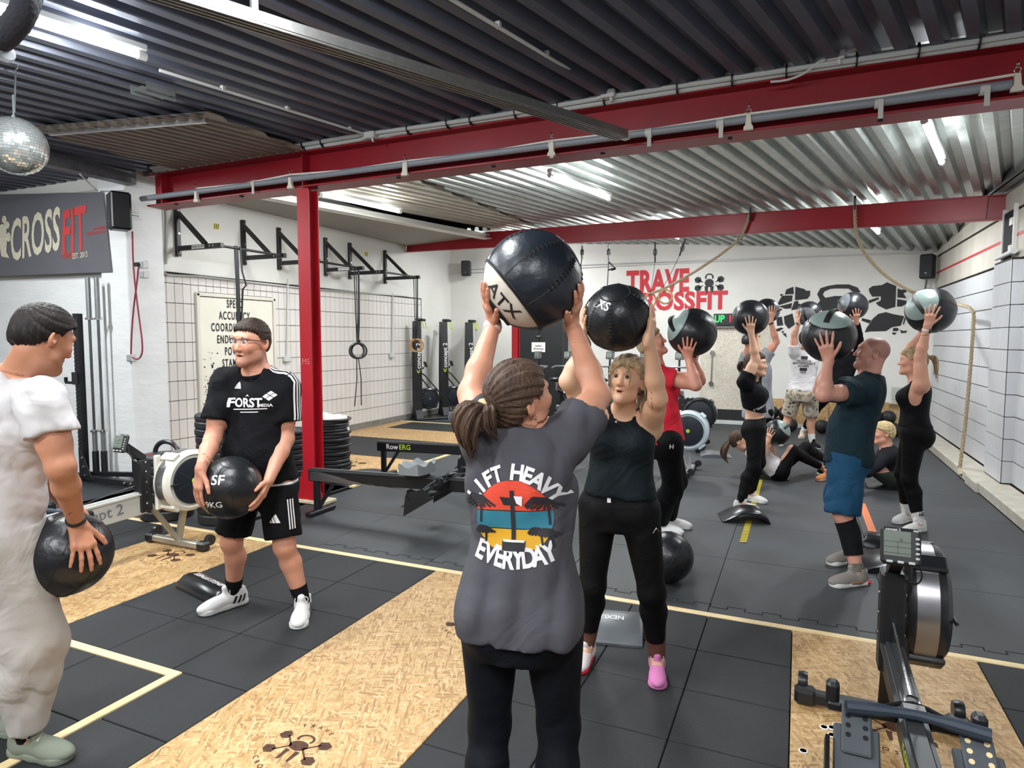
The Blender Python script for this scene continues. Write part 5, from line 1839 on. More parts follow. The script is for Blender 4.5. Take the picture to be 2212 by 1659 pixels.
# sockets, switches, cables on the pier and the tiles
for (px, py, lb) in ((310, 572, 'upper grey socket on the white pier with a black plug'), (311, 593, 'lower grey socket on the white pier, under the plugged one'), (284, 773, 'grey socket low on the white pier at the cable loop')):
    p = at_y(px, py, 4.95)
    t = thing('power_socket', lb, 'socket', p)
    obj('case', MB().box(p, (.10, .06, .085), bev=.008), M_LGREY, t, smooth=False)
    obj('lid', MB().box(p - Y3 * .032, (.075, .008, .065), bev=.003), mat('mid_grey_plastic', '#9b9d9d', 0.5), t, smooth=False)
    if 'upper' in lb:
        obj('plug', MB().box(p - Y3 * .05 - X3 * .04, (.06, .05, .045), bev=.012), M_BLKPL, t, smooth=False)
mb = MB()
P = [at_y(x, y, 4.93) for x, y in ((286, 500), (287, 560), (292, 620), (301, 690), (309, 750), (305, 772), (294, 778), (284, 770))]
P2_ = [at_y(x, y, 4.92) for x, y in ((283, 765), (284, 720), (289, 660), (296, 610), (299, 575), (303, 572))]
tag(obj('extension_cable', MB().tube(resample(P, .04)[0], .009, 6).tube(resample(P2_, .04)[0], .009, 6), mat('dark_red_cable', '#8c3040', 0.5)), 'dark red cable hanging in a crossed loop on the white pier', 'cable')
tag(obj('ceiling_cable', MB().tube(resample([at_d(125, 303, 6.6), at_d(146, 330, 6.7), at_d(160, 362, 6.7), at_d(184, 388, 6.7), at_y(212, 413, 4.95)], .05)[0], .008, 6), M_LGREY), 'thin grey cable drooping from the ceiling to the banner corner', 'cable')
mb = MB()
mb.tube([at_x(352, 440, XL + .03), at_x(352, 585, XL + .03), at_x(362, 594, XL + .03), at_x(430, 597, XL + .03), at_x(660, 623, XL + .03), at_x(880, 640, XL + .03)], .014, 6)
mb.tube([at_x(360, 440, XL + .03), at_x(360, 570, XL + .03)], .01, 6)
tag(obj('conduit_run', mb, M_LGREY), 'pale conduit running along the top edge of the tiles', 'conduit')
for px, y0, y1, lb in ((622, 602, 772, 'pale conduit dropping to the switch left of the red column'), (849, 634, 765, 'pale conduit dropping to the switch near the ski machines')):
    t = thing('switch_drop', lb, 'conduit', at_x(px, y1, XL + .03))
    obj('pipe', MB().tube([at_x(px, y0, XL + .03), at_x(px - 2, y1, XL + .03)], .014, 6), M_LGREY, t)
    obj('switch', MB().box(at_x(px - 2, y1 + 3, XL + .04), (.05, .13, .09), bev=.008), M_LGREY, t, smooth=False)
# mirror ball and its chain
c = at_d(34, 316, 4.4)
R = .19
t = thing('mirror_ball', 'silver mirror ball hanging on a cord from the ceiling at left', 'mirror ball', c)
mb = MB()
nl = 30
for j in range(nl):
    a0, a1 = PI * j / nl, PI * (j + 1) / nl
    k = max(3, int(2 * PI * math.sin((a0 + a1) / 2) * nl / PI))
    for i in range(k):
        b0, b1 = 2 * PI * (i + .06) / k, 2 * PI * (i + .94) / k
        aa, ab = a0 + .06 * (a1 - a0), a1 - .06 * (a1 - a0)
        jit = nrm(np.array((math.sin((aa + ab) / 2) * math.cos((b0 + b1) / 2), math.sin((aa + ab) / 2) * math.sin((b0 + b1) / 2), math.cos((aa + ab) / 2))) + rng.normal(size=3) * .03)
        ctr = c + R * nrm(np.array((math.sin((aa + ab) / 2) * math.cos((b0 + b1) / 2), math.sin((aa + ab) / 2) * math.sin((b0 + b1) / 2), math.cos((aa + ab) / 2))))
        q = [c + R * np.array((math.sin(x) * math.cos(y), math.sin(x) * math.sin(y), math.cos(x))) for x, y in ((aa, b0), (ab, b0), (ab, b1), (aa, b1))]
        q = [p - jit * ((p - ctr) @ jit) for p in q]
        mb.add(q, [(0, 1, 2, 3)])
obj('mirror_facets', mb, mat('mirror_facet', '#e6ebe9', 0.12, 0.85), t, kind='stuff', smooth=False, clean=False)
obj('core', MB().sphere(c, R * .985, 32, 20), mat('grey_core', '#8d9291', 0.5), t)
top = at_d(34, 152, 4.4)
obj('cord', MB().cyl(c + Z3 * R, top, .006, n=6).cyl(c + Z3 * R, c + Z3 * (R + .15), .008, n=6), M_STEEL, t)
obj('hook', MB().tube(arc(top + Z3 * .03, .025, 0, 2 * PI, 12, X3, Z3), .005, 6).tube(arc(c + Z3 * (R + .01), .02, 0, PI, 8, X3, Z3), .004, 5).cyl(top + Z3 * .05, (top[0], top[1], 3.5), .004, n=6), M_CHROME, t)
# padded hose close to the camera
hp_ = resample([at_d(85, -110, 2.05), at_d(61, 0, 2.0), at_d(42, 45, 2.0), at_d(0, 88, 2.02), at_d(-80, 125, 2.1)], .012)[0]
t = thing('ceiling_hose', 'dark padded hose curving past the lit tube at upper left', 'hose', hp_[len(hp_) // 2])
obj('hose', MB().tube(hp_, [.037 + .0015 * (i % 2) for i in range(len(hp_))], 14), mat('dark_grey_foam', '#2c2c34', 0.85, bump=0.5, bscale=90), t)
q = at_d(8, 112, 2.04)
obj('clip_disc', MB().lathe([(0.0, -.012), (.03, -.01), (.033, 0), (.03, .01), (0, .012)], q, nrm(X3 + .3 * Z3), 20), mat('clear_grey_plastic', '#a9acb0', 0.2, alpha=.55), t)
tag(obj('channel_offcut', MB().box(at_z(330, 200, 3.42), (.14, .2, .01), R_rib).box(at_z(314, 202, 3.43), (.01, .2, .06), R_rib).box(at_z(348, 198, 3.44), (.01, .2, .09), R_rib), M_STEEL, smooth=False), 'small folded steel bracket under the dark ceiling near the left lamp', 'bracket')

# ---- back wall things
p0, p1 = at_y(1120, 700, 12.45), at_y(1213, 700, 12.45)
t = thing('locker', 'tall black cabinet with a white paper sign beside the rear red column', 'cabinet', ((p0[0] + p1[0]) / 2, 12.6, 0))
wd = p1[0] - p0[0]
obj('body', MB().box(((p0[0] + p1[0]) / 2, 12.66, 1.1), (wd, .42, 2.2), bev=.01), mat('matt_black_board', '#1b1e20', 0.5, var=.1, vscale=4), t, smooth=False)
for s in (-.25, .25):
    obj('door', MB().box(((p0[0] + p1[0]) / 2 + wd * s, 12.44, 1.1), (wd * .485, .02, 2.12), bev=.004), MATS['matt_black_board'], t, smooth=False)
sg = at_y(1163, 750, 12.425)
tg = tag(obj('paper_sign', MB().box(sg, (.30, .004, .20)), M_PAPER, smooth=False), 'white paper sign taped to the black cabinet', 'sign')
mb = MB()
flat_text(mb, 'KEINE', .05, sg + Z3 * .025 - Y3 * .003, X3, Z3, .01)
flat_text(mb, 'Benutzung', .05, sg - Z3 * .03 - Y3 * .003, X3, Z3, .005)
obj('sign_lettering', mb, M_PRINTK, tg, smooth=False, clean=False)
q = at_y(1163, 726, 12.425)
obj('badge', MB().box(q, (.15, .006, .05), bev=.002), M_BLACK, t, smooth=False)
mb = MB()
flat_text(mb, 'concept 2', .025, q - Y3 * .004, X3, Z3)
obj('badge_lettering', mb, M_PAPER, t, smooth=False, clean=False)
# clock
a, b = at_y(1542, 678, 12.93), at_y(1626, 703, 12.93)
t = thing('digital_clock', 'black digital wall clock with green and red digits below the lettering', 'clock', (a + b) / 2)
obj('case', MB().box((a + b) / 2, (b[0] - a[0], .06, a[2] - b[2]), bev=.008), M_BLACK, t, smooth=False)
mb = MB()
cy = (a[2] + b[2]) / 2
flat_text(mb, 'UP', .19, (at_y(1554, 690, 12.895)[0], 12.897, cy + .01), X3, Z3, .01, .8, lift=.003)
obj('digits', mb, mat('green_led', '#1ee05a', 0.4, emit=2.2), t, smooth=False, clean=False)
mb = MB()
flat_text(mb, '15', .19, (at_y(1582, 690, 12.895)[0], 12.897, cy + .01), X3, Z3, .01, .8, lift=.003)
flat_text(mb, '00', .19, (at_y(1609, 690, 12.895)[0], 12.897, cy + .01), X3, Z3, .01, .8, lift=.003)
obj('digits', mb, mat('red_led', '#f02030', 0.4, emit=2.2), t, smooth=False, clean=False)
obj('shelf_strip', MB().box(((a[0] + b[0]) / 2, 12.95, b[2] - .03), (b[0] - a[0] + .1, .1, .015)), M_STEEL, t, smooth=False)
# bar handle on the pale panel
a, b = at_y(1539, 762, 12.95), at_y(1536, 828, 12.95)
t = thing('pull_bar', 'slim chrome bar with ring ends mounted on the pale board', 'handle', b)
obj('bar', MB().cyl(a, b, .014), M_CHROME, t)
for q, nm in ((a, 'upper_mount'), (b, 'lower_mount')):
    obj(nm, MB().lathe([(.015, -.03), (.045, -.03), (.045, .03), (.015, .03)], q, Y3, 16), M_CHROME, t)
t = tag(obj('clear_holder', MB().box(at_y(1940, 850, 12.94), (.2, .06, .22), bev=.01).box(at_y(1938, 872, 12.92), (.26, .12, .02), bev=.004), mat('milky_plastic', '#c9cbc6', 0.3, alpha=.6), smooth=False), 'small clear holder on the back wall behind the person at right in black', 'holder')
# pile of slam balls along the back wall
M_SLAM = mat('matt_black_slam_ball', '#1a1b1d', 0.55, bump=.4, bscale=60)
slots = [(1654, 0), (1681, 0), (1708, 0), (1667, 1), (1695, 1), (1776, 0), (1803, 0), (1879, 0), (1906, 0), (1933, 0), (1892, 1), (1919, 1)]
SB = ['leftmost in the front row behind the sit-up ball', 'second from left in the front row', 'third from left, nearest the camouflage shorts', 'left one of the two on top at left', 'right one of the two on top at left', 'left of the pair beyond the camouflage shorts', 'right of the pair beyond the camouflage shorts', 'leftmost right of the blue shorts', 'middle one right of the blue shorts', 'rightmost on the floor by the braid', 'left one of the two on top at right', 'right one of the two on top at right']
for i, (px, up_) in enumerate(slots):
    r = .118
    p = at_y(px, 905, 12.45 + (.06 if up_ else 0))
    z = r + (.2 if up_ else 0)
    e = thing('slam_ball', 'black slam ball by the back boards, ' + SB[i], 'medicine ball', (p[0], p[1], z - r), 'slam balls heaped along the back wall')
    obj('shell', MB().sphere((p[0], p[1], z), r, 20, 14), M_SLAM, e)
    obj('valve', MB().sphere((p[0] - .3 * r, p[1] - .9 * r, z + .25 * r), .012, 8, 6), M_DARKGAP, e)
# lone wall ball on the floor
Rf = 54 * 4.38 / FPX
pf_ = at_z(1444, 1262)
pb_ = at_d(1443, 1209, 4.40)
ball('black wall ball resting on the floor behind the legs of the tank top wearer', (pb_[0], pb_[1], Rf), Rf, pole=nrm(Z3 * .8 + _rt * .5), kind='plain')

# ---- mats, tape and small things on the floor


def abmat(label, c, ex, m, L=.38, Wd=.32, H=.075, text=None, flip=False, th=0.0):
    """curved sit-up wedge: high back falling to a thin front edge"""
    c = np.asarray(c, float)
    ex = nrm(ex)
    ey = np.cross(Z3, ex)
    t = thing('sit_up_mat', label, 'sit-up mat', c, 'sit-up mats on the floor')
    prof = [(-L / 2, .004), (-L * .44, H * .55), (-L * .3, H * .92), (-L * .12, H), (L * .08, H * .9), (L * .28, H * .58), (L * .44, H * .22), (L / 2, .012)]
    n = len(prof)
    V, F = [], []
    for k, (y, e) in enumerate(((-Wd / 2, .0), (-Wd / 2 + .02, 1), (Wd / 2 - .02, 1), (Wd / 2, .0))):
        for (x, z) in prof:
            V.append(c + ex * x * (1 if e else .97) + ey * y + Z3 * (z if e else z * .82))
        for (x, z) in prof:
            V.append(c + ex * x * (1 if e else .97) + ey * y + Z3 * max(0.0, (z - .035) * .8 if th else 0.0))
    for k in range(3):
        for i in range(n - 1):
            a = k * 2 * n + i
            F.append((a, a + 1, a + 2 * n + 1, a + 2 * n))
            a += n
            F.append((a, a + 2 * n, a + 2 * n + 1, a + 1))
        F.append((k * 2 * n, (k + 1) * 2 * n, (k + 1) * 2 * n + n, k * 2 * n + n))
        F.append((k * 2 * n + n - 1, k * 2 * n + 2 * n - 1, (k + 1) * 2 * n + 2 * n - 1, (k + 1) * 2 * n + n - 1))
    for k in (0, 3):
        for i in range(n - 1):
            a = k * 2 * n + i
            F.append((a, a + n, a + n + 1, a + 1))
    ob = obj('pad', MB().add(V, F), m, t, ang=50)
    if text:
        pv, pf = project_geo(*text_geo(text, .055, .015, .9), bvh_of(ob.data), c + Z3 * .1 + ex * L * (-.02), -ey if flip else ey, -ex if not flip else ex, .002, .1, .03)
        if pf:
            obj('pad_lettering', MB().add(pv, pf), M_PAPER, ob, clean=False)
    return t


M_MATK = mat('black_vinyl_pad', '#17181b', 0.28, var=.08, vscale=6)
M_MATG = mat('grey_vinyl_pad', '#606468', 0.35, var=.08, vscale=6)
abmat('black sit-up mat with white lettering behind the feet of the glasses wearer', at_z(455, 1276), nrm(Y3 + .25 * X3) * 1.0, M_MATK, L=.24, Wd=.48, H=.08, text='SINGLE FITNESS')
abmat('grey sit-up mat with white lettering between the tank top wearer\'s legs', at_z(1318, 1362), nrm(-Y3 + .22 * X3), M_MATG, L=.36, Wd=.36, H=.08, text='NEXUS', flip=True)
abmat('black glossy sit-up mat in front of the cropped top wearer\'s shoes', at_z(1606, 1121), nrm(-X3 * .95 - .25 * Y3), M_MATK, L=.42, Wd=.3, H=.105, th=1)
abmat('black sit-up mat under the back of the person doing a sit-up', at_z(1655, 1030), nrm(X3), M_MATK, L=.5, Wd=.34, H=.05)
abmat('small dark sit-up mat on the floor by the head of the lying person', at_z(1545, 985), nrm(X3 + .2 * Y3), M_MATG, L=.42, Wd=.32, H=.06)
abmat('grey black sit-up mat under the sitting person', at_z(1926, 1052), nrm(-X3), M_MATK, L=.5, Wd=.36, H=.04)
abmat('black sit-up mat standing by the orange tape, behind the rowing monitor', at_z(1912, 1178), nrm(X3 * .2 + Y3), M_MATK, L=.34, Wd=.28, H=.10, th=1)
abmat('long black sit-up mat behind the right foreground rowing machine', at_z(1905, 1222), nrm(-X3 * .9 - .3 * Y3), M_MATK, L=.5, Wd=.34, H=.08)
t = thing('floor_tape', 'yellow black hazard tape strip stuck on the rubber floor', 'tape', (-.37, 6.8, 0))
obj('tape', MB().box((-.37, 6.78, .0012), (.056, 2.66, .0012)), M_DARKGAP, t, smooth=False)
me_ = MB().add([(-.027, -.011, 0), (.027, .004, 0), (.027, .025, 0), (-.027, .010, 0)], [(0, 1, 2, 3)]).mesh('stripe', False)
me_.materials.append(M_YELLOW)
y = 5.47
while y < 8.1:
    o = bpy.data.objects.new('stripe', me_)
    COL.objects.link(o)
    o.parent = t
    o.matrix_parent_inverse = Matrix.Translation(t.location).inverted()
    o.location = (-.37, y, .0022)
    y += .046
tag(obj('floor_tape', MB().box((.62, 6.45, .0012), (.062, 1.62, .0014)), mat('orange_tape', '#e07a45', 0.5), smooth=False), 'orange tape strip stuck on the floor beside the blue shorts wearer', 'tape')
CHL = ['upper left of the cluster', 'middle of the cluster', 'upper right of the cluster', 'lowest of the cluster', 'alone nearest the black rubber tiles']
for i, (px, py) in enumerate(((1780, 1571), (1797, 1572), (1808, 1566), (1797, 1588), (1735, 1622))):
    p = at_z(px, py, .003)
    t = thing('counting_chip', 'black white-rimmed counting chip on the board, ' + CHL[i], 'chip', (p[0], p[1], 0.001), 'counting chips by the rowing machine')
    obj('disc', MB().lathe([(0, .0005), (.0165, .0005), (.0175, .001), (.0175, .0035), (.0165, .004), (0, .004)], (p[0], p[1], .001), Z3, 24), M_PAPER, t)
    obj('inlay', MB().lathe([(0, .0046), (.0125, .0046)], (p[0], p[1], .001), Z3, 20), M_GRIPB, t)
# ------------------------------------------------------------------ signed-distance figures
def smin(a, b, k):
    if k <= 0:
        return np.minimum(a, b)
    h = np.maximum(k - np.abs(a - b), 0) / k
    return np.minimum(a, b) - h * h * k * 0.25


def cone(a, b, ra, rb, k=0.02, clip=False, flat=None):
    return ('cone', np.asarray(a, float), np.asarray(b, float), ra, rb, k, clip, flat)


def ell(c, r, R=None, k=0.02, op='u'):
    return ('ell', np.asarray(c, float), np.asarray(r, float), np.eye(3) if R is None else np.asarray(R), k, op)


def sdf_prim(p, P):
    if p[0] == 'cone':
        _, a, b, ra, rb, k, clip, flat = p
        if flat is not None:                # flatten along a direction
            n, s = flat
            q = (P - a) @ n
            P = P + (q * (1 / s - 1))[..., None] * n
        ba = b - a
        L2 = ba @ ba + 1e-12
        t = np.clip(((P - a) @ ba) / L2, 0, 1)
        d = np.linalg.norm(P - a - t[..., None] * ba, axis=-1) - (ra + (rb - ra) * t)
        if flat is not None:
            d = d * flat[1] if flat[1] < 1 else d
        if clip:
            n = ba / math.sqrt(L2)
            d = np.maximum(d, (P - b) @ n)
        return d
    if p[0] == 'ell':
        _, c, r, R, k, op = p
        q = (P - c) @ R
        k0 = np.linalg.norm(q / r, axis=-1)
        k1 = np.linalg.norm(q / (r * r), axis=-1) + 1e-9
        return k0 * (k0 - 1) / k1
    if p[0] == 'loft':
        _, o, up, r0, r1, tab, k, ln = p
        D = P - o
        u = D @ up
        us = tab[:, 0]
        rx, ry, cy = (np.interp(u, us, tab[:, i]) for i in (1, 2, 3))
        t = np.clip((u - us[0]) / (us[-1] - us[0]), 0, 1)
        rv = r0 + (r1 - r0) * t[..., None]
        rv = rv / np.linalg.norm(rv, axis=-1)[..., None]
        fv = np.cross(up, rv)
        x = np.sum(D * rv, -1)
        y = np.sum(D * fv, -1) - cy
        e = 2.35
        s = (np.abs(x / rx) ** e + np.abs(y / ry) ** e) ** (1 / e)
        d = (s - 1) * np.minimum(rx, ry)
        return np.maximum(d, np.maximum(us[0] - u, u - us[-1]))
    raise ValueError


def prim_box(p):
    if p[0] == 'cone':
        r = max(p[3], p[4]) + p[5] + 0.01
        return np.minimum(p[1], p[2]) - r, np.maximum(p[1], p[2]) + r
    if p[0] == 'ell':
        r = max(p[2]) + p[4] + 0.01
        return p[1] - r, p[1] + r
    _, o, up, r0, r1, tab, k, ln = p
    r = max(tab[:, 1].max(), tab[:, 2].max()) + 0.06
    a, b = o + up * tab[0, 0], o + up * tab[-1, 0]
    return np.minimum(a, b) - r, np.maximum(a, b) + r


def field(prims, lo, hi, h, cuts=(), noise=None):
    n = np.ceil((hi - lo) / h).astype(int) + 1
    ax = [lo[i] + h * np.arange(n[i]) for i in range(3)]
    f = np.full(n, 0.2, np.float32)

    def window(p, extra):
        a, b = prim_box(p)
        i0 = np.maximum(((a - extra - lo) / h).astype(int), 0)
        i1 = np.minimum(((b + extra - lo) / h).astype(int) + 2, n)
        if np.any(i1 <= i0):
            return None, None
        sl = tuple(slice(x, y) for x, y in zip(i0, i1))
        G = np.stack(np.meshgrid(*[ax[i][sl[i]] for i in range(3)], indexing='ij'), -1)
        return sl, G
    for p in prims:
        if p[0] == 'ell' and p[5] != 'u':
            continue
        k = p[5] if p[0] == 'cone' else (p[4] if p[0] == 'ell' else p[6])
        sl, G = window(p, 0.012)
        if sl is None:
            continue
        f[sl] = smin(f[sl], sdf_prim(p, G), k)
    for p in prims:
        if p[0] == 'ell' and p[5] == 's':
            sl, G = window(p, 0.01)
            if sl is None:
                continue
            f[sl] = -smin(-f[sl], sdf_prim(p, G), p[4])
    for c in cuts:
        if c[0] == 'plane':                 # keep the side away from the normal
            _, o, nn, k = c
            d = sum((ax[i] - o[i]).reshape([-1 if j == i else 1 for j in range(3)]) * nn[i] for i in range(3))
            f = np.maximum(f, d) if k <= 0 else -smin(-f, -d * np.ones_like(f), k)
        else:                               # carve a primitive away, only above a plane when one is given
            sl, G = window(c[1], 0.03)
            if sl is not None:
                d = sdf_prim(c[1], G)
                if len(c) > 2:
                    d = np.maximum(d, -((G - c[2]) @ c[3]))
                f[sl] = np.maximum(f[sl], -d)
    if noise is not None:
        band = np.abs(f) < 0.03
        idx = np.argwhere(band)
        P = lo + idx * h
        f[band] += noise(P).astype(np.float32)
    return f


def nets(f, lo, h):
    """surface nets: quads through the cells the field changes sign in"""
    s = f < 0
    c = s[:-1, :-1, :-1].astype(np.int8)
    tot = np.zeros_like(c)
    for i in (0, 1):
        for j in (0, 1):
            for k in (0, 1):
                tot += s[i:s.shape[0] - 1 + i, j:s.shape[1] - 1 + j, k:s.shape[2] - 1 + k]
    act = np.argwhere((tot > 0) & (tot < 8))
    if len(act) == 0:
        return np.zeros((0, 3)), np.zeros((0, 4), int)
    idm = np.full(tot.shape, -1, np.int64)
    idm[tuple(act.T)] = np.arange(len(act))
    cn = np.array([(i, j, k) for i in (0, 1) for j in (0, 1) for k in (0, 1)])
    val = np.stack([f[tuple((act + q).T)] for q in cn], 1)
    acc = np.zeros((len(act), 3))
    cnt = np.zeros(len(act))
    for a in range(8):
        for b in range(a + 1, 8):
            if np.abs(cn[a] - cn[b]).sum() != 1:
                continue
            va, vb = val[:, a], val[:, b]
            m = (va < 0) != (vb < 0)
            t = np.where(m, va / np.where(m, va - vb, 1), 0)
            acc += np.where(m[:, None], cn[a] + t[:, None] * (cn[b] - cn[a]), 0)
            cnt += m
    V = lo + (act + acc / cnt[:, None]) * h
    Q = []
    for d in range(3):
        e1, e2 = [(1, 2), (2, 0), (0, 1)][d]
        sh = [slice(None)] * 3
        sh[d] = slice(0, -1)
        A = s[tuple(sh)]
        sh[d] = slice(1, None)
        B = s[tuple(sh)]
        for inv in (0, 1):
            E = np.argwhere((A & ~B) if inv == 0 else (~A & B))
            E = E[(E[:, e1] > 0) & (E[:, e2] > 0) & (E[:, e1] < f.shape[e1] - 1) & (E[:, e2] < f.shape[e2] - 1)]
            o1 = np.zeros(3, int)
            o1[e1] = 1
            o2 = np.zeros(3, int)
            o2[e2] = 1
            q = np.stack([idm[tuple((E - o).T)] for o in (o1 + o2, o2, 0 * o1, o1)], 1)
            Q.append(q if inv == 0 else q[:, ::-1])
    return V, np.concatenate(Q)


def np_mesh(name, V, Q, col=None, smooth=True):
    me = bpy.data.meshes.new(name)
    me.vertices.add(len(V))
    me.vertices.foreach_set('co', np.asarray(V, np.float32).ravel())
    me.loops.add(len(Q) * 4)
    me.polygons.add(len(Q))
    me.loops.foreach_set('vertex_index', np.asarray(Q, np.int32).ravel())
    me.polygons.foreach_set('loop_start', np.arange(0, len(Q) * 4, 4, dtype=np.int32))
    me.update(calc_edges=True)
    me.validate()
    if smooth:
        me.shade_smooth()
    if col is not None:
        a = me.color_attributes.new('Col', 'FLOAT_COLOR', 'POINT')
        rgba = np.ones((len(V), 4), np.float32)
        rgba[:, :3] = col
        a.data.foreach_set('color', rgba.ravel())
    return me


def bounds_of(prims, pad=0.03):
    bs = [prim_box(p) for p in prims if not (p[0] == 'ell' and p[5] == 's')]
    return np.min([b[0] for b in bs], 0) - pad, np.max([b[1] for b in bs], 0) + pad


def shape(prims, h, cuts=(), noise=None):
    lo, hi = bounds_of(prims)
    f = field(prims, lo, hi, h, cuts, noise)
    V, Q = nets(f, lo, h)
    return V, Q


def tuck(me, prims, cuts, noise, h, depth=0.006, spare=()):
    """draw the skin in where a garment covers it, so that it does not come through the cloth"""
    n = len(me.vertices)
    co = np.empty(n * 3, np.float32)
    no = np.empty(n * 3, np.float32)
    me.vertices.foreach_get('co', co)
    me.vertices.foreach_get('normal', no)
    co, no = co.reshape(-1, 3).astype(float), no.reshape(-1, 3).astype(float)
    lo, hi = bounds_of(prims)
    inb = np.all((co > lo + h) & (co < hi - 2 * h), 1)
    if not inb.any():
        return
    f = field(prims, lo, hi, h, (), noise)
    P = co[inb]
    g = (P - lo) / h
    i = np.clip(g.astype(int), 0, np.array(f.shape) - 2)
    t = g - i
    v = np.zeros(len(P))
    for a in (0, 1):
        for c in (0, 1):
            for e in (0, 1):
                w = np.where(a, t[:, 0], 1 - t[:, 0]) * np.where(c, t[:, 1], 1 - t[:, 1]) * np.where(e, t[:, 2], 1 - t[:, 2])
                v += w * f[i[:, 0] + a, i[:, 1] + c, i[:, 2] + e]
    m = np.full(len(P), -1.0)
    for c in cuts:
        d = (P - c[1]) @ c[2] if c[0] == 'plane' else -(sdf_prim(c[1], P) if len(c) < 3 else np.maximum(sdf_prim(c[1], P), -((P - c[2]) @ c[3])))
        m = np.maximum(m, d)
    for p in prims:
        if p[0] == 'cone' and p[6]:
            n_ = nrm(p[2] - p[1])
            near = np.linalg.norm(P - p[2], axis=1) < p[4] * 2.0
            m = np.where(near, np.maximum(m, (P - p[2]) @ n_), m)
    k = (m < -0.004) & (v > -depth) & (v < 0.014)
    for a, c, r in spare:
        ac = c - a
        t_ = np.clip(((P - a) @ ac) / (ac @ ac), 0, 1)
        k &= np.linalg.norm(P - a - t_[:, None] * ac, axis=1) > r
    P[k] -= no[inb][k] * (v[k] + depth)[:, None]
    co[inb] = P
    me.vertices.foreach_set('co', co.astype(np.float32).ravel())
    me.update()


def folds(seed, amp=0.004, scale=1.0, up=Z3):
    r = np.random.RandomState(seed)
    ks = []
    for i in range(7):
        d = nrm(r.normal(size=3) * np.array((1, 1, 0.55)))
        ks.append((d * r.uniform(14, 34) * scale, r.uniform(0, 6.28), r.uniform(0.5, 1)))
    k2 = [(nrm(r.normal(size=3)) * r.uniform(5, 9) * scale, r.uniform(0, 6.28)) for i in range(4)]

    def fn(P):
        m = sum(np.sin(P @ k + p) for k, p in k2) / 4 + 0.35
        v = sum(w * (np.abs(np.sin(P @ k + p)) * 2 - 1.2) for k, p, w in ks) / 4
        return -amp * v * np.clip(m, 0, 1) * 1.6
    return fn


def hairnoise(o, axis, amp=0.0035, freq=150.0, seed=1):
    """grooves that run round from the part to the tie"""
    r = np.random.RandomState(seed)
    ax = nrm(axis)
    u = nrm(np.cross(ax, (0.31, 0.2, 0.93)))
    t = np.cross(ax, u)
    ph = r.uniform(0, 6.28, 4)

    def fn(P):
        D = P - o
        a = np.arctan2(D @ t, D @ u)
        l = D @ ax
        return amp * (np.sin(a * 23 + ph[0] + 9 * l) * 0.5 + np.sin(a * 41 + ph[1] - 14 * l) * 0.35 + np.sin(a * 67 + ph[2] + 20 * l) * 0.25)
    return fn


def M3(r, f):
    """frame with columns right, forward, up from forward f and a rough up"""
    pass


def frame(fwd, up=Z3):
    f = nrm(fwd)
    r = nrm(np.cross(f, up))
    return np.array([r, f, np.cross(r, f)]).T


def ik(a, c, l1, l2, pole):
    a, c = np.asarray(a, float), np.asarray(c, float)
    d = c - a
    L = np.linalg.norm(d)
    n = d / L
    k = max(1.0, L / ((l1 + l2) * 0.998))
    l1, l2 = l1 * k, l2 * k
    x = (l1 * l1 - l2 * l2 + L * L) / (2 * L)
    y = math.sqrt(max(l1 * l1 - x * x, 0))
    p = np.asarray(pole, float)
    p = nrm(p - n * (p @ n))
    return a + n * x + p * y


SKIN_M = mat('skin', '#d9a487', 0.48, attr=True, bump=0.1, bscale=220)
SKIN_M.node_tree.nodes['Principled BSDF'].inputs['Subsurface Weight'].default_value = 0.12
SKIN_M.node_tree.nodes['Principled BSDF'].inputs['Subsurface Radius'].default_value = (0.012, 0.005, 0.003)
M_EYEW = mat('eye_white', '#dcd6cf', 0.25)
M_IRIS = mat('dark_iris', '#3c2f28', 0.2)
M_SOLEW = mat('white_rubber_sole', '#e6e6e2', 0.5)
M_SOLEK = mat('black_rubber_sole', '#1a1a1b', 0.6)
M_LACE = mat('white_lace', '#e9e8e4', 0.7)


def cloth(name, hexc, bump=0.12, rough=0.85, bs=320, var=0.05, fold=0.38):
    return mat(name, hexc, rough, var=var, vscale=7, bump=bump, bscale=bs, spec=0.18, fold=fold)


def hair_mat(name, hexc, var=0.45):
    return mat(name, hexc, 0.55, var=var, vscale=30, stretch=(1, 1, 0.25), bump=0.6, bscale=110, spec=0.25)


MALE = np.array([(-0.14, .105, .10, -.01), (-0.06, .168, .118, -.008), (0.0, .176, .122, -.006), (.10, .160, .112, .004), (.20, .150, .108, .01), (.30, .162, .114, .008), (.40, .178, .118, 0.0), (.46, .178, .112, -.006), (.51, .150, .088, -.016), (.545, .105, .070, -.022), (.57, .066, .060, -.02)])
FEMALE = np.array([(-0.14, .10, .10, -.012), (-0.06, .172, .122, -.012), (0.0, .178, .122, -.01), (.09, .150, .104, .0), (.18, .126, .092, .006), (.28, .136, .098, .006), (.37, .150, .104, .002), (.44, .150, .098, -.006), (.49, .130, .078, -.014), (.525, .092, .062, -.02), (.55, .056, .052, -.018)])


def dense(t):
    u = np.linspace(t[0, 0], t[-1, 0], 40)
    out = [u]
    for i in (1, 2, 3):
        y = np.interp(u, t[:, 0], t[:, i])
        k = np.array([1, 2, 3, 2, 1.0]) / 9
        yp = np.pad(y, 2, mode='edge')
        out.append(np.convolve(yp, k, 'valid'))
    return np.array(out).T


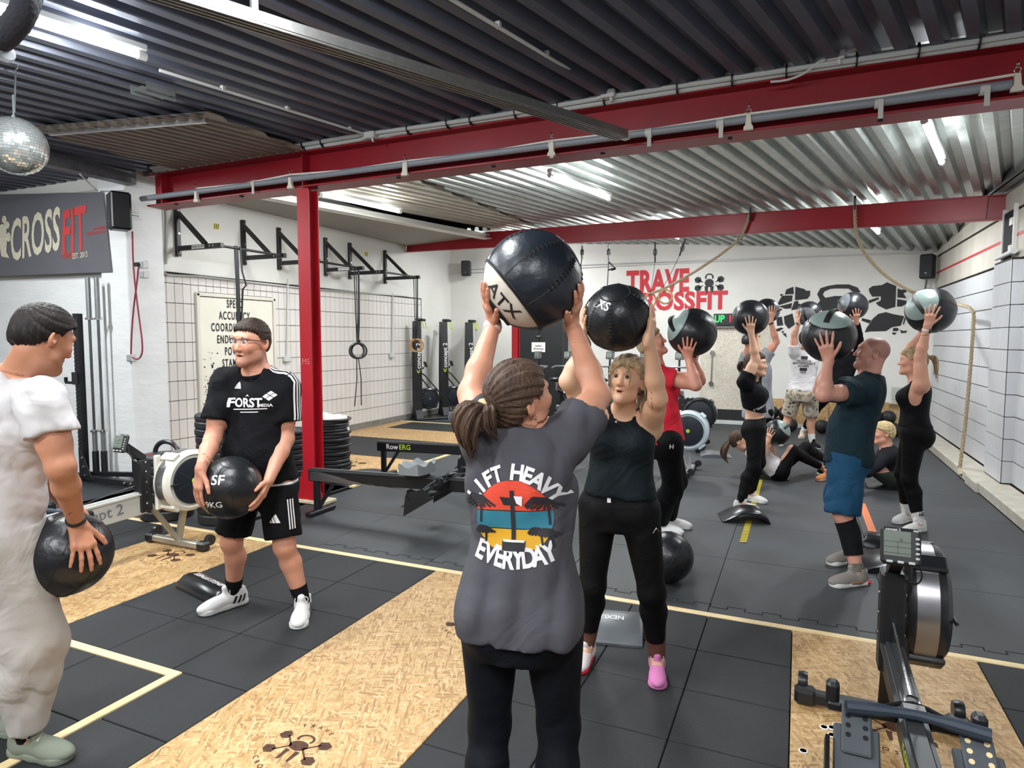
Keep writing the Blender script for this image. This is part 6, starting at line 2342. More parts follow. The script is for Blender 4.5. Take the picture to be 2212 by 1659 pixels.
def head_prims(c, R, s, d):
    """skull, jaw, nose, brow, lips and ears in a head frame R (right, forward, up) at c"""
    W = lambda x, y, z: c + R @ (np.array((x, y, z)) * s)
    E = lambda p, r, k=0.012, op='u', Rx=None: ell(W(*p), np.array(r) * s, R if Rx is None else R @ Rx, k * s, op)
    jw = d.get('jaw', 1.0)
    P = [E((0, -.012, .032), (.076, .096, .088), 0.02), E((0, .022, .012), (.069, .076, .078), 0.03),
         E((0, .034, -.045), (.053 * jw, .056, .07), 0.035), cone(W(-.043 * jw, .02, -.075), W(0, .078, -.100), .022 * s * jw, .018 * s * jw, .03 * s), cone(W(.043 * jw, .02, -.075), W(0, .078, -.100), .022 * s * jw, .018 * s * jw, .03 * s),
         E((0, .079, -.103), (.021 * jw, .017, .016), 0.02),
         E((-.036, .072, -.018), (.022, .02, .02), 0.025), E((.036, .072, -.018), (.022, .02, .02), 0.025),
         E((0, .086, .036), (.05, .014, .013), 0.02)]
    P += [cone(W(0, .092, .016), W(0, .113, -.026), .0085 * s, .0125 * s, .014 * s), E((-.011, .104, -.031), (.0085, .009, .007), .008), E((.011, .104, -.031), (.0085, .009, .007), .008)]
    op = d.get('mouth', 0.0)
    P += [E((0, .091, -.058 + op * .2), (.023, .0095, .0058), .008), E((0, .089, -.071 - op * .6), (.02, .0095, .0066), .008)]
    for sx in (-1, 1):
        P += [E((sx * .030, .101, .013), (.017, .013, .0095), .012, 's')]
        Re = np.array([[math.cos(.4 * sx), -math.sin(.4 * sx), 0], [math.sin(.4 * sx), math.cos(.4 * sx), 0], [0, 0, 1]])
        P += [E((sx * .081, -.014, -.003), (.0105, .021, .034), .005, 'u', Re), E((sx * .0905, -.010, .002), (.007, .011, .019), .004, 's', Re)]
        P += [E((sx * .029, .0855, .011), (.0155, .0135, .012), .006)]      # lids over the eyeball
        P += [E((sx * .029, .1005, .0105), (.0125, .006, .0036), .003, 's')]
    if op > 0:
        P += [E((0, .095, -.0645 - op * .2), (.0185, .016, .0025 + op * .55), .003, 's')]
    else:
        P += [E((0, .1015, -.0645), (.022, .006, .0012), .003, 's')]
    return P


def skin_cols(V, base, hs, c, R, d):
    col = np.tile(np.array(base), (len(V), 1))
    q = (V - c) @ R / hs
    inh = (np.linalg.norm(q, axis=1) < 0.16)
    r = np.array((1.0, .74, .70))
    g = lambda p, w: np.exp(-np.sum(((q - np.array(p)) / np.array(w)) ** 2, 1))
    op = d.get('mouth', 0.0)
    lip = np.clip(g((0, .095, -.058 + op * .2), (.024, .02, .0065)) + g((0, .095, -.071 - op * .6), (.021, .02, .007)), 0, 1)
    lip = np.where(lip > 0.35, np.minimum(lip * 1.3, 1), 0) * inh
    ck = np.clip(g((-.042, .07, -.022), (.028, .05, .024)) + g((.042, .07, -.022), (.028, .05, .024)) + g((0, .115, -.026), (.016, .02, .014)) + g((-.08, -.012, 0), (.02, .03, .04)) + g((.08, -.012, 0), (.02, .03, .04)), 0, 1) * inh
    col = col * (1 - ck[:, None] * 0.30 * (1 - r))
    col = col * (1 - lip[:, None] * (1 - np.array((.84, .62, .60))))
    if op > 0:
        m = (g((0, .088, -.0645 - op * .2), (.017, .014, .004 + op * .45)) > 0.45) & inh
        col[m] = col[m] * 0.18
    st = d.get('stubble', 0)
    if st:
        z = q[:, 2]
        m = np.clip((-.038 - z) / .015, 0, 1) * np.clip((q[:, 1] + 0.03) / .03, 0, 1) * np.clip((z + .135) / .02, 0, 1) * inh
        m = np.maximum(m, g((0, .1, -.046), (.03, .02, .007)) * inh)
        m = m * (1 - np.minimum(lip * 1.5, 1))
        col = col * (1 - m[:, None] * st * (1 - np.array((.42, .40, .42))))
    if d.get('shaved'):
        m = np.clip((q[:, 2] - 0.055 + 0.9 * np.clip(q[:, 1], -0.1, 0.06) * 0 + (q[:, 1] > 0.03) * (q[:, 1] - 0.03) * 1.2) / .02, 0, 1)
        m = np.clip((q[:, 2] - np.interp(q[:, 1], [-.11, -.04, .0, .03, .06, .09], [-.05, -.02, .0, .03, .075, .10])) / .02, 0, 1) * inh
        col = col * (1 - m[:, None] * 0.75 * (1 - np.array((.45, .45, .48))))
    return col


def hand_chain(W, f, n, s, right, ball_c=None, ball_r=0, spread=1.0, curl=0.25):
    """wrist W, finger way f, palm looks along n; fingers are laid on the ball when there is one"""
    f = nrm(f)
    n = nrm(n - f * (n @ f))
    th = np.cross(f, n) if right else np.cross(n, f)
    P = []

    def lay(p, r):
        if ball_c is None:
            return p
        v = p - ball_c
        return ball_c + nrm(v) * (ball_r + r * 0.92)
    kn = []
    base = [(.034, .092, .0095, (.046, .028, .023), 9), (.011, .097, .0098, (.050, .031, .024), 2), (-.012, .093, .0093, (.046, .029, .023), -5), (-.033, .083, .0082, (.036, .022, .020), -13)]
    for (o, l, r, seg, ang) in base:
        a = math.radians(ang * spread)
        d = f * math.cos(a) + th * math.sin(a)
        p = lay(W + (f * l + th * o) * s, r * s + .003)
        kn.append(p)
        pts = [p]
        q = p
        bend = 0.0
        for i, sg in enumerate(seg):
            bend += curl * (0.8, 1.0, 0.7)[i]
            dd = nrm(d * math.cos(bend) + n * math.sin(bend)) if ball_c is None else d
            q = lay(q + dd * sg * s, r * s * (0.95 - .08 * i))
            pts.append(q)
            if ball_c is not None:
                d = nrm(d - nrm(q - ball_c) * (d @ nrm(q - ball_c)))
        rr = [r, r * .93, r * .86, r * .74]
        for i in range(3):
            P.append(cone(pts[i], pts[i + 1], rr[i] * s, rr[i + 1] * s, .004))
    for o, k in zip((.022, .007, -.008, -.022), kn):
        P.append(cone(W + th * o * s * 0.75 - n * 0.0, k, .0155 * s, .0125 * s, .014))
    P.append(cone(W - f * 0.03 * s, W + f * .012 * s, .0235 * s, .021 * s, .02, False, (n, 0.82)))
    # thumb: out of the side of the palm
    q = W + (f * .022 + th * .024) * s
    a = math.radians(48)
    d = f * math.cos(a) + th * math.sin(a) + n * 0.12
    pts = [q]
    for i, sg in enumerate((.046, .034, .027)):
        q2 = pts[-1] + nrm(d) * sg * s
        q2 = lay(q2, .0105 * s) if ball_c is not None else q2
        pts.append(q2)
        d = nrm(d) * 0.8 + f * 0.25
    for i, r in enumerate((.0165, .0125, .0112)):
        P.append(cone(pts[i], pts[i + 1], r * s, (.0125, .0112, .0088)[i] * s, .010 if i == 0 else .004))
    return P
def person(label, spec):
    s, male = spec.get('s', 1.0), spec.get('male', True)
    h = spec.get('h', 0.011)
    hs = spec.get('hs', 0.96 if male else 0.92) * spec.get('hk', 1.0)
    pel, nek = (np.asarray(spec[k], float) for k in ('pelvis', 'neck'))
    up = nrm(nek - pel)
    va = math.degrees(math.atan2(pel @ _rt, pel @ FWH))          # angles are told from the line of sight to the person
    hf, cf = facing(spec['face'][0] + va), facing(spec['face'][1] + va)
    if 'facev' in spec:
        hf = cf = nrm(spec['facev'])
    r0, r1 = nrm(np.cross(hf, up)), nrm(np.cross(cf, up))
    f0, f1 = np.cross(up, r0), np.cross(up, r1)
    tab = dense(MALE if male else FEMALE)
    Lt = np.linalg.norm(nek - pel)
    tab[:, 0] *= Lt / (0.56 if male else 0.54)
    g = spec.get('girth', 1.0) * s
    tab[:, 1:] *= g
    if spec.get('belly'):
        b = np.exp(-((tab[:, 0] - 0.16) / 0.11) ** 2) * spec['belly']
        tab[:, 2] += b
        tab[:, 3] += b * 0.7
        tab[:, 1] += b * 0.5
    base = pel * np.array((1, 1, 0))
    root = thing('person', label, 'person', (base[0], base[1], spec.get('base_z', 0.0)))
    S = dict(up=up, r0=r0, r1=r1, f0=f0, f1=f1, tab=tab, pel=pel, nek=nek, s=s, g=g, h=h)
    hp = {k: pel + sg * r0 * 0.09 * s - up * 0.01 for k, sg in (('R', 1), ('L', -1))}
    sw = (0.185 if male else 0.160) * g ** 0.6 * s ** 0.4
    arms, legs = {}, {}
    P = [('loft', pel, up, r0, r1, tab, 0.04, 0)]
    hands = []
    for k, sg in (('R', 1), ('L', -1)):
        A = spec['arm' + k]
        raised = A.get('raise', 0.0)
        sh = nek - up * (0.075 - 0.075 * raised) * s + sg * r1 * (sw - 0.022 * raised) + f1 * (A.get('fwd', 0.0)) - f1 * 0.012
        if 'sh' in A:
            sh = np.asarray(A['sh'], float)
        hsz = (0.98 if male else 0.9) * s * A.get('hand', 1.0)
        B = A.get('ball')
        if B is not None:
            bc, br = B
            pc = np.asarray(A['palm'], float)
            tip = np.asarray(A['tip'], float)
            out = nrm(pc - bc)
            pc = bc + out * (br + 0.012)
            tip = bc + nrm(tip - bc) * (br + 0.01)
            f = nrm(tip - pc)
            f = nrm(f - out * (f @ out))
            wr = pc - f * 0.062 * hsz + out * 0.012
            HP = hand_chain(wr, nrm(f - out * 0.12), -out, hsz, k == 'R', bc, br, A.get('spread', 1.5))
            n = -out
        else:
            wr = np.asarray(A['wrist'], float)
            f = nrm(A['dir'])
            n = nrm(A['palmdir'])
            HP = hand_chain(wr, f, n, hsz, k == 'R', None, 0, A.get('spread', 0.6), A.get('curl', 0.35))
        el = ik(sh, wr, 0.295 * s * A.get('ul', 1.0), 0.255 * s * A.get('fl', 1.0), A['pole'])
        if 'el' in A:
            el = np.asarray(A['el'], float)
        arms[k] = (sh, el, wr)
        ag = spec.get('armg', 1.0) * s
        P += [ell(sh, np.array((.058, .058, .06)) * ag, None, 0.04), cone(sh, el, .053 * ag, .042 * ag, .03),
              cone(sh + (el - sh) * 0.35, sh + (el - sh) * 0.65, .05 * ag, .048 * ag, .03),
              cone(el, el + (wr - el) * 0.32, .041 * ag, .042 * ag, .025), cone(el + (wr - el) * 0.32, wr, .042 * ag, .0255 * ag, .02)]
        P.append(cone(nek - up * 0.02 * s - f1 * 0.012, sh + up * 0.0, .048 * s, .05 * ag, .05))
        P += HP
        lo, hi = bounds_of(HP, 0.0)
        hands.append((lo, hi))
    lg = spec.get('legg', 1.0) * s
    for k, sg in (('R', 1), ('L', -1)):
        G = spec['leg' + k]
        an = np.asarray(G['ankle'], float)
        Ld = np.linalg.norm(an - hp[k]) * G.get('slack', 1.012)
        kn = ik(hp[k], an, *((0.43 * s, 0.40 * s) if G.get('bent') else (Ld * .52, Ld * .48)), G.get('pole', hf))
        if 'knee' in G:
            kn = np.asarray(G['knee'], float)
        to = nrm(G['toe'])
        sd = nrm(an - kn)
        bk = nrm(-to - sd * (-to @ sd))
        legs[k] = (hp[k], kn, an, to, bk)
        P += [cone(hp[k] + r0 * sg * .012 * s, kn, .092 * lg, .056 * lg, .03), ell(kn, np.array((.056, .056, .06)) * lg, None, .03),
              cone(kn, kn + (an - kn) * 0.32 + bk * .02 * s, .052 * lg, .058 * lg, .02), cone(kn + (an - kn) * 0.32 + bk * .02 * s, an, .058 * lg, .036 * lg, .02),
              cone(an - Z3 * .02 * s, an + to * .12 * s - Z3 * .05 * s, .036 * s, .026 * s, .02),
              ell(pel + sg * r0 * .075 * g - f0 * .055 * g - up * .035, np.array((.085, .08, .095)) * g * spec.get('glute', 1.0), None, .05)]
    if not male:
        for sg in (1, -1):
            P.append(ell(pel + up * tab[-1, 0] * 0.66 + sg * r1 * .066 * g + f1 * .082 * g, np.array((.062, .058, .062)) * g * spec.get('bust', 1.0), None, .04))
    hc = np.asarray(spec['head'][0], float)
    yaw, pit = spec['head'][1], math.radians(spec['head'][2])
    fd = facing(yaw + va)
    rr = nrm(np.cross(fd, Z3))
    rol = math.radians(spec['head'][3] if len(spec['head']) > 3 else 0)
    fw_ = fd * math.cos(pit) + Z3 * math.sin(pit)
    uu = np.cross(rr, fw_)
    rr, uu = rr * math.cos(rol) + uu * math.sin(rol), uu * math.cos(rol) - rr * math.sin(rol)
    R = np.array([rr, fw_, uu]).T
    W = lambda x, y, z: hc + R @ (np.array((x, y, z)) * hs)
    HD = spec.get('hd', {})
    hp_ = head_prims(hc, R, hs, HD)
    nb = W(0, -.022, -.055)
    S['nb'] = nb
    nr = (0.060 if male else 0.050) * s * spec.get('neckg', 1.0)
    NK = [cone(nek - up * .05 * s, nb, nr * 1.06, nr * .96, .03), cone(nek - up * 0.03 * s, W(0, .012, -.075), nr * .92, nr * .78, .03)]
    P += hp_ + NK
    # coarse body, fine head, finer hands, all from the one field
    lo, hi = bounds_of(P)
    boxes = [(hc - 0.155 * hs, hc + 0.155 * hs, h * spec.get('hfine', 0.42))] + [(a, b, h * spec.get('handfine', 0.42)) for a, b in hands]
    f = field(P, lo, hi, h)
    V, Q = nets(f, lo, h)
    VV, QQ = [], []

    def keep(V, Q, inside, others, pad):
        c = V[Q].mean(1)
        m = np.ones(len(Q), bool)
        if inside is not None:
            m &= np.all((c >= inside[0] - pad) & (c <= inside[1] + pad), 1)
        for b in others:
            m &= ~np.all((c >= b[0]) & (c <= b[1]), 1)
        return Q[m]
    VV.append(V)
    QQ.append(keep(V, Q, None, boxes, 0))
    off = len(V)
    for i, (a, b, hh) in enumerate(boxes):
        f = field(P, a - 3 * hh, b + 3 * hh, hh)
        v, q = nets(f, a - 3 * hh, hh)
        if len(q) == 0:
            continue
        q = keep(v, q, (a, b), boxes[:i], 0.0015)
        VV.append(v)
        QQ.append(q + off)
        off += len(v)
    V, Q = np.concatenate(VV), np.concatenate(QQ)
    used = np.unique(Q)
    rm = np.full(len(V), -1)
    rm[used] = np.arange(len(used))
    V, Q = V[used], rm[Q]
    sk = np.array(lin(spec.get('skin', '#d8a488'))[:3])
    body = link('body', np_mesh('body', V, Q, skin_cols(V, sk, hs, hc, R, HD)), SKIN_M, root)
    # eyes, brows
    if spec.get('eyes', True):
        for sx in (-1, 1):
            c = W(sx * .029, .0852, .0105)
            look = nrm(R @ np.array((0, 1, 0.0)))
            mb = MB()
            n, m = 14, 10
            r = .0122 * hs
            u = R[:, 0]
            t = np.cross(look, u)
            Vv = []
            for j in range(m + 1):
                th = PI * j / m
                for i in range(n):
                    a = 2 * PI * i / n
                    Vv.append(c + (look * math.cos(th) + (u * math.cos(a) + t * math.sin(a)) * math.sin(th)) * r)
            Fv, mi = [], []
            for j in range(m):
                for i in range(n):
                    Fv.append((j * n + i, j * n + (i + 1) % n, (j + 1) * n + (i + 1) % n, (j + 1) * n + i))
                    mi.append(1 if j < 3 else 0)
            mb.add(Vv, Fv)
            mb.mi = mi
            obj('eye', mb, [M_EYEW, M_IRIS], root)
            br = MB().tube([W(sx * .012, .0995, .030), W(sx * .028, .0985, .0365), W(sx * .044, .088, .034), W(sx * .052, .079, .028)], [.0034 * hs, .0040 * hs, .0034 * hs, .002 * hs], 6, flat=(0.8, 1.2))
            obj('eyebrow', br, spec.get('brow', mat('dark_brow_hair', '#4a372b', 0.7)), root)
    S.update(arms=arms, legs=legs, hc=hc, R=R, hs=hs, W=W, nr=nr, root=root, lg=lg, seed=spec.get('seed', 1), body=body, ag=spec.get('armg', 1.0) * s)
    return root, S


def gloft(S, off, lo_u, hi_u, drape=0.0):
    t = S['tab'].copy()
    t[:, 1] += off
    t[:, 2] += off
    if drape:
        k = np.clip((0.34 - t[:, 0]) / 0.3, 0, 1)
        wide_x, wide_y = t[:, 1].max() * (0.97 + drape * 0.15), t[:, 2].max() * (1.0 + drape * 0.1)
        t[:, 1] = t[:, 1] * (1 - k * drape) + np.maximum(t[:, 1], wide_x) * k * drape
        t[:, 2] = t[:, 2] * (1 - k * drape) + np.maximum(t[:, 2], wide_y) * k * drape
    if lo_u is not None and lo_u < t[0, 0]:
        t = np.concatenate([[[lo_u - 0.02, *t[3, 1:]]], t[3:]])
    return ('loft', S['pel'], S['up'], S['r0'], S['r1'], t, 0.03, 0)


def glutes(S, off):
    return [ell(S['pel'] + sg * S['r0'] * .075 * S['g'] - S['f0'] * .055 * S['g'] - S['up'] * .035, (np.array((.085, .08, .095)) * S['g'] + off), None, .05) for sg in (1, -1)]


def bust(S, off, k=1.0):
    return [ell(S['pel'] + S['up'] * S['tab'][-1, 0] * 0.66 + sg * S['r1'] * .066 * S['g'] + S['f1'] * .082 * S['g'], np.array((.062, .058, .062)) * S['g'] * k + off, None, .06) for sg in (1, -1)]


def garment(name, S, prims, cuts, m, noise=None, hk=1.0, label=None, colfn=None, spare=()):
    h = S['h'] * hk
    V, Q = shape(prims, h, cuts, noise)
    if len(V) == 0:
        return None
    tuck(S['body'].data, prims, cuts, noise, h, spare=spare)
    me = np_mesh(name, V, Q, colfn(V) if colfn else None)
    o = link(name, me, m, S['root'])
    me.set_sharp_from_angle(angle=math.radians(50))
    return tag(o, label)


def tee(S, m, hem=-0.06, off=0.014, sleeve=0.5, sr=(0.072, 0.082), drape=0.5, fold=0.006, female=False, k=1.0, name='t_shirt', neckr=1.18, hemtilt=0.0, armoff=0.0, fs=1.0, bk=1.0):
    up = S['up']
    P = [gloft(S, off, hem, 9, drape)] + glutes(S, off)
    if female:
        P += bust(S, off, bk)
    for k_ in 'RL':
        sh, el, wr = S['arms'][k_]
        d = el - sh
        ag = S['ag']
        P.append(ell(sh, np.array((.066, .066, .066)) * ag + armoff, None, .05))
        if sleeve > 0:
            e = sh + d * min(sleeve, 1.0)
            P.append(cone(sh, e, (sr[0] + armoff) * ag, (sr[1] + armoff) * ag, .035, True))
            if sleeve > 1:
                e2 = el + (wr - el) * (sleeve - 1)
                P[-1] = cone(sh, el, sr[0] * ag, sr[1] * ag, .03)
                P.append(cone(el, e2, sr[1] * ag, (sr[1] - 0.014) * ag, .02, True))
        P.append(cone(S['nek'] - up * 0.03 * S['s'] - S['f1'] * 0.012, sh, .055 * S['s'], .058 * ag, .05))
    hn = nrm(-up + S['f0'] * hemtilt)
    cuts = [('plane', S['pel'] + up * hem, hn, 0), ('carve', cone(S['nek'] - up * .012 + S['f1'] * .014, S['nb'] + (S['nb'] - S['nek']) * 0.6, S['nr'] * neckr, S['nr'] * neckr * 1.1, 0), S['nek'] - up * .008, nrm(up + S['f1'] * .45))]
    sp_ = []
    for k_ in 'RL':
        sh, el, wr = S['arms'][k_]
        sp_.append((el, wr, .05 * S['ag']))
        if sleeve < 1:
            sp_.append((sh + (el - sh) * (sleeve + .06), el, .055 * S['ag']))
    o = garment(name, S, P, cuts, m, folds(S['seed'], fold, fs) if fold else None, k, spare=sp_)
    ax = nrm(up + S['f1'] * .45)
    c = S['nek'] - up * .006 + S['f1'] * .016
    rr = S['nr'] * neckr
    obj('collar', MB().lathe([(rr - .004, -.010), (rr + .004, -.012), (rr + .006, .002), (rr + .001, .012), (rr - .004, .010)], c, ax, 30, True), m, o)
    return o


def tank(S, m, hem=0.0, off=0.008, k=1.0, arm=0.085, drape=0.2, fold=0.004, name='tank_top', bk=1.0, neckr=1.3, inset=0.02):
    up = S['up']
    P = [gloft(S, off, hem, 9, drape)] + bust(S, off + 0.002, bk) + glutes(S, off)
    for k_ in 'RL':
        sh = S['arms'][k_][0]
        P.append(cone(S['nek'] - up * 0.03 * S['s'] - S['f1'] * 0.012, sh, .052 * S['s'], .054 * S['s'], .05))
    cuts = [('plane', S['pel'] + up * hem, -up, 0), ('carve', cone(S['nek'] - up * .03 + S['f1'] * .03, S['nek'] + up * .16 + S['f1'] * 0.05, S['nr'] * neckr, S['nr'] * neckr * 1.3, 0))]
    for k_, sg in (('R', 1), ('L', -1)):
        sh, el, wr = S['arms'][k_]
        c = S['nek'] + sg * S['r1'] * (0.165 + inset) * S['g'] - up * 0.10 * S['s']
        cuts.append(('carve', cone(c + up * 0.10, c - up * 0.07, arm * 0.9 * S['s'], arm * 0.75 * S['s'], 0)))
        cuts.append(('carve', cone(sh, el, .075 * S['s'], .07 * S['s'], 0)))
    sp_ = [(S['arms'][q][1], S['arms'][q][2], .05) for q in 'RL']
    return garment(name, S, P, cuts, m, folds(S['seed'], fold) if fold else None, k, spare=sp_)


def legwear(S, m, waist=0.1, off=0.006, end=0.97, knee=False, flare=0.0, fold=0.003, k=1.0, name='leggings', cuff=None):
    """end: 0..1 along the thigh when knee, else along the shin"""
    up = S['up']
    t = gloft(S, off, None, 9)
    P = [t] + glutes(S, off)
    cuts = [('plane', S['pel'] + up * waist, up, 0)]
    for kk, sg in (('R', 1), ('L', -1)):
        hp, kn, an, to, bk = S['legs'][kk]
        lg, s = S['lg'], S['s']
        a = hp + S['r0'] * sg * .012 * s
        if knee:
            e = a + (kn - a) * end if end <= 1 else kn + (an - kn) * (end - 1)
            P.append(cone(a, e, .095 * lg + off, (.06 * lg + off + flare) if end > .8 else .07 * lg + off + flare, .03, True))
        else:
            mid = kn + (an - kn) * 0.32 + bk * .02 * s
            e = kn + (an - kn) * end
            P += [cone(a, kn, .092 * lg + off, .056 * lg + off + flare, .03), ell(kn, np.array((.056, .056, .06)) * lg + off + flare, None, .03),
                  cone(kn, mid, .052 * lg + off + flare, .058 * lg + off + flare, .02), cone(mid, e, .058 * lg + off + flare, (.040 * lg + off + flare * (0.6 if cuff is None else cuff)), .02, True)]
    sp_ = [(S['arms'][q][1], S['arms'][q][2] + (S['arms'][q][2] - S['arms'][q][1]) * .8, .055) for q in 'RL']
    return garment(name, S, P, cuts, m, folds(S['seed'] + 5, fold) if fold else None, k, spare=sp_)


def sleeve_of(S, kk, t0, t1, off, m, name, seg='leg', label=None):
    """sock, calf sleeve, cuff: a tube on the shin between fractions t0 and t1"""
    hp, kn, an, to, bk = S['legs'][kk]
    lg, s = S['lg'], S['s']
    n = 8
    mb = MB()
    pts, rr = [], []
    mid = kn + (an - kn) * 0.32 + bk * .02 * s
    for i in range(n + 1):
        t = t0 + (t1 - t0) * i / n
        if t < .32:
            pts.append(kn + (mid - kn) * t / .32)
            rr.append(.052 * lg + (.006 * lg) * t / .32 + off)
        else:
            q = (t - .32) / .68
            pts.append(mid + (an - mid) * q)
            rr.append(.058 * lg - .021 * lg * q + off)
    mb.tube(pts, rr, 18)
    return tag(obj(name, mb, m, S['root']), label)


def shoe(S, kk, mu, ms, L=1.0, label=None, stripes=None, laces=True, tilt=None, heel=None, lace_m=None):
    hp, kn, an, to, bk = S['legs'][kk]
    s = S['s'] * L
    f = nrm(to)
    upv = Z3 if tilt is None else nrm(tilt)
    f = nrm(f - upv * (f @ upv))
    r = np.cross(f, upv)
    R = np.array([r, f, upv]).T
    o = an - upv * .085 * S['s'] + f * 0.0
    W = lambda x, y, z: o + R @ (np.array((x, y, z)) * s)
    P = [ell(W(0, -.035, .045), np.array((.037, .048, .05)) * s, R, .03 * s), ell(W(0, .06, .040), np.array((.041, .095, .044)) * s, R, .03 * s),
         ell(W(0, .135, .030), np.array((.046, .070, .034)) * s, R, .03 * s), cone(W(0, -.015, .05), W(0, -.022, .105), .043 * s, .044 * s, .025 * s, True),
         cone(W(0, .03, .07), W(0, .045, .115), .024 * s, .020 * s, .02 * s)]
    V, Q = shape(P, max(0.0045, S['h'] * 0.5), [('plane', W(0, 0, .018), -upv, 0), ('carve', cone(W(0, -.02, .085), W(0, -.03, .16), .034 * s, .04 * s, 0))])
    sh = link('shoe', np_mesh('shoe', V, Q), mu, S['root'])
    tag(sh, label)
    P = [cone(W(0, -.045, .016), W(0, .05, .016), .040 * s, .040 * s, .02 * s), cone(W(0, .05, .016), W(0, .145, .016), .040 * s, .051 * s, .02 * s)]
    V, Q = shape(P, max(0.0045, S['h'] * 0.5), [('plane', W(0, 0, .030), upv, 0), ('plane', W(0, 0, .001), -upv, 0)])
    me = np_mesh('sole', V, Q)
    me.set_sharp_from_angle(angle=math.radians(40))
    link('sole', me, ms, sh)
    if laces:
        mb = MB()
        for i in range(5):
            y = .045 + i * .018
            z = .093 - i * .0065
            mb.tube([W(-.022, y - .004, z - .010), W(0, y, z + .001), W(.022, y + .006, z - .010)], .0028 * s, 5)
        mb.tube(arc(W(.018, .035, .098), .018 * s, 0, 2 * PI, 10, r, upv), .0024 * s, 4)
        mb.tube(arc(W(-.018, .035, .098), .018 * s, 0, 2 * PI, 10, r, upv), .0024 * s, 4)
        obj('laces', mb, lace_m or M_LACE, sh, kind='stuff')
    if stripes is not None:
        bv = bvh_of(sh.data)
        for sd in (-1, 1):
            mb = MB()
            for i in range(3):
                x0 = -.005 + i * .026
                pv, pf = project_geo([(x0 * s, -.022 * s), ((x0 + .014) * s, -.022 * s), ((x0 + .030) * s, .018 * s), ((x0 + .016) * s, .018 * s)], [(0, 1, 2, 3)], bv, W(sd * .04, .02, .05), f * sd, upv, .0015, .08, .02)
                mb.add(pv, pf)
            obj('side_stripes', mb, stripes, sh, kind='stuff', clean=False)
    return sh


def hair_cap(S, m, line, thick=0.012, top=0.012, noise=None, name='hair', extra=(), k=0.42, carve_ear=True, label=None):
    """hair grown off the skull; line gives the hairline height for a list of y stations in the head frame"""
    hc, R, hs, W = S['hc'], S['R'], S['hs'], S['W']
    ys, zs = zip(*line)

    def cut(P):
        q = (P - hc) @ R / hs
        z = np.interp(q[..., 1], ys, zs) + 0.05 * np.clip(np.abs(q[..., 0]) - 0.045, 0, 1) * np.clip((q[..., 1] - 0.02) / 0.04, 0, 1) * -8 * 0.12
        a = np.arctan2(q[..., 0], q[..., 1])
        z = z + .004 * np.sin(a * 37) + .003 * np.sin(a * 71 + 1)
        return (z - q[..., 2]) * hs * 0.8
    P = [ell(W(0, -.013, .033), (np.array((.076, .096, .088)) + thick) * hs, R, .02), ell(W(0, -.004, .052), (np.array((.070, .088, .070)) + thick + top * 0.6) * hs, R, .03),
         ell(W(0, -.05, -.01), (np.array((.062, .056, .06)) + thick) * hs, R, .03)] + list(extra)
    lo, hi = bounds_of(P, 0.02)
    h = S['h'] * k
    f = field(P, lo, hi, h)
    ax = [lo[i] + h * np.arange(f.shape[i]) for i in range(3)]
    G = np.stack(np.meshgrid(*ax, indexing='ij'), -1)
    f = -smin(-f, -cut(G).astype(np.float32), 0.018 * hs)
    if carve_ear:
        for sx in (-1, 1):
            f = np.maximum(f, -sdf_prim(ell(W(sx * .082, .004, -.012), np.array((.03, .026, .036)) * hs, R), G))
    if noise is not None:
        b = np.abs(f) < 0.02
        f[b] += noise(G[b]).astype(np.float32)
    V, Q = nets(f, lo, h)
    o = link(name, np_mesh(name, V, Q), m, S['root'])
    return tag(o, label)


def ponytail(S, m, pts, radii, n=26, name='ponytail', seed=3, spread=1.0):
    """a bundle of tapering strands along the given run of points"""
    r = np.random.RandomState(seed)
    C0 = np.array(pts, float)
    t = np.linspace(0, 1, len(C0))
    tt = np.linspace(0, 1, 12)
    C = np.array([np.interp(tt, t, C0[:, i]) for i in range(3)]).T
    for _ in range(2):
        C[1:-1] = (C[:-2] + 2 * C[1:-1] + C[2:]) / 4
    rad = np.interp(tt, np.linspace(0, 1, len(radii)), radii)
    mb = MB()
    for i in range(n):
        a, b = r.uniform(0, 6.28), math.sqrt(r.uniform(0, 1))
        d = nrm(C[-1] - C[0])
        u = nrm(np.cross(d, (0.3, 0.5, 0.8)))
        v = np.cross(d, u)
        w = r.uniform(0.75, 1.05)
        q = [C[j] + (u * math.cos(a + 1.2 * tt[j]) + v * math.sin(a + 1.2 * tt[j])) * rad[j] * b * spread + nrm(r.normal(size=3)) * 0.003 * tt[j] for j in range(int(12 * w) if w < 1 else 12)]
        k = len(q)
        mb.tube(q, [max(.0012, rad[j] * 0.34 * (1 - 0.85 * (j / (k - 1)) ** 2)) for j in range(k)], 6)
    o = obj(name, mb, m, S['root'], kind=None)
    return o


def print_on(S, target, geo, o, ux, uy, m, name='print', lift=0.003, reach=0.25, maxlen=0.03, kind=None):
    bv = bvh_of(target.data)
    mb = MB()
    for V, F in geo:
        pv, pf = project_geo(V, F, bv, o, ux, uy, lift, reach, maxlen)
        mb.add(pv, pf)
    if not mb.f:
        return None
    return obj(name, mb, m, target, clean=False, kind=kind)


def shift(g, x, y, ang=0.0):
    c, s = math.cos(ang), math.sin(ang)
    return ([(a * c - b * s + x, a * s + b * c + y) for a, b in g[0]], g[1])


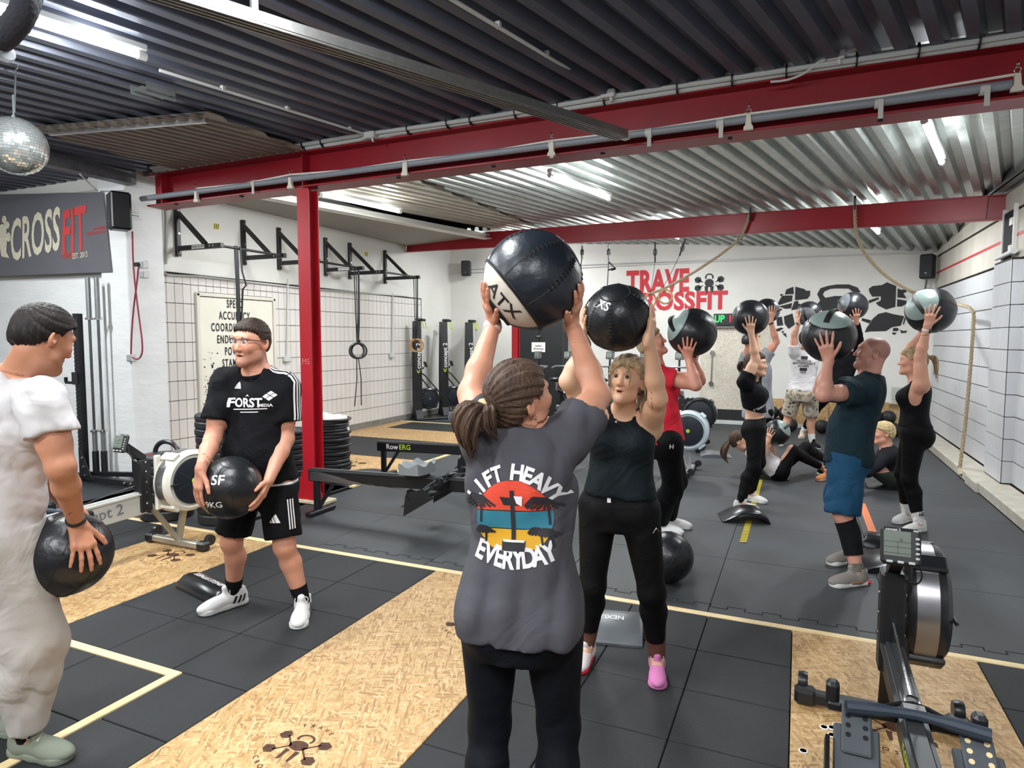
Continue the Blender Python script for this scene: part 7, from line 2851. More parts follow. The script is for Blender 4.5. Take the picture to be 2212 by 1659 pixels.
def wristband(S, kk, t, r, wdt, m, name='wristband', face=None):
    sh, el, wr = S['arms'][kk]
    d = nrm(wr - el)
    c = el + (wr - el) * t
    o = obj(name, MB().lathe([(r, -wdt / 2), (r + .004, -wdt / 4), (r + .004, wdt / 4), (r, wdt / 2)], c, d, 20), m, S['root'])
    if face is not None:
        n = nrm(face)
        n = nrm(n - d * (n @ d))
        obj('watch_face', MB().box(c + n * (r + .006), (.034, .038, .01), np.array([np.cross(d, n), d, n]).T, .006), M_BLKPL, o, smooth=False)
    return o


def sphere_at(px, py, ball, far=False):
    """the point of a ball's surface seen at a picture position (nearest limb point when the ray misses)"""
    c, R = ball
    r = nrm(ray(px, py))
    b = (c - _eye) @ r
    p = _eye + r * b
    d2 = R * R - np.sum((p - c) ** 2)
    if d2 <= 0:
        return c + nrm(p - c) * R
    return p + r * math.sqrt(d2) * (1 if far else -1)
# ------------------------------------------------------------------ the people
D = at_d
M_BROWNH = hair_mat('brown_hair', '#4d3a2e')
M_DARKH = hair_mat('dark_brown_hair', '#1d1613', 0.3)
M_BRUNH = hair_mat('short_brown_hair', '#362a22', 0.35)
M_BLONDH = hair_mat('blond_hair', '#b29a78', 0.5)
M_BLONDS = hair_mat('pale_blond_hair', '#cdb787', 0.35)
C_GREYT = cloth('charcoal_grey_jersey', '#4b4a50')
C_BLKT = cloth('black_jersey', '#0d0e12', 0.15)
C_NAVYL = cloth('navy_black_leggings', '#090d15', 0.06, 0.75, fold=0.25)
C_BLKL = cloth('black_leggings', '#08090b', 0.06, 0.7, fold=0.25)
C_WHITE = cloth('white_jersey', '#cbc7c8', 0.12)
C_SWEAT = cloth('grey_marl_sweatpants', '#b7b2ad', 0.2, 0.9, 260, 0.1)
C_TEALK = cloth('dark_teal_top', '#10191e', 0.1, 0.7)
C_TEAL = cloth('dark_teal_t_shirt', '#162a32', 0.12)
C_BLUE = cloth('petrol_blue_shorts', '#1b4664', 0.12, 0.75)
C_RED = cloth('red_t_shirt', '#c22434', 0.12)
C_GREY = cloth('grey_t_shirt', '#8f9297', 0.12)
C_DGREEN = cloth('dark_olive_trousers', '#2c322d', 0.12)
C_SOCKK = cloth('black_sock', '#121316', 0.2)
C_SOCKW = cloth('white_sock', '#e4e2df', 0.2)
C_SOCKB = cloth('brown_mesh_sock', '#6d4a3d', 0.2)
M_SHOEW = cloth('white_shoe_knit', '#e7e6e4', 0.25, 0.75, 300, fold=0.15)
M_SHOEG = cloth('grey_taupe_shoe', '#8e8780', 0.25, 0.8, 300, fold=0.15)
M_SHOEP = cloth('pink_shoe_knit', '#d983b9', 0.2, 0.7, 300, fold=0.15)
M_SHOER = cloth('white_red_shoe', '#dcd3d0', 0.2, 0.7, fold=0.15)
M_SHOES = cloth('sage_shoe_knit', '#7f8577', 0.25, 0.8, 300, fold=0.15)
M_SHOEO = cloth('orange_shoe_knit', '#e0925a', 0.2, 0.7, fold=0.15)
M_REDSOLE = mat('red_sole', '#d2263a', 0.5)
M_TAN = mat('gum_sole', '#8a6248', 0.55)


def foot(px, py, tx, ty, s=1.0, z=0.0):
    a, t = at_z(px, py, z), at_z(tx, ty, z)
    return dict(ankle=a + Z3 * 0.085 * s, toe=nrm(t - a))


def wb(label, px, py, d, rpx, **kw):
    R = rpx * d / FPX
    c = D(px, py, d)
    ball(label, c, R, **kw)
    return (c, R)


# ---- the woman in grey, seen from behind
b3 = wb('large navy wall ball with white band, held up by the person in the charcoal t-shirt', 1150, 606, 2.30, 107, pole=nrm(-0.76 * _rt - 0.60 * Z3 - 0.02 * FWH), side=-FWH, kind='band', gather=True, mm=[M_NAVY, M_CAPW], prints=[('ATX', 0.075, (1083, 652), nrm(0.75 * _rt + 0.62 * Z3), M_PRINTK)])
sp = dict(male=False, s=0.97, girth=1.03, pelvis=D(1125, 1311, 2.02), neck=D(1120, 930, 2.03), face=(12, 16), skin='#c88e73', h=0.010,
          head=(D(1124, 866, 1.99), 58, 16, -4), armg=1.06, legg=1.06, seed=3, glute=0.9,
          armR=dict(ball=b3, palm=sphere_at(1238, 668, b3), tip=sphere_at(1250, 615, b3), pole=FWH, el=D(1290, 855, 2.17), sh=D(1226, 948, 2.03), spread=1.2),
          armL=dict(ball=b3, palm=sphere_at(1062, 668, b3), tip=sphere_at(1048, 615, b3), pole=FWH, el=D(1018, 850, 2.18), sh=D(1046, 950, 2.04), spread=1.0),
          legR=dict(ankle=D(1215, 1830, 2.02), toe=facing(25)), legL=dict(ankle=D(1030, 1830, 2.02), toe=facing(-15)))
root, S3 = person('person seen from behind in charcoal sunset-print t-shirt and navy leggings, ball overhead', sp)
legwear(S3, C_NAVYL, waist=0.13, off=0.007, end=0.96)
t3 = tee(S3, C_GREYT, hem=-0.075, off=0.018, sleeve=0.5, sr=(0.072, 0.084), drape=0.5, fold=0.02, female=True, neckr=1.25, armoff=-0.004)
hair_cap(S3, M_BROWNH, [(-.12, -.085), (-.06, -.06), (-.03, -.035), (.02, .0), (.05, .03), (.07, .065), (.10, .085)], 0.012, 0.012, hairnoise(S3['W'](0, -.1, .02), S3['R'] @ np.array((0, 1, -.2)), 0.004))
W = S3['W']
tie = W(-.02, -.128, .02)
obj('hair_tie', MB().lathe([(.020, -.012), (.026, -.006), (.026, .006), (.020, .012)], tie, nrm(S3['R'] @ np.array((0, -1, .1))), 18), mat('straw_hair_tie', '#c9b184', 0.7), S3['root'])
ponytail(S3, M_BROWNH, [W(0.0, -.10, .02), tie, D(1020, 870, 1.90), D(1000, 920, 1.89), D(1008, 960, 1.90), D(1018, 990, 1.92)], [.018, .016, .034, .042, .034, .008], 44, seed=5)
ponytail(S3, M_BROWNH, [tie, D(1052, 885, 1.90), D(1056, 925, 1.90), D(1075, 950, 1.93)], [.014, .024, .022, .006], 18, seed=9, name='loose_strands')
obj('ear_stud', MB().sphere(W(.085, -.002, -.036), .004, 10, 6), M_CHROME, S3['root'])
wristband(S3, 'L', 0.94, .030, .030, mat('pale_pink_strap', '#d9b3a6', 0.5), 'watch_strap')
# print on the back of the shirt
ux3, uy3 = nrm(S3['r1'] * 1.0), S3['up']
n3 = np.cross(ux3, uy3)
oP = D(1106, 1122, 1.90)
K = 1.90 / FPX
M_PW, M_PO, M_PT, M_PYL, M_PK = mat('white_shirt_print', '#dedbdc', 0.7), mat('orange_red_print', '#d8452c', 0.7), mat('teal_print', '#2a7489', 0.7), mat('mustard_print', '#d6a022', 0.7), mat('dark_shirt_print', '#232126', 0.7)


def px(L):
    return [(x * K, -y * K) for x, y in L]


circ = lambda y0, y1, r=84, sx=1.0, n=14: px([(-sx * math.sqrt(max(r * r - (y0 + (y1 - y0) * i / n) ** 2, 0)), y0 + (y1 - y0) * i / n) for i in range(n + 1)] + [(sx * math.sqrt(max(r * r - (y1 + (y0 - y1) * i / n) ** 2, 0)), y1 + (y0 - y1) * i / n) for i in range(n + 1)])
for nm, a, b, m in (('print_sun', -83, -18, M_PO), ('print_sea', -16, 22, M_PT), ('print_sand', 24, 66, M_PYL)):
    print_on(S3, t3, [poly_geo([circ(a, b)])], oP, ux3, uy3, m, nm, 0.0035)
geo = []
for txt, r, ang, w in (('LIFT HEAVY', 108, 104, 1), ('EVERYDAY', 0, 0, -1)):
    if w > 0:
        k = len(txt)
        for i, ch in enumerate(txt):
            if ch == ' ':
                continue
            a = math.radians(90 + 58 - 116 * i / (k - 1))
            geo.append(shift(text_geo(ch, 47 * K, 0.038, 0.92), 108 * K * math.cos(a) * 0.98, 108 * K * math.sin(a) - 8 * K, a - PI / 2))
    else:
        k = len(txt)
        for i, ch in enumerate(txt):
            x = (-78 + 156 * i / (k - 1))
            geo.append(shift(text_geo(ch, 58 * K, 0.034, 0.76), x * K, (-88 + 0.0026 * x * x) * K, x * 0.0042))
for a, b in ((0, 4), (4, 9), (9, 17)):
    print_on(S3, t3, geo[a:b], oP, ux3, uy3, M_PW, 'print_word', 0.004, maxlen=0.02)
art = [px([(-5, -62), (5, -62), (5, 55), (-5, 55)]), px([(-28, -48), (24, -44), (22, -30), (-20, -30)]), px([(-27, 48), (27, 48), (25, 70), (-27, 70)])]
for cx, cy, r in ((-70, -48, 44), (72, -44, 44), (-62, 20, 26), (58, 22, 26), (80, 24, 28)):
    for i in range(9):
        a = 0.35 + i * 0.32
        q = [(cx, cy), (cx + r * 0.6 * math.cos(a + 2.6), cy - r * 0.45 * math.sin(a + 2.6)), (cx + r * math.cos(a + 2.6), cy - r * 0.2 * math.sin(a + 2.6) + r * 0.35)]
        art += [[(x * K, -y * K) for x, y in p] for p in stroke2(q, 5)]
    art += [[(x * K, -y * K) for x, y in p] for p in stroke2([(cx, cy), (cx + (6 if cx > 0 else -4), cy + r * 1.3)], 5)]
print_on(S3, t3, [poly_geo(art)], oP, ux3, uy3, M_PK, 'print_palms', 0.0055, maxlen=0.02)
print_on(S3, t3, [poly_geo([px([(4, -50), (24, -50), (22, -28), (10, -34)]), px([(-25, 46), (25, 46), (24, 51), (-24, 51)])])], oP, ux3, uy3, M_PW, 'print_shine', 0.007, kind='stuff')

# ---- the person in the dark tank top
b4 = wb('black wall ball held up by the person in the dark tank top', 1334, 687, 2.92, 73, pole=nrm(0.2 * _rt + 0.6 * FWH - 0.8 * Z3), gather=True, prints=[('XS', 0.055, (1303, 660), nrm(Z3 + 0.5 * _rt), M_PAPER)])
sp = dict(male=False, s=0.97, girth=1.0, pelvis=D(1337, 1092, 3.12), neck=D(1349, 884, 3.12), face=(-170, -174), skin='#d8aa8b', h=0.0105,
          head=(D(1354, 824, 3.04), -162, 12, 4), hd=dict(mouth=0.0045), seed=11, legg=1.03, brow=mat('fair_brow', '#7c6248', 0.7),
          armL=dict(ball=b4, palm=sphere_at(1401, 706, b4), tip=sphere_at(1409, 664, b4), pole=-FWH, el=D(1421, 862, 2.90), sh=D(1402, 922, 3.10), spread=1.2),
          armR=dict(ball=b4, palm=sphere_at(1266, 715, b4), tip=sphere_at(1262, 680, b4), pole=-FWH, el=D(1228, 824, 2.95), sh=D(1290, 915, 3.12)),
          legR=dict(foot(1268, 1424, 1256, 1445, 0.97), pole=nrm(-FWH - 0.2 * _rt)), legL=dict(foot(1419, 1452, 1421, 1500, 0.97), pole=nrm(-FWH + 0.12 * _rt)))
root, S4 = person('person facing us in dark teal tank top and black leggings, mismatched red and pink shoes', sp)
l4 = legwear(S4, C_BLKL, waist=0.10, off=0.006, end=0.74)
print_on(S4, l4, [poly_geo([[(-.008, .02), (.008, .02), (.008, -.02), (-.008, -.02)]])], D(1317, 1079, 3.0), _rt, Z3, M_PAPER, 'waist_tag', 0.003)
print_on(S4, l4, [poly_geo([[(-.022, -.02), (.022, -.02), (.002, .03)]])], D(1421, 1143, 3.0), nrm(_rt - .5 * FWH), Z3, M_PAPER, 'hip_badge', 0.003)
t4 = tank(S4, C_TEALK, hem=0.045, off=0.011, drape=0.55, fold=0.005, arm=0.07, inset=0.035, neckr=1.15)
for k in 'RL':
    sleeve_of(S4, k, 0.7, 1.05, 0.003, C_SOCKB, 'sock')
shoe(S4, 'L', M_SHOEP, M_SHOEP, 0.92, 'pink running shoe')
shoe(S4, 'R', M_SHOER, M_REDSOLE, 0.92, 'white shoe with red sole')
hair_cap(S4, M_BLONDH, [(-.12, -.06), (-.06, -.045), (-.03, -.02), (.02, .005), (.05, .035), (.07, .058), (.10, .066)], 0.012, 0.014, hairnoise(S4['W'](0, -.1, .03), S4['R'] @ np.array((0, 1, -.2)), 0.0035, seed=2))
W = S4['W']
ponytail(S4, M_BLONDH, [W(0, -.1, .02), W(-.03, -.13, .0), W(-.075, -.10, -.06), W(-.085, -.07, -.125), W(-.085, -.06, -.16)], [.018, .016, .032, .030, .008], 30, seed=4)
ponytail(S4, M_BLONDH, [W(.0, .092, .078), W(.05, .098, .05), W(.062, .09, .0), W(.052, .088, -.06), W(.048, .085, -.12)], [.006, .006, .005, .004, .001], 7, name='loose_strands', seed=6)
ponytail(S4, M_BLONDH, [W(.0, .092, .078), W(-.04, .104, .05), W(-.05, .10, .0), W(-.04, .098, -.05)], [.006, .006, .004, .001], 6, name='loose_strands', seed=8)
pS = S4['pel'] + S4['up'] * 0.36
SW = [px([(-20, 8), (-14, 2), (-8, 4), (20, -8), (-6, 10), (-14, 12)])]
k4 = 3.0 / FPX / K * 0.62
print_on(S4, t4, [poly_geo([[(x * k4, y * k4) for x, y in SW[0]]])], D(1338, 908, 2.98), -S4['r1'], S4['up'], M_PW, 'chest_mark', 0.003)

# ---- the person in glasses
b2 = wb('black wall ball marked 9KG held low by the person in glasses', 497, 1053, 3.56, 67, pole=nrm(0.25 * _rt + Z3 * 0.95 - 0.2 * FWH), prints=[('SF', 0.075, (470, 1038), Z3, M_PAPER), ('9KG', 0.05, (461, 1092), Z3, M_PAPER)])
sp = dict(male=True, s=1.05, girth=1.04, belly=0.022, pelvis=D(563, 1035, 3.86), neck=D(556, 800, 3.82), face=(-148, -140), skin='#cd9279', h=0.0105, hs=1.06,
          head=(D(543, 741, 3.76), -140, -3, 3), hd=dict(stubble=0.55, mouth=0.003, jaw=1.1), seed=21, armg=1.08, legg=1.0, neckg=1.05,
          armL=dict(ball=b2, palm=sphere_at(567, 1058, b2), tip=sphere_at(548, 1092, b2), pole=facing(70), el=D(617, 948, 3.80), sh=D(614, 838, 3.82), spread=0.7),
          armR=dict(ball=b2, palm=sphere_at(434, 1040, b2), tip=sphere_at(431, 1080, b2), pole=facing(-60), el=D(459, 952, 3.72), sh=D(492, 828, 3.80), spread=1),
          legR=dict(foot(505, 1308, 428, 1332, 1.05), pole=facing(-150)), legL=dict(foot(654, 1328, 640, 1372, 1.05), pole=facing(-170)))
root, S2 = person('person in glasses, black striped t-shirt and shorts, holding a ball low', sp)
legwear(S2, cloth('white_undershirt', '#e2e0de', 0.1), waist=0.0, off=0.012, knee=True, end=0.12, name='undershirt_hem', fold=0)
sh2 = legwear(S2, C_BLKT, waist=-0.015, off=0.014, knee=True, end=0.86, flare=0.028, fold=0.006, name='shorts')
t2 = tee(S2, C_BLKT, hem=0.005, off=0.014, sleeve=0.66, sr=(0.078, 0.083), drape=0.6, fold=0.012, neckr=1.32)
obj('undershirt', MB().tube([S2['pel'] + S2['r0'] * 0.183 * math.cos(a) + S2['f0'] * (0.135 * math.sin(a) + 0.004) + S2['up'] * (-0.018 + 0.012 * math.cos(a)) for a in np.linspace(0, 2 * PI, 40)[:-1]], 0.017, 6, closed=True, flat=(0.5, 1.5)), cloth('white_undershirt', '#e2e0de', 0.1), S2['root'])
for k in 'RL':
    sleeve_of(S2, k, 0.74, 1.05, 0.005, C_SOCKK, 'sock')
    shoe(S2, k, M_SHOEW, M_SOLEW, 1.03, stripes=M_PRINTK)
hair_cap(S2, M_BRUNH, [(-.13, -.065), (-.07, -.05), (-.03, -.02), (-.012, -.012), (.012, -.012), (.022, .03), (.04, .055), (.065, .068), (.10, .074)], 0.006, 0.014, hairnoise(S2['W'](0, .02, .12), S2['R'] @ np.array((0, 1, .1)), 0.003, seed=12))
W = S2['W']
R2 = S2['R']
gm = mat('dark_glasses_frame', '#241f22', 0.35)
gl = MB()
for sx in (-1, 1):
    q = [(.010, .018), (.052, .021), (.056, .008), (.050, -.010), (.020, -.012), (.010, -.002)]
    gl.tube([W(sx * a, .113 - abs(a) * 0.30, b + .008) for a, b in q[:3]], .0022, 5)
    gl.tube([W(sx * .056, .097, .026), W(sx * .086, .03, .018), W(sx * .088, -.015, .008)], .0024, 5)
gl.tube([W(-.010, .112, .024), W(0, .1145, .026), W(.010, .112, .024)], .002, 5)
go = obj('glasses', gl, gm, S2['root'])
mb = MB()
for sx in (-1, 1):
    q = [(.010, .018), (.052, .021), (.056, .008), (.050, -.010), (.020, -.012), (.010, -.002)]
    mb.add([W(sx * a, .1125 - abs(a) * 0.30, b + .007) for a, b in q], [(0, 1, 2, 3, 4, 5)])
obj('lens', mb, mat('clear_lens', '#e6eef2', 0.05, alpha=0.16), go, kind='stuff', smooth=False)
# stripes over the shoulders and sleeves, chest print
bv = bvh_of(t2.data)
mbs = MB()
for kk, sg in (('R', 1), ('L', -1)):
    sh, el, wr = S2['arms'][kk]
    nb = S2['nek'] + S2['up'] * 0.0 + S2['r1'] * sg * 0.06
    path = [nb + (sh + S2['r1'] * sg * 0.03 - nb) * t for t in np.linspace(0.05, 1, 7)] + [sh + S2['r1'] * sg * 0.05 + (el - sh) * 0.62 * t for t in np.linspace(0.08, 1, 9)]
    outd = [S2['up'] * (1 - t) + S2['r1'] * sg * t for t in np.linspace(0, 0.6, 7)] + [S2['r1'] * sg + S2['f1'] * 0.15 + S2['up'] * max(0, .6 - t) for t in np.linspace(0.08, 1, 9)]
    for off in (-0.024, 0.0, 0.024):
        V, F = [], []
        for i, (p, o) in enumerate(zip(path, outd)):
            o = nrm(o)
            tng = nrm(path[min(i + 1, len(path) - 1)] - path[max(i - 1, 0)])
            sd = nrm(np.cross(tng, o))
            for e in (-0.0065, 0.0065):
                st = p + sd * (off + e) + o * 0.25
                hh = bv.ray_cast(Vector(st), Vector(-o), 0.5)
                V.append(np.array(hh[0]) + o * 0.003 if hh[0] is not None else p + o * 0.06)
        for i in range(len(path) - 1):
            F.append((2 * i, 2 * i + 1, 2 * i + 3, 2 * i + 2))
        mbs.add(V, F)
obj('shoulder_stripes', mbs, M_PW, t2, kind='stuff', clean=False)
cN = S2['f1']
cX = nrm(np.cross(S2['up'], cN))
oC = D(529, 872, 3.65)
Kc = 3.68 / FPX
geo = [shift(text_geo('FORST', 27 * Kc, 0.03, 0.95), -10 * Kc, 0), shift(text_geo('.MEDIA', 9 * Kc, 0.02, 1.0), 33 * Kc, -5 * Kc), poly_geo([[(-8 * Kc, 14 * Kc), (-4 * Kc, 19 * Kc), (0, 14 * Kc), (-4 * Kc, 16 * Kc)], [(-38 * Kc, -13 * Kc), (38 * Kc, -11 * Kc), (38 * Kc, -13 * Kc), (-38 * Kc, -15 * Kc)], [(-22 * Kc, -19 * Kc), (20 * Kc, -18 * Kc), (20 * Kc, -20 * Kc), (-22 * Kc, -21 * Kc)]] + [[(c[0] * Kc, c[1] * Kc) for c in q] for q in ([(28, 14), (34, 20), (40, 16), (34, 10)], [(35, 21), (41, 26), (47, 22), (41, 17)], [(35, 9), (41, 15), (47, 11), (41, 5)], [(42, 16), (48, 21), (53, 17), (48, 12)])])]
print_on(S2, t2, geo, oC, cX, S2['up'], M_PW, 'chest_print', 0.0035, maxlen=0.02)
tri = [[(x * Kc, y * Kc) for x, y in q] for q in ([(-9, -5), (-5, -5), (-8, 0)], [(-4, -5), (1, -5), (-4, 5), (-6, 1)], [(2, -5), (9, -5), (1, 10), (-3, 6)])]
print_on(S2, t2, [poly_geo(tri)], D(497, 836, 3.66), cX, S2['up'], M_PW, 'chest_badge', 0.0035)
print_on(S2, sh2, [poly_geo([[(x * 1.3, y * 1.3) for x, y in q] for q in tri])], D(596, 1122, 3.72), nrm(_rt), Z3, M_PW, 'badge', 0.004)
print_on(S2, sh2, [poly_geo([[((a) * Kc, 30 * Kc), ((a + 3) * Kc, 30 * Kc), ((a + 3) * Kc, -34 * Kc), (a * Kc, -34 * Kc)] for a in (-8, -2, 4)])], D(630, 1108, 3.75), nrm(_rt * 0.8 + FWH * 0.6), Z3, M_PW, 'side_stripes', 0.004)

# ---- the man at the left edge
b1 = wb('black wall ball held at hip height by the person in white t-shirt at left', 143, 1196, 2.62, 89, pole=nrm(0.3 * _rt + 0.9 * Z3 + 0.3 * FWH))
sp = dict(male=True, s=1.02, girth=1.08, pelvis=D(-22, 1150, 2.52), neck=D(28, 812, 2.44), face=(68, 64), skin='#c08567', h=0.010, hs=0.94,
          head=(D(93, 733, 2.40), 61, -22, 0), hd=dict(stubble=0.35, jaw=1.08), seed=31, armg=1.04, legg=1.1, neckg=.98, brow=mat('black_brow', '#221a16', 0.7),
          armR=dict(ball=b1, palm=sphere_at(174, 1166, b1), tip=sphere_at(187, 1220, b1), pole=-FWH, el=D(131, 1008, 2.30), sh=D(93, 868, 2.30), spread=1.7),
          armL=dict(ball=b1, palm=sphere_at(185, 1160, b1, True), tip=sphere_at(195, 1215, b1, True), pole=facing(160)),
          legR=dict(foot(62, 1630, 175, 1648, 1.02), pole=facing(75)), legL=dict(foot(-30, 1575, 90, 1590, 1.02), pole=facing(75)))
root, S1 = person('person in white t-shirt and grey sweatpants at the left edge, looking down', sp)
legwear(S1, C_SWEAT, waist=0.1, off=0.022, end=0.93, flare=0.03, fold=0.012, name='sweatpants', cuff=0.1)
t1 = tee(S1, C_WHITE, hem=0.045, off=0.010, sleeve=0.50, sr=(0.070, 0.080), drape=0.6, fold=0.016)
hair_cap(S1, M_DARKH, [(-.13, -.06), (-.07, -.055), (-.03, -.025), (-.012, -.005), (.012, -.008), (.022, .03), (.04, .055), (.065, .070), (.10, .085)], 0.009, 0.018, hairnoise(S1['W'](0, -.02, .12), S1['R'] @ np.array((0, 1, .1)), 0.0025, seed=14))
for k in 'RL':
    shoe(S1, k, M_SHOES, M_SHOES, 1.0)
    sleeve_of(S1, k, 0.88, 1.05, 0.004, C_SOCKK, 'sock')
wristband(S1, 'R', 0.92, .032, .016, M_BLKPL, 'beaded_wristband')
# ---- the person in red, in profile
b5 = wb('black and grey-green wall ball before the face of the person in red', 1495, 718, 4.95, 52, pole=nrm(-0.85 * _rt + 0.45 * Z3 - 0.05 * FWH), kind='cap', mm=[M_LEATHER, M_CAPG])
sp = dict(male=False, s=1.0, girth=1.0, bust=0.7, pelvis=D(1440, 945, 5.05), neck=D(1420, 792, 5.05), face=(88, 86), skin='#cf907b', h=0.012,
          head=(D(1407, 741, 5.05), 92, 22), hd=dict(mouth=0.004), seed=41, brow=mat('fair_brow', '#7c6248', 0.7),
          armR=dict(ball=b5, palm=sphere_at(1488, 757, b5), tip=sphere_at(1491, 714, b5), pole=-Z3, el=D(1503, 832, 4.83), sh=D(1425, 812, 4.92), spread=1.7),
          armL=dict(ball=b5, palm=sphere_at(1500, 765, b5, True), tip=sphere_at(1505, 720, b5, True), pole=-Z3, el=D(1512, 822, 5.05)),
          legR=dict(foot(1428, 1150, 1470, 1156)), legL=dict(foot(1446, 1138, 1486, 1142)))
root, S = person('person in red t-shirt and black trousers in profile behind the dark tank top', sp)
legwear(S, C_BLKL, waist=0.1, off=0.014, end=0.97, flare=0.012, fold=0.006, name='trousers')
t = tee(S, C_RED, hem=-0.03, off=0.014, sleeve=0.42, sr=(0.07, 0.078), drape=0.5, fold=0.014, female=True, bk=0.7)
hair_cap(S, M_BLONDH, [(-.12, -.075), (-.06, -.05), (-.02, -.01), (.03, .01), (.05, .04), (.07, .06), (.10, .07)], 0.014, 0.014, hairnoise(S['W'](0, -.1, .03), S['R'] @ np.array((0, 1, -.2)), 0.003, seed=3))
for k in 'RL':
    shoe(S, k, M_SHOEW, M_SOLEW, 0.95, laces=False)
tr = [c for c in root.children if c.name.startswith('trousers')][0]
print_on(S, tr, [shift(text_geo('H', .05, 0.02), 0, 0)], D(1447, 963, 4.9), _rt, Z3, M_PW, 'badge', 0.004)

# ---- the person in the cropped black top, in profile
b6 = wb('plain black wall ball of the person in the cropped black top', 1621, 686, 6.30, 38, pole=nrm(0.2 * _rt + Z3), kind='plain')
sp = dict(male=False, s=0.94, girth=0.94, pelvis=D(1632, 922, 6.38), neck=D(1622, 822, 6.36), face=(93, 100), skin='#dcae92', h=0.013,
          head=(D(1632, 788, 6.32), 102, 2), seed=51, glute=1.08, hfine=0.45,
          armR=dict(ball=b6, palm=sphere_at(1622, 706, b6), tip=sphere_at(1621, 682, b6), pole=_rt, el=D(1632, 775, 6.24), sh=D(1610, 826, 6.26), spread=1.9),
          armL=dict(ball=b6, palm=sphere_at(1632, 704, b6, True), tip=sphere_at(1632, 682, b6, True), pole=_rt),
          legR=dict(foot(1600, 1100, 1640, 1106, 0.94)), legL=dict(foot(1622, 1082, 1662, 1090, 0.94)))
root, S = person('person in cropped black t-shirt and black leggings standing by the striped tape', sp)
legwear(S, C_BLKL, waist=0.095, off=0.006, end=0.93)
t = tee(S, C_BLKT, hem=0.17, off=0.016, sleeve=0.4, sr=(0.074, 0.082), drape=0.5, fold=0.012, female=True, name='crop_top', hemtilt=-0.35)
print_on(S, t, [shift(text_geo('TRAVE TRAINING', .028, 0.02), 0, 0)], D(1640, 884, 6.2), nrm(_rt * 0.92 + Z3 * 0.4), nrm(Z3 - _rt * 0.4), M_PW, 'hem_lettering', 0.005, kind='stuff')
hair_cap(S, M_BROWNH, [(-.12, -.075), (-.06, -.05), (-.02, -.01), (.03, .01), (.05, .04), (.07, .06), (.10, .07)], 0.012, 0.012, hairnoise(S['W'](0, -.1, .03), S['R'] @ np.array((0, 1, -.2)), 0.003, seed=4))
W = S['W']
ponytail(S, M_BROWNH, [W(0, -.1, .03), W(0, -.14, .03), W(0, -.165, -.03), W(0, -.15, -.11)], [.02, .022, .032, .008], 20, seed=2)
for k in 'RL':
    shoe(S, k, M_SHOEW, M_SOLEW, 0.92, laces=False)
    sleeve_of(S, k, 0.9, 1.05, 0.003, C_SOCKK, 'ankle_sock')

# ---- the person in grey with a black cap behind her
b7 = wb('dark grey wall ball half hidden behind the ball of the cropped top', 1656, 672, 8.35, 27, pole=nrm(0.9 * _rt + 0.1 * Z3 - 0.5 * FWH), kind='cap', mm=[M_LEATHER, M_CAPD])
sp = dict(male=True, s=1.0, pelvis=D(1638, 890, 8.45), neck=D(1634, 772, 8.45), face=(35, 35), skin='#c98d76', h=0.016, hfine=0.5,
          head=(D(1622, 740, 8.42), 40, 12), seed=61, eyes=False,
          armR=dict(ball=b7, palm=sphere_at(1666, 682, b7), tip=sphere_at(1669, 662, b7), pole=_rt, el=D(1677, 738, 8.3), sh=D(1652, 772, 8.38)),
          armL=dict(ball=b7, palm=sphere_at(1642, 684, b7), tip=sphere_at(1642, 664, b7), pole=-_rt),
          legR=dict(foot(1646, 1004, 1652, 996)), legL=dict(foot(1630, 1004, 1632, 996)))
root, S = person('person in grey t-shirt and black cap behind the person in the cropped top', sp)
legwear(S, C_BLKL, waist=0.05, off=0.012, end=0.97, flare=0.01, fold=0.004, name='trousers')
tee(S, C_GREY, hem=-0.08, off=0.016, sleeve=0.45, sr=(0.076, 0.084), drape=0.6, fold=0.012)
W = S['W']
hair_cap(S, M_BLKPL, [(-.13, .0), (.10, .045)], 0.018, 0.014, name='cap', carve_ear=False)
obj('cap_peak', MB().prism([(-.07, .07), (-.05, .13), (0, .155), (.05, .13), (.07, .07)], W(0, 0, .05), S['R'][:, 0], S['R'][:, 1], .012), M_BLKPL, root)
wristband(S, 'R', 0.9, .032, .02, M_BLKPL)
obj('lanyard', MB().lathe([(.066, -.01), (.072, 0), (.068, .012)], S['nek'] + Z3 * 0.025, nrm(S['up'] + S['f1'] * .3), 20), mat('pink_white_band', '#d8b8bd', 0.6), root)

# ---- the person in white with camouflage shorts, from behind
b8 = wb('black and grey wall ball held up by the person in camouflage shorts', 1748, 678, 9.55, 27, pole=nrm(-0.6 * _rt - 0.3 * Z3 - 0.7 * FWH), kind='cap', mm=[M_LEATHER, M_CAPD])
sp = dict(male=True, s=1.02, pelvis=D(1733, 846, 9.72), neck=D(1739, 760, 9.72), face=(5, 8), skin='#d9a389', h=0.017, hfine=0.5,
          head=(D(1740, 733, 9.68), 15, 20), seed=71, eyes=False,
          armL=dict(ball=b8, palm=sphere_at(1724, 687, b8), tip=sphere_at(1722, 669, b8), pole=-_rt, el=D(1715, 722, 9.6), sh=D(1716, 762, 9.7)),
          armR=dict(ball=b8, palm=sphere_at(1770, 690, b8), tip=sphere_at(1774, 672, b8), pole=_rt, el=D(1772, 728, 9.6), sh=D(1763, 764, 9.7)),
          legR=dict(foot(1754, 966, 1780, 974)), legL=dict(foot(1686, 962, 1680, 954)))
root, S = person('person seen from behind in white printed t-shirt and camouflage shorts', sp)
M_CAMO = mat('camouflage_cloth', '#b3a896', 0.85, var=0.12, vscale=9)
nt = M_CAMO.node_tree
v = nt.nodes.new('ShaderNodeTexNoise')
v.inputs['Scale'].default_value = 13
v.inputs['Detail'].default_value = 2
rp = nt.nodes.new('ShaderNodeValToRGB')
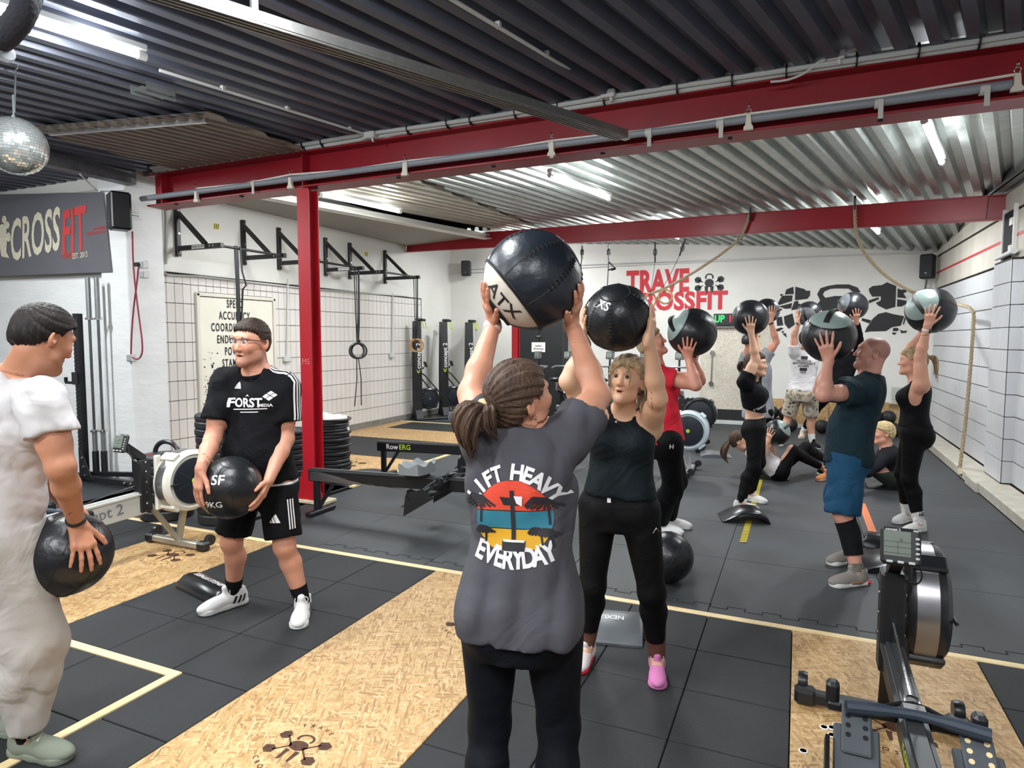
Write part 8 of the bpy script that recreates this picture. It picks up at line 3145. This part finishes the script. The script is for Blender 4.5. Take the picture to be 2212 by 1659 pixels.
rp.color_ramp.interpolation = 'CONSTANT'
rp.color_ramp.elements[0].color = lin('#8d8272')
rp.color_ramp.elements[1].position = 0.44
rp.color_ramp.elements[1].color = lin('#c0b5a4')
e = rp.color_ramp.elements.new(0.58)
e.color = lin('#a79a87')
e = rp.color_ramp.elements.new(0.65)
e.color = lin('#26231f')
tcn = nt.nodes.new('ShaderNodeTexCoord')
nt.links.new(tcn.outputs['Object'], v.inputs['Vector'])
nt.links.new(v.outputs[0], rp.inputs[0])
nt.links.new(rp.outputs[0], nt.nodes['Principled BSDF'].inputs['Base Color'])
legwear(S, M_CAMO, waist=0.02, off=0.02, knee=True, end=0.92, flare=0.03, fold=0.012, name='shorts')
t = tee(S, C_WHITE, hem=0.0, off=0.016, sleeve=0.45, sr=(0.078, 0.086), drape=0.6, fold=0.012)
geo = [poly_geo([[(-.04, .10), (.05, .10), (.05, .15), (-.04, .15)], [(-.05, -.07), (.05, -.07), (.05, -.025), (-.05, -.025)]]), shift(text_geo('DEUTSCHE', .042, .01), 0, .075), shift(text_geo('MEISTERSCHAFT', .042, .01), 0, .04), shift(text_geo('FITNESS', .042, .01), 0, .0), shift(text_geo('2023', .04, .01), 0, -.095)]
print_on(S, t, geo, D(1733, 790, 9.5), nrm(S['r1']), S['up'], M_PRINTK, 'back_print', 0.006)
hair_cap(S, M_BRUNH, [(-.13, -.065), (-.07, -.05), (-.012, -.012), (.022, .03), (.065, .066), (.10, .070)], 0.01, 0.014)
for k in 'RL':
    shoe(S, k, cloth('black_shoe', '#17181a', 0.2), M_SOLEW, 1.0, laces=False)
    sleeve_of(S, k, 0.68, 1.05, 0.005, C_SOCKW, 'sock')
wristband(S, 'L', 0.9, .032, .02, M_BLKPL)

# ---- the person all in black at the back
b9 = wb('black wall ball before the painted kettlebell, held by the person all in black', 1842, 661, 9.6, 30, pole=nrm(-0.7 * _rt + 0.2 * Z3), kind='cap', mm=[M_LEATHER, M_CAPD])
sp = dict(male=True, s=1.05, pelvis=D(1808, 848, 9.9), neck=D(1826, 762, 9.9), face=(-15, -10), skin='#d39a84', h=0.018, hfine=0.5,
          head=(D(1826, 730, 9.85), -10, 20), seed=81, eyes=False,
          armR=dict(ball=b9, palm=sphere_at(1850, 683, b9), tip=sphere_at(1850, 662, b9), pole=_rt, el=D(1858, 742, 9.75), sh=D(1851, 772, 9.9), spread=1.8),
          armL=dict(ball=b9, palm=sphere_at(1818, 682, b9), tip=sphere_at(1815, 664, b9), pole=-_rt, el=D(1797, 735, 9.8)),
          legL=dict(foot(1734, 944, 1728, 950)), legR=dict(foot(1845, 948, 1850, 940)))
root, S = person('person all in black with arms raised behind the blue shorts wearer', sp)
legwear(S, C_BLKL, waist=0.1, off=0.010, end=0.78, fold=0.004, name='trousers')
tee(S, C_BLKT, hem=-0.06, off=0.016, sleeve=1.85, sr=(0.066, 0.058), drape=0.5, fold=0.01, name='long_sleeved_top')
hair_cap(S, M_DARKH, [(-.13, -.065), (-.07, -.05), (-.012, -.012), (.022, .03), (.065, .066), (.10, .070)], 0.01, 0.014)
for k in 'RL':
    shoe(S, k, cloth('cream_shoe', '#d9c2ad', 0.2), M_SOLEW, 1.0, laces=False)
    sleeve_of(S, k, 0.72, 1.05, 0.005, C_SOCKW, 'sock')

# ---- the person in blue shorts in profile
b10 = wb('black and grey-green wall ball before the face of the person in blue shorts', 1790, 726, 4.46, 55.5, pole=nrm(-0.12 * _rt + 0.9 * Z3 - 0.42 * FWH), kind='cap', mm=[M_LEATHER, M_CAPG])
sp = dict(male=True, s=1.02, girth=1.02, belly=0.02, pelvis=D(1832, 978, 4.55), neck=D(1876, 812, 4.55), face=(-90, -90), skin='#c9917e', h=0.011,
          head=(D(1885, 764, 4.52), -93, 10), hd=dict(shaved=True, stubble=0.3, mouth=0.004, jaw=1.05), seed=91, armg=1.08, neckg=1.02,
          armL=dict(ball=b10, palm=sphere_at(1786, 757, b10), tip=sphere_at(1780, 712, b10), pole=-Z3, el=D(1778, 853, 4.30), sh=D(1868, 842, 4.40), spread=1.9, hand=1.05),
          armR=dict(ball=b10, palm=sphere_at(1790, 765, b10, True), tip=sphere_at(1790, 720, b10, True), pole=-Z3, el=D(1772, 842, 4.7)),
          legL=dict(foot(1850, 1262, 1788, 1268, 1.02)), legR=dict(foot(1836, 1214, 1778, 1222, 1.02)))
root, S = person('person in dark teal t-shirt and petrol blue shorts holding a ball before the face', sp)
legwear(S, C_BLUE, waist=-0.02, off=0.018, knee=True, end=1.0, flare=0.035, fold=0.012, name='shorts')
tee(S, C_TEAL, hem=-0.09, off=0.016, sleeve=0.55, sr=(0.078, 0.086), drape=0.7, fold=0.016, hemtilt=-0.1)
for k in 'RL':
    sleeve_of(S, k, 0.12, 0.72, 0.012, C_SOCKK, 'calf_sleeve')
    sleeve_of(S, k, 0.86, 1.0, 0.006, cloth('camo_sock', '#6f6a62', 0.2, var=0.35), 'sock')
    sh = shoe(S, k, M_SHOEG, M_SOLEW, 1.02, lace_m=M_SHOEG)
    hp, kn, an, to, bk = S['legs'][k]
    R = np.array([np.cross(to, Z3), to, Z3]).T
    o = an - Z3 * 0.087
    obj('heel_clip', MB().box(o - to * 0.066 + Z3 * 0.018, (.090, .045, .03), R, .012), M_REDSOLE, sh)
    obj('gum_rand', MB().box(o + to * 0.03 + Z3 * 0.028, (.106, .10, .03), R, .012), M_TAN, sh)

# ---- the woman at the right in black, in profile
b11 = wb('black and grey-green wall ball held up by the person at right in black leggings', 2010, 671, 5.48, 48.5, pole=nrm(-0.8 * _rt + 0.35 * Z3 - 0.35 * FWH), kind='cap', mm=[M_LEATHER, M_CAPG])
sp = dict(male=False, s=0.99, girth=1.03, pelvis=D(1975, 932, 5.62), neck=D(1981, 822, 5.60), face=(-92, -88), skin='#d79f86', h=0.012,
          head=(D(1972, 782, 5.60), -92, 3), seed=101, glute=1.08, brow=mat('fair_brow', '#7c6248', 0.7),
          armL=dict(ball=b11, palm=sphere_at(2008, 688, b11), tip=sphere_at(2016, 660, b11), pole=-_rt, el=D(1987, 772, 5.44), sh=D(1990, 832, 5.46), spread=1.8),
          armR=dict(ball=b11, palm=sphere_at(1995, 705, b11, True), tip=sphere_at(2000, 675, b11, True), pole=-_rt, el=D(1958, 765, 5.66)),
          legL=dict(foot(1984, 1148, 1936, 1156, 0.99)), legR=dict(foot(1958, 1126, 1924, 1134, 0.99)))
root, S = person('person in sleeveless black top and leggings near the right wall, ball overhead', sp)
lg = legwear(S, C_BLKL, waist=0.12, off=0.006, end=0.80)
tank(S, C_BLKL, hem=0.04, off=0.009, drape=0.3, fold=0.004, arm=0.09, bk=0.9)
print_on(S, lg, [poly_geo([[(-.03, .0), (-.02, -.012), (.03, .01), (-.02, -.004)]])], D(1966, 1010, 5.4), _rt, Z3, M_PW, 'leg_mark', 0.004)
hair_cap(S, M_BLONDH, [(-.12, -.075), (-.06, -.05), (-.02, -.01), (.03, .01), (.05, .04), (.07, .06), (.10, .07)], 0.012, 0.012, hairnoise(S['W'](0, -.1, .03), S['R'] @ np.array((0, 1, -.2)), 0.003, seed=5))
W = S['W']
ponytail(S, M_BLONDH, [W(0, -.1, .05), W(0, -.15, .065), W(0, -.185, .01), W(0, -.185, -.08), W(.0, -.21, -.17)], [.022, .024, .022, .018, .006], 24, name='braid', seed=7)
for k in 'RL':
    shoe(S, k, M_SHOEW, M_SOLEW, 0.95, laces=False)
    so = sleeve_of(S, k, 0.76, 1.05, 0.007, C_SOCKW, 'sock')
    if k == 'L':
        an = S['legs'][k][2]
        print_on(S, so, [poly_geo([disc2(-.018, .03, .009, .008, 8), disc2(.02, .03, .009, .008, 8), disc2(-.018, .008, .009, .008, 8), disc2(.02, .008, .009, .008, 8), [(-.006, .04), (.008, .04), (.008, .0), (-.006, .0)]]), shift(text_geo('TRAVE', .014), 0, .052), shift(text_geo('CROSSFIT', .011), 0, -.012)], an + Z3 * 0.06 - FWH * 0.08, _rt, Z3, M_PRINTK, 'sock_print', 0.003, maxlen=0.012)
wristband(S, 'L', 0.86, .030, .026, mat('pale_strap', '#d8c9bd', 0.5), 'watch', -FWH + 0.4 * _rt)

# ---- the woman lying on the floor in a sit-up
b12 = wb('black and grey-green wall ball held by the person lying in a sit-up', 1678, 934, 7.45, 27.5, pole=nrm(0.62 * _rt + 0.62 * Z3 - 0.5 * FWH), kind='cap', mm=[M_LEATHER, M_CAPG])
sp = dict(male=False, s=0.95, pelvis=D(1680, 1014, 7.62), neck=D(1618, 970, 7.68), face=(90, 90), facev=nrm(Z3 * 0.85 + _rt * 0.55), skin='#dba88d', h=0.0145, hfine=0.48, base_z=0.0,
          head=(D(1598, 953, 7.66), 92, 18), seed=111,
          armR=dict(ball=b12, palm=sphere_at(1662, 944, b12), tip=sphere_at(1670, 922, b12), pole=-Z3, el=D(1646, 990, 7.45), sh=D(1625, 980, 7.52), spread=1.9),
          armL=dict(ball=b12, palm=sphere_at(1668, 952, b12, True), tip=sphere_at(1676, 930, b12, True), pole=-Z3, el=D(1668, 980, 7.75)),
          legR=dict(foot(1778, 1026, 1800, 1030, 0.95), bent=True, pole=Z3, knee=D(1712, 972, 7.5)), legL=dict(foot(1792, 1012, 1815, 1014, 0.95), bent=True, pole=Z3, knee=D(1742, 966, 7.75)))
root, S = person('person lying in a sit-up on the floor, in white top and black leggings', sp)
legwear(S, C_BLKL, waist=0.06, off=0.007, end=0.86)
tee(S, C_WHITE, hem=0.03, off=0.014, sleeve=0.35, sr=(0.07, 0.078), drape=0.3, fold=0.012, female=True)
hair_cap(S, M_BROWNH, [(-.12, -.075), (-.06, -.05), (-.02, -.01), (.03, .01), (.05, .04), (.07, .06), (.10, .07)], 0.012, 0.012, hairnoise(S['W'](0, -.1, .03), S['R'] @ np.array((0, 1, -.2)), 0.003, seed=6))
W = S['W']
ponytail(S, M_BROWNH, [W(0, -.1, .03), W(0, -.135, .03), D(1566, 965, 7.62), D(1560, 985, 7.62), D(1572, 1000, 7.6)], [.02, .02, .042, .036, .01], 26, seed=12)
for k in 'RL':
    shoe(S, k, cloth('black_shoe', '#17181a', 0.2), M_SOLEW, 0.92, laces=False)

# ---- the blond person sitting on a mat
sp = dict(male=True, s=0.97, girth=0.98, pelvis=D(1926, 1028, 7.15), neck=D(1914, 966, 7.15), face=(-92, -95), skin='#d9a189', h=0.014, hfine=0.48, base_z=0.0,
          head=(D(1909, 936, 7.12), -104, -2), seed=121, brow=mat('fair_brow', '#7c6248', 0.7),
          armL=dict(wrist=D(1842, 985, 6.98), dir=nrm(-_rt), palmdir=-Z3, pole=-Z3), armR=dict(wrist=D(1842, 980, 7.4), dir=nrm(-_rt), palmdir=-Z3, pole=-Z3),
          legL=dict(foot(1788, 1036, 1750, 1042, 0.97), bent=True, pole=Z3, knee=D(1852, 985, 7.05)), legR=dict(foot(1798, 1022, 1762, 1026, 0.97), bent=True, pole=Z3, knee=D(1852, 980, 7.4)))
root, S = person('person sitting on a mat in dark long-sleeved top and olive trousers', sp)
legwear(S, C_DGREEN, waist=0.09, off=0.014, end=0.9, flare=0.012, fold=0.008, name='trousers')
tee(S, cloth('graphite_top', '#1d1f24', 0.12), hem=-0.03, off=0.014, sleeve=1.96, sr=(0.066, 0.056), drape=0.5, fold=0.012, name='long_sleeved_top')
hair_cap(S, M_BLONDS, [(-.13, -.08), (-.07, -.065), (-.03, -.02), (-.012, .0), (.022, .03), (.04, .045), (.065, .055), (.10, .05)], 0.010, 0.014, hairnoise(S['W'](0, .02, .12), S['R'] @ np.array((0, 1, .1)), 0.004, seed=7))
for k in 'RL':
    shoe(S, k, M_SHOEO, mat('peach_sole', '#e9b49a', 0.5), 1.0, laces=False)
